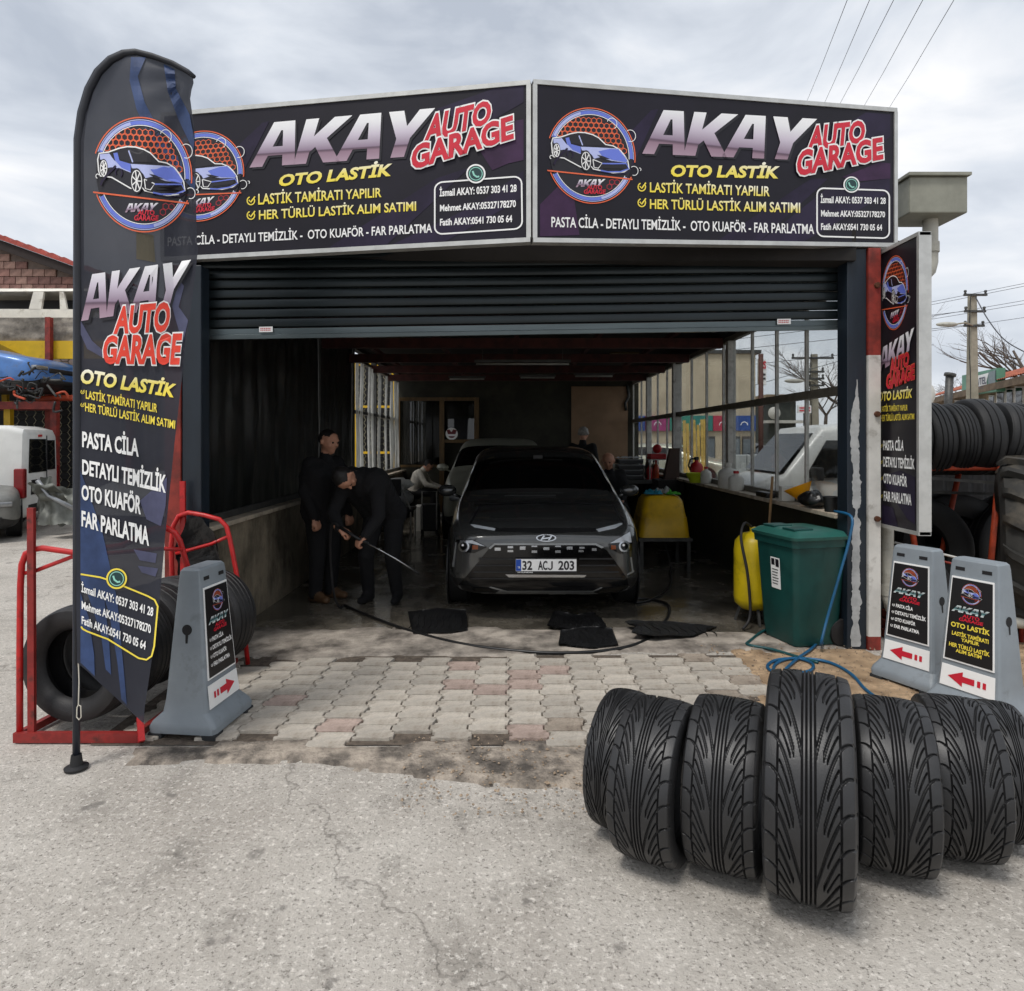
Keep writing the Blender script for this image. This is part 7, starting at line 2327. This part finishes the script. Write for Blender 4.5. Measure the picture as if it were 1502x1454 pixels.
while z < 8:
    x = xl + (.15 if row % 2 else 0)
    while x < at(150, 0, YB).x:
        if z < gz(x + .15) - .32 and z > gz(x) - 1.9:
            o = link('brick', random.choice(brick_meshes), bk)
            o.location = (x + 13, YB - .02 - 17, z)
        x += .30
    z += .198; row += 1
MB().hexa([(xl, YB - .35, gz(xl) - .25), (xrr, YB - .35, gz(xrr) - .25), (xrr, YB + 6, gz(xrr) - .25), (xl, YB + 6, gz(xl) - .25)], [(xl, YB - .35, gz(xl) - .02), (xrr, YB - .35, gz(xrr) - .02), (xrr, YB + 6, gz(xrr) - .02), (xl, YB + 6, gz(xl) - .02)]).build('eaves', mat('dark_eaves', (48, 40, 38), .9), bk)
tile = MB().grid(lambda u, v: (-.16 + .36 * u, -.11 + .62 * v, .075 * math.sin(math.pi * min(1, u * 1.15)) + .03 * (1 - v) + .0), 10, 2)
tile.grid(lambda u, v: (-.16 + .36 * u, -.11, -.03 + (.075 * math.sin(math.pi * min(1, u * 1.15)) + .06) * v), 10, 1)
tm_ = tile.mesh('roof_tile', m_tile_red, True)
x = xl
while x < at(180, 0, YB).x:
    for k in range(2):
        o = link('roof_tile', tm_, bk)
        o.location = (x + 13, YB - .30 + .55 * k - 17, gz(x) + .03 + .01 * k)
        o.rotation_euler = (0, math.atan(.36), 0)
    x += .30

# white estate-car shell on the top shelf: roof, pillars and open windows
m_shell = mat('dirty_white_paint', (222, 217, 204), .5, var=.08, scale=3, dirt=((150, 138, 116), 4, .56, .75))
sh_ = thing('car_shell', 'stripped white car shell lying on the top shelf of the scrap rack', 'car shell', (-9.5, 13.7, zt_))
YS = 13.25
def S3(px, py, Y=YS): return at(px, py, Y)
MB().hexa([S3(-60, 428), S3(150, 427), S3(150, 427) + Vector((0, 1.5, 0)), S3(-60, 428) + Vector((0, 1.5, 0))], [S3(-55, 421) + Vector((0, .15, 0)), S3(140, 421) + Vector((0, .15, 0)), S3(140, 421) + Vector((0, 1.35, 0)), S3(-55, 421) + Vector((0, 1.35, 0))]).build('roof', m_shell, sh_, smooth=30)
for yo_, nm in ((0, 'side'), (1.46, 'side')):
    dy = Vector((0, yo_, 0))
    MB().hexa([S3(-60, 468) + dy, S3(150, 468) + dy, S3(150, 468) + dy + Vector((0, .05, 0)), S3(-60, 468) + dy + Vector((0, .05, 0))], [S3(-60, 453) + dy, S3(150, 454) + dy, S3(150, 454) + dy + Vector((0, .05, 0)), S3(-60, 453) + dy + Vector((0, .05, 0))]).build('door_panel', m_shell, sh_)
    for (xb0, xb1, xt0, xt1) in ((42, 60, 49, 64), (88, 98, 87, 93), (140, 150, 128, 136), (-60, -48, -58, -50)):
        MB().hexa([S3(xb0, 454) + dy, S3(xb1, 454) + dy, S3(xb1, 454) + dy + Vector((0, .05, 0)), S3(xb0, 454) + dy + Vector((0, .05, 0))], [S3(xt0, 428) + dy, S3(xt1, 428) + dy, S3(xt1, 428) + dy + Vector((0, .05, 0)), S3(xt0, 428) + dy + Vector((0, .05, 0))]).build('pillar', m_shell, sh_)
MB().box((S3(-55, 0).x, YS + .75, zt_), (S3(86, 0).x, YS + .8, S3(0, 429).z)).build('dark_interior', m_clad, sh_)  # dark sheet standing in for the shaded inside of the shell
for k in range(5):
    MB().ball((S3(2 + 9 * k, 0).x, YS + .45, S3(0, 452).z), (.10, .12, .07)).build('seat_foam', m_clad, sh_, smooth=True)

m_wblue = mat('wreck_blue_paint', (72, 116, 176), .4, .2, var=.1, coat=.4, dirt=((90, 100, 116), 3, .55, .75))
car('wrecked_car', 'blue wrecked car on the middle shelf, its nose pointing right', (at(84, 0, 12.3).x, 12.45, 2.285), 90, m_wblue, 4.2, 1.7, 1.38, mirrors=False, cat='wreck', wheels=False)
eng = thing('engine_scrap', 'tangle of engine parts hanging from the front of the blue wreck', 'scrap', at(60, 575, 11.15))
random.seed(11)
for k in range(34):
    p = at(rnd(8, 90), rnd(546, 590), 11.5 + rnd(-.05, .05))
    q = p + Vector((rnd(-.3, .3), rnd(-.1, .1), rnd(-.22, .22)))
    MB().tube(smoothpath([p, (p + q) / 2 + Vector((rnd(-.1, .1), 0, rnd(-.1, .1))), q], 3), rnd(.006, .022), 6).build('engine_part', random.choice([m_dsteel, m_clad, m_clad, m_opipe]), eng, smooth=True)

# white panel van, back doors towards the right
vn = thing('panel_van', 'white delivery van without its number plate under the scrap rack', 'van', (-8.05, 11.3, 0), R(108))
m_van = mat('van_white_paint', (214, 214, 210), .4, var=.04, coat=.3)
vb = loftbox([(.32, .80, .001, 0)], .0, 2) if False else MB()
secv = []
for (yy_, w_, z0_, z1_) in ((0, .74, .34, 1.66), (.05, .80, .30, 1.74), (.25, .83, .28, 1.80), (2.2, .83, .28, 1.80), (2.7, .82, .28, 1.74), (3.2, .80, .28, 1.10), (3.9, .74, .30, .86), (3.98, .66, .34, .76)):
    ring = []
    rr3 = .10
    for (sx, sz, a0) in ((1, 1, 0), (-1, 1, 90), (-1, -1, 180), (1, -1, 270)):
        for k in range(5):
            t = R(a0 + 22.5 * k)
            wz = w_ * (.90 if sz > 0 else 1.0)
            ring.append((sx * (wz - rr3) + rr3 * math.cos(t), yy_, (z1_ - rr3 if sz > 0 else z0_ + rr3) + rr3 * math.sin(t)))
    secv.append(ring)
for rg in secv: vb.v += [Vector(p) for p in rg]
for i in range(len(secv) - 1):
    for j in range(20):
        k = (j + 1) % 20
        vb.f.append((i * 20 + j, i * 20 + k, (i + 1) * 20 + k, (i + 1) * 20 + j)); vb.m.append(0)
vb.f.append(tuple(range(20))); vb.m.append(0)
vb.f.append(tuple(7 * 20 + j for j in range(20))); vb.m.append(0)
vb.build('body', m_van, vn, smooth=40, local=True)
def vp(x0, x1, z0, z1, m, nm, y=-.008, par=None, tx=.94):
    MB().hexa([(x0, y, z0), (x1, y, z0), (x1, y + .02, z0), (x0, y + .02, z0)], [(x0 * tx, y, z1), (x1 * tx, y, z1), (x1 * tx, y + .02, z1), (x0 * tx, y + .02, z1)]).build(nm, m, par or vn, local=True)
vp(-.62, .16, 1.02, 1.58, m_cglass, 'rear_window'); vp(.24, .62, 1.04, 1.56, m_cglass, 'rear_window')
vp(-.52, .40, .66, .90, m_clad, 'plate_recess'); vp(-.66, .66, .36, .50, m_clad, 'bumper')
MB().hexa([(-.66, 3.20, 1.12), (.66, 3.20, 1.12), (.66, 3.26, 1.12), (-.66, 3.26, 1.12)], [(-.60, 2.745, 1.66), (.60, 2.745, 1.66), (.60, 2.80, 1.66), (-.60, 2.80, 1.66)]).build('windscreen', m_cglass, vn, local=True)
MB().box((.185, -.012, .5), (.20, .01, 1.64)).build('door_gap', m_clad, vn, local=True)
vp(-.20, -.04, 1.62, 1.655, m_rpl, 'brake_lamp', -.012)
for s in (-1, 1):
    MB().box((s * .70, -.01, .62), (s * .825, .14, 1.10), bev=.02).build('tail_lamp', mat('dark_red_lens', (120, 18, 22), .2), vn, local=True)
    for (y0_, y1_) in ((.45, 1.2), (1.35, 2.1)):
        MB().hexa([(s * .826, y0_, 1.06), (s * .838, y0_, 1.06), (s * .838, y1_, 1.06), (s * .826, y1_, 1.06)], [(s * .77, y0_ + .04, 1.56), (s * .782, y0_ + .04, 1.56), (s * .782, y1_ - .04, 1.56), (s * .77, y1_ - .04, 1.56)]).build('side_window', m_cglass, vn, local=True)
    MB().hexa([(s * .823, 2.2, 1.05), (s * .836, 2.2, 1.05), (s * .822, 2.98, 1.05), (s * .809, 2.98, 1.05)], [(s * .768, 2.22, 1.56), (s * .780, 2.22, 1.56), (s * .770, 2.66, 1.56), (s * .758, 2.66, 1.56)]).build('side_window', m_cglass, vn, local=True)
    MB().box((s * .84, 2.82, 1.02), (s * 1.04, 2.92, 1.20), bev=.02).build('mirror', m_clad, vn, local=True, smooth=30)
    MB().box((s * .826, .3, .62), (s * .842, 3.0, .70)).build('side_rub_strip', m_clad, vn, local=True)
    for y in (.75, 3.25):
        MB().lathe([(.001, -.09), (.2, -.09), (.29, -.085), (.31, -.06), (.31, .06), (.29, .085), (.2, .09), (.001, .09)], 28, (s * .76, y, .31), 'X').build('wheel', m_tire2, vn, smooth=40, local=True)
car('grey_wreck', 'grey saloon car with damaged bumper at the left edge of the picture', (-8.12, 9.55, 0), 40, mat('dull_silver_paint', (126, 126, 122), .45, .3, var=.1), 4.2, 1.7, 1.36, mirrors=False)
car('white_car', 'white car behind the feather flag, plate partly showing', (-5.75, 9.9, 0), -6, m_vw, 4.1, 1.7, 1.46)
fpz = plane_map((0, 9.84, 0), (0, -1, 0))
wcar = [o for o in bpy.data.objects if o.name.startswith('white_car')][0]
plw = MB().prism([fpz(x, y, 0) for x, y in ((205, 746), (256, 746), (256, 758), (205, 758))], (0, .03, 0)).build('number_plate', m_white, wcar)
lettering('63', [(244.5, 748), (253, 748), (253, 756.5), (244.5, 756.5)], fpz, m_inkline, plw, .025, .004, 'plate_lettering')
scp = thing('scrap_heap', 'heap of bent grey car panels in front of the white van', 'scrap', (at(82, 0, 11).x, 10.9, 0))
for k, (x0, x1, y0, y1, tw) in enumerate(((55, 112, 715, 770, .2), (60, 100, 708, 735, -.3), (85, 130, 722, 770, .3), (52, 70, 700, 765, .1))):
    MB().grid(lambda u, v: Vector(at(x0 + (x1 - x0) * u, y1 + (y0 - y1) * v, 10.3 + .12 * k)) + Vector((0, tw * v + .12 * noise.noise(Vector((u * 3, v * 3, k))), .05 * noise.noise(Vector((u * 4, v * 4, k + 7))))), 12, 12).build('panel', mat('scrap_grey', (110, 112, 106), .5, .3, var=.25, scale=4), scp, smooth=True)
MB().tube([at(55, 705, 10.2), at(72, 728, 10.2), at(112, 748, 10.2)], .035, 8).build('bar', m_rim, scp, smooth=True)

# mesh fence seen through the strips of the left-hand windows
yf_ = thing('mesh_fence', 'yellow-framed wire mesh fence outside the left windows behind the hanging strips', 'fence', (-4, 17, 0))
for x in (-6.0, -5.0, -4.0, -3.0):
    MB().box((x - .04, 17, 0), (x + .04, 17.08, 3.6)).build('post', m_ybeam, yf_)
for z in (1.2, 2.4, 3.5):
    MB().box((-6.2, 17.09, z), (-2.6, 17.13, z + .06)).build('rail', m_ybeam, yf_)
MB().box((-6.2, 17.6, 0), (-2.6, 17.65, 3.7)).build('back_sheet', MATS['dark_sheet'], yf_)
hx = MB()
zz = .1; row = 0
while zz < 3.5:
    xx = -6.1 + (hw_ * 1.5 if row % 2 else 0)
    while xx < -2.7:
        p = [Vector((xx + hw_ * math.cos(R(60 * k)), 17.16, zz + hw_ * .8 * math.sin(R(60 * k)))) for k in range(6)]
        for k in range(3): hx.bar(p[k], p[k + 1], .012, .012, up=(0, 1, 0))
        hx.bar(p[0], p[0] + Vector((hw_, 0, 0)), .012, .012, up=(0, 1, 0))
        xx += hw_ * 3
    zz += hw_ * .8 * math.sin(R(60)); row += 1
tag(hx.build('wire_mesh', MATS['galvanised_wire'], yf_, fix=False), kind='stuff')

copy_tree(vn, (7.0, 9.7, 0), R(90), 'white van parked close outside the right-hand windows, nose to the left')
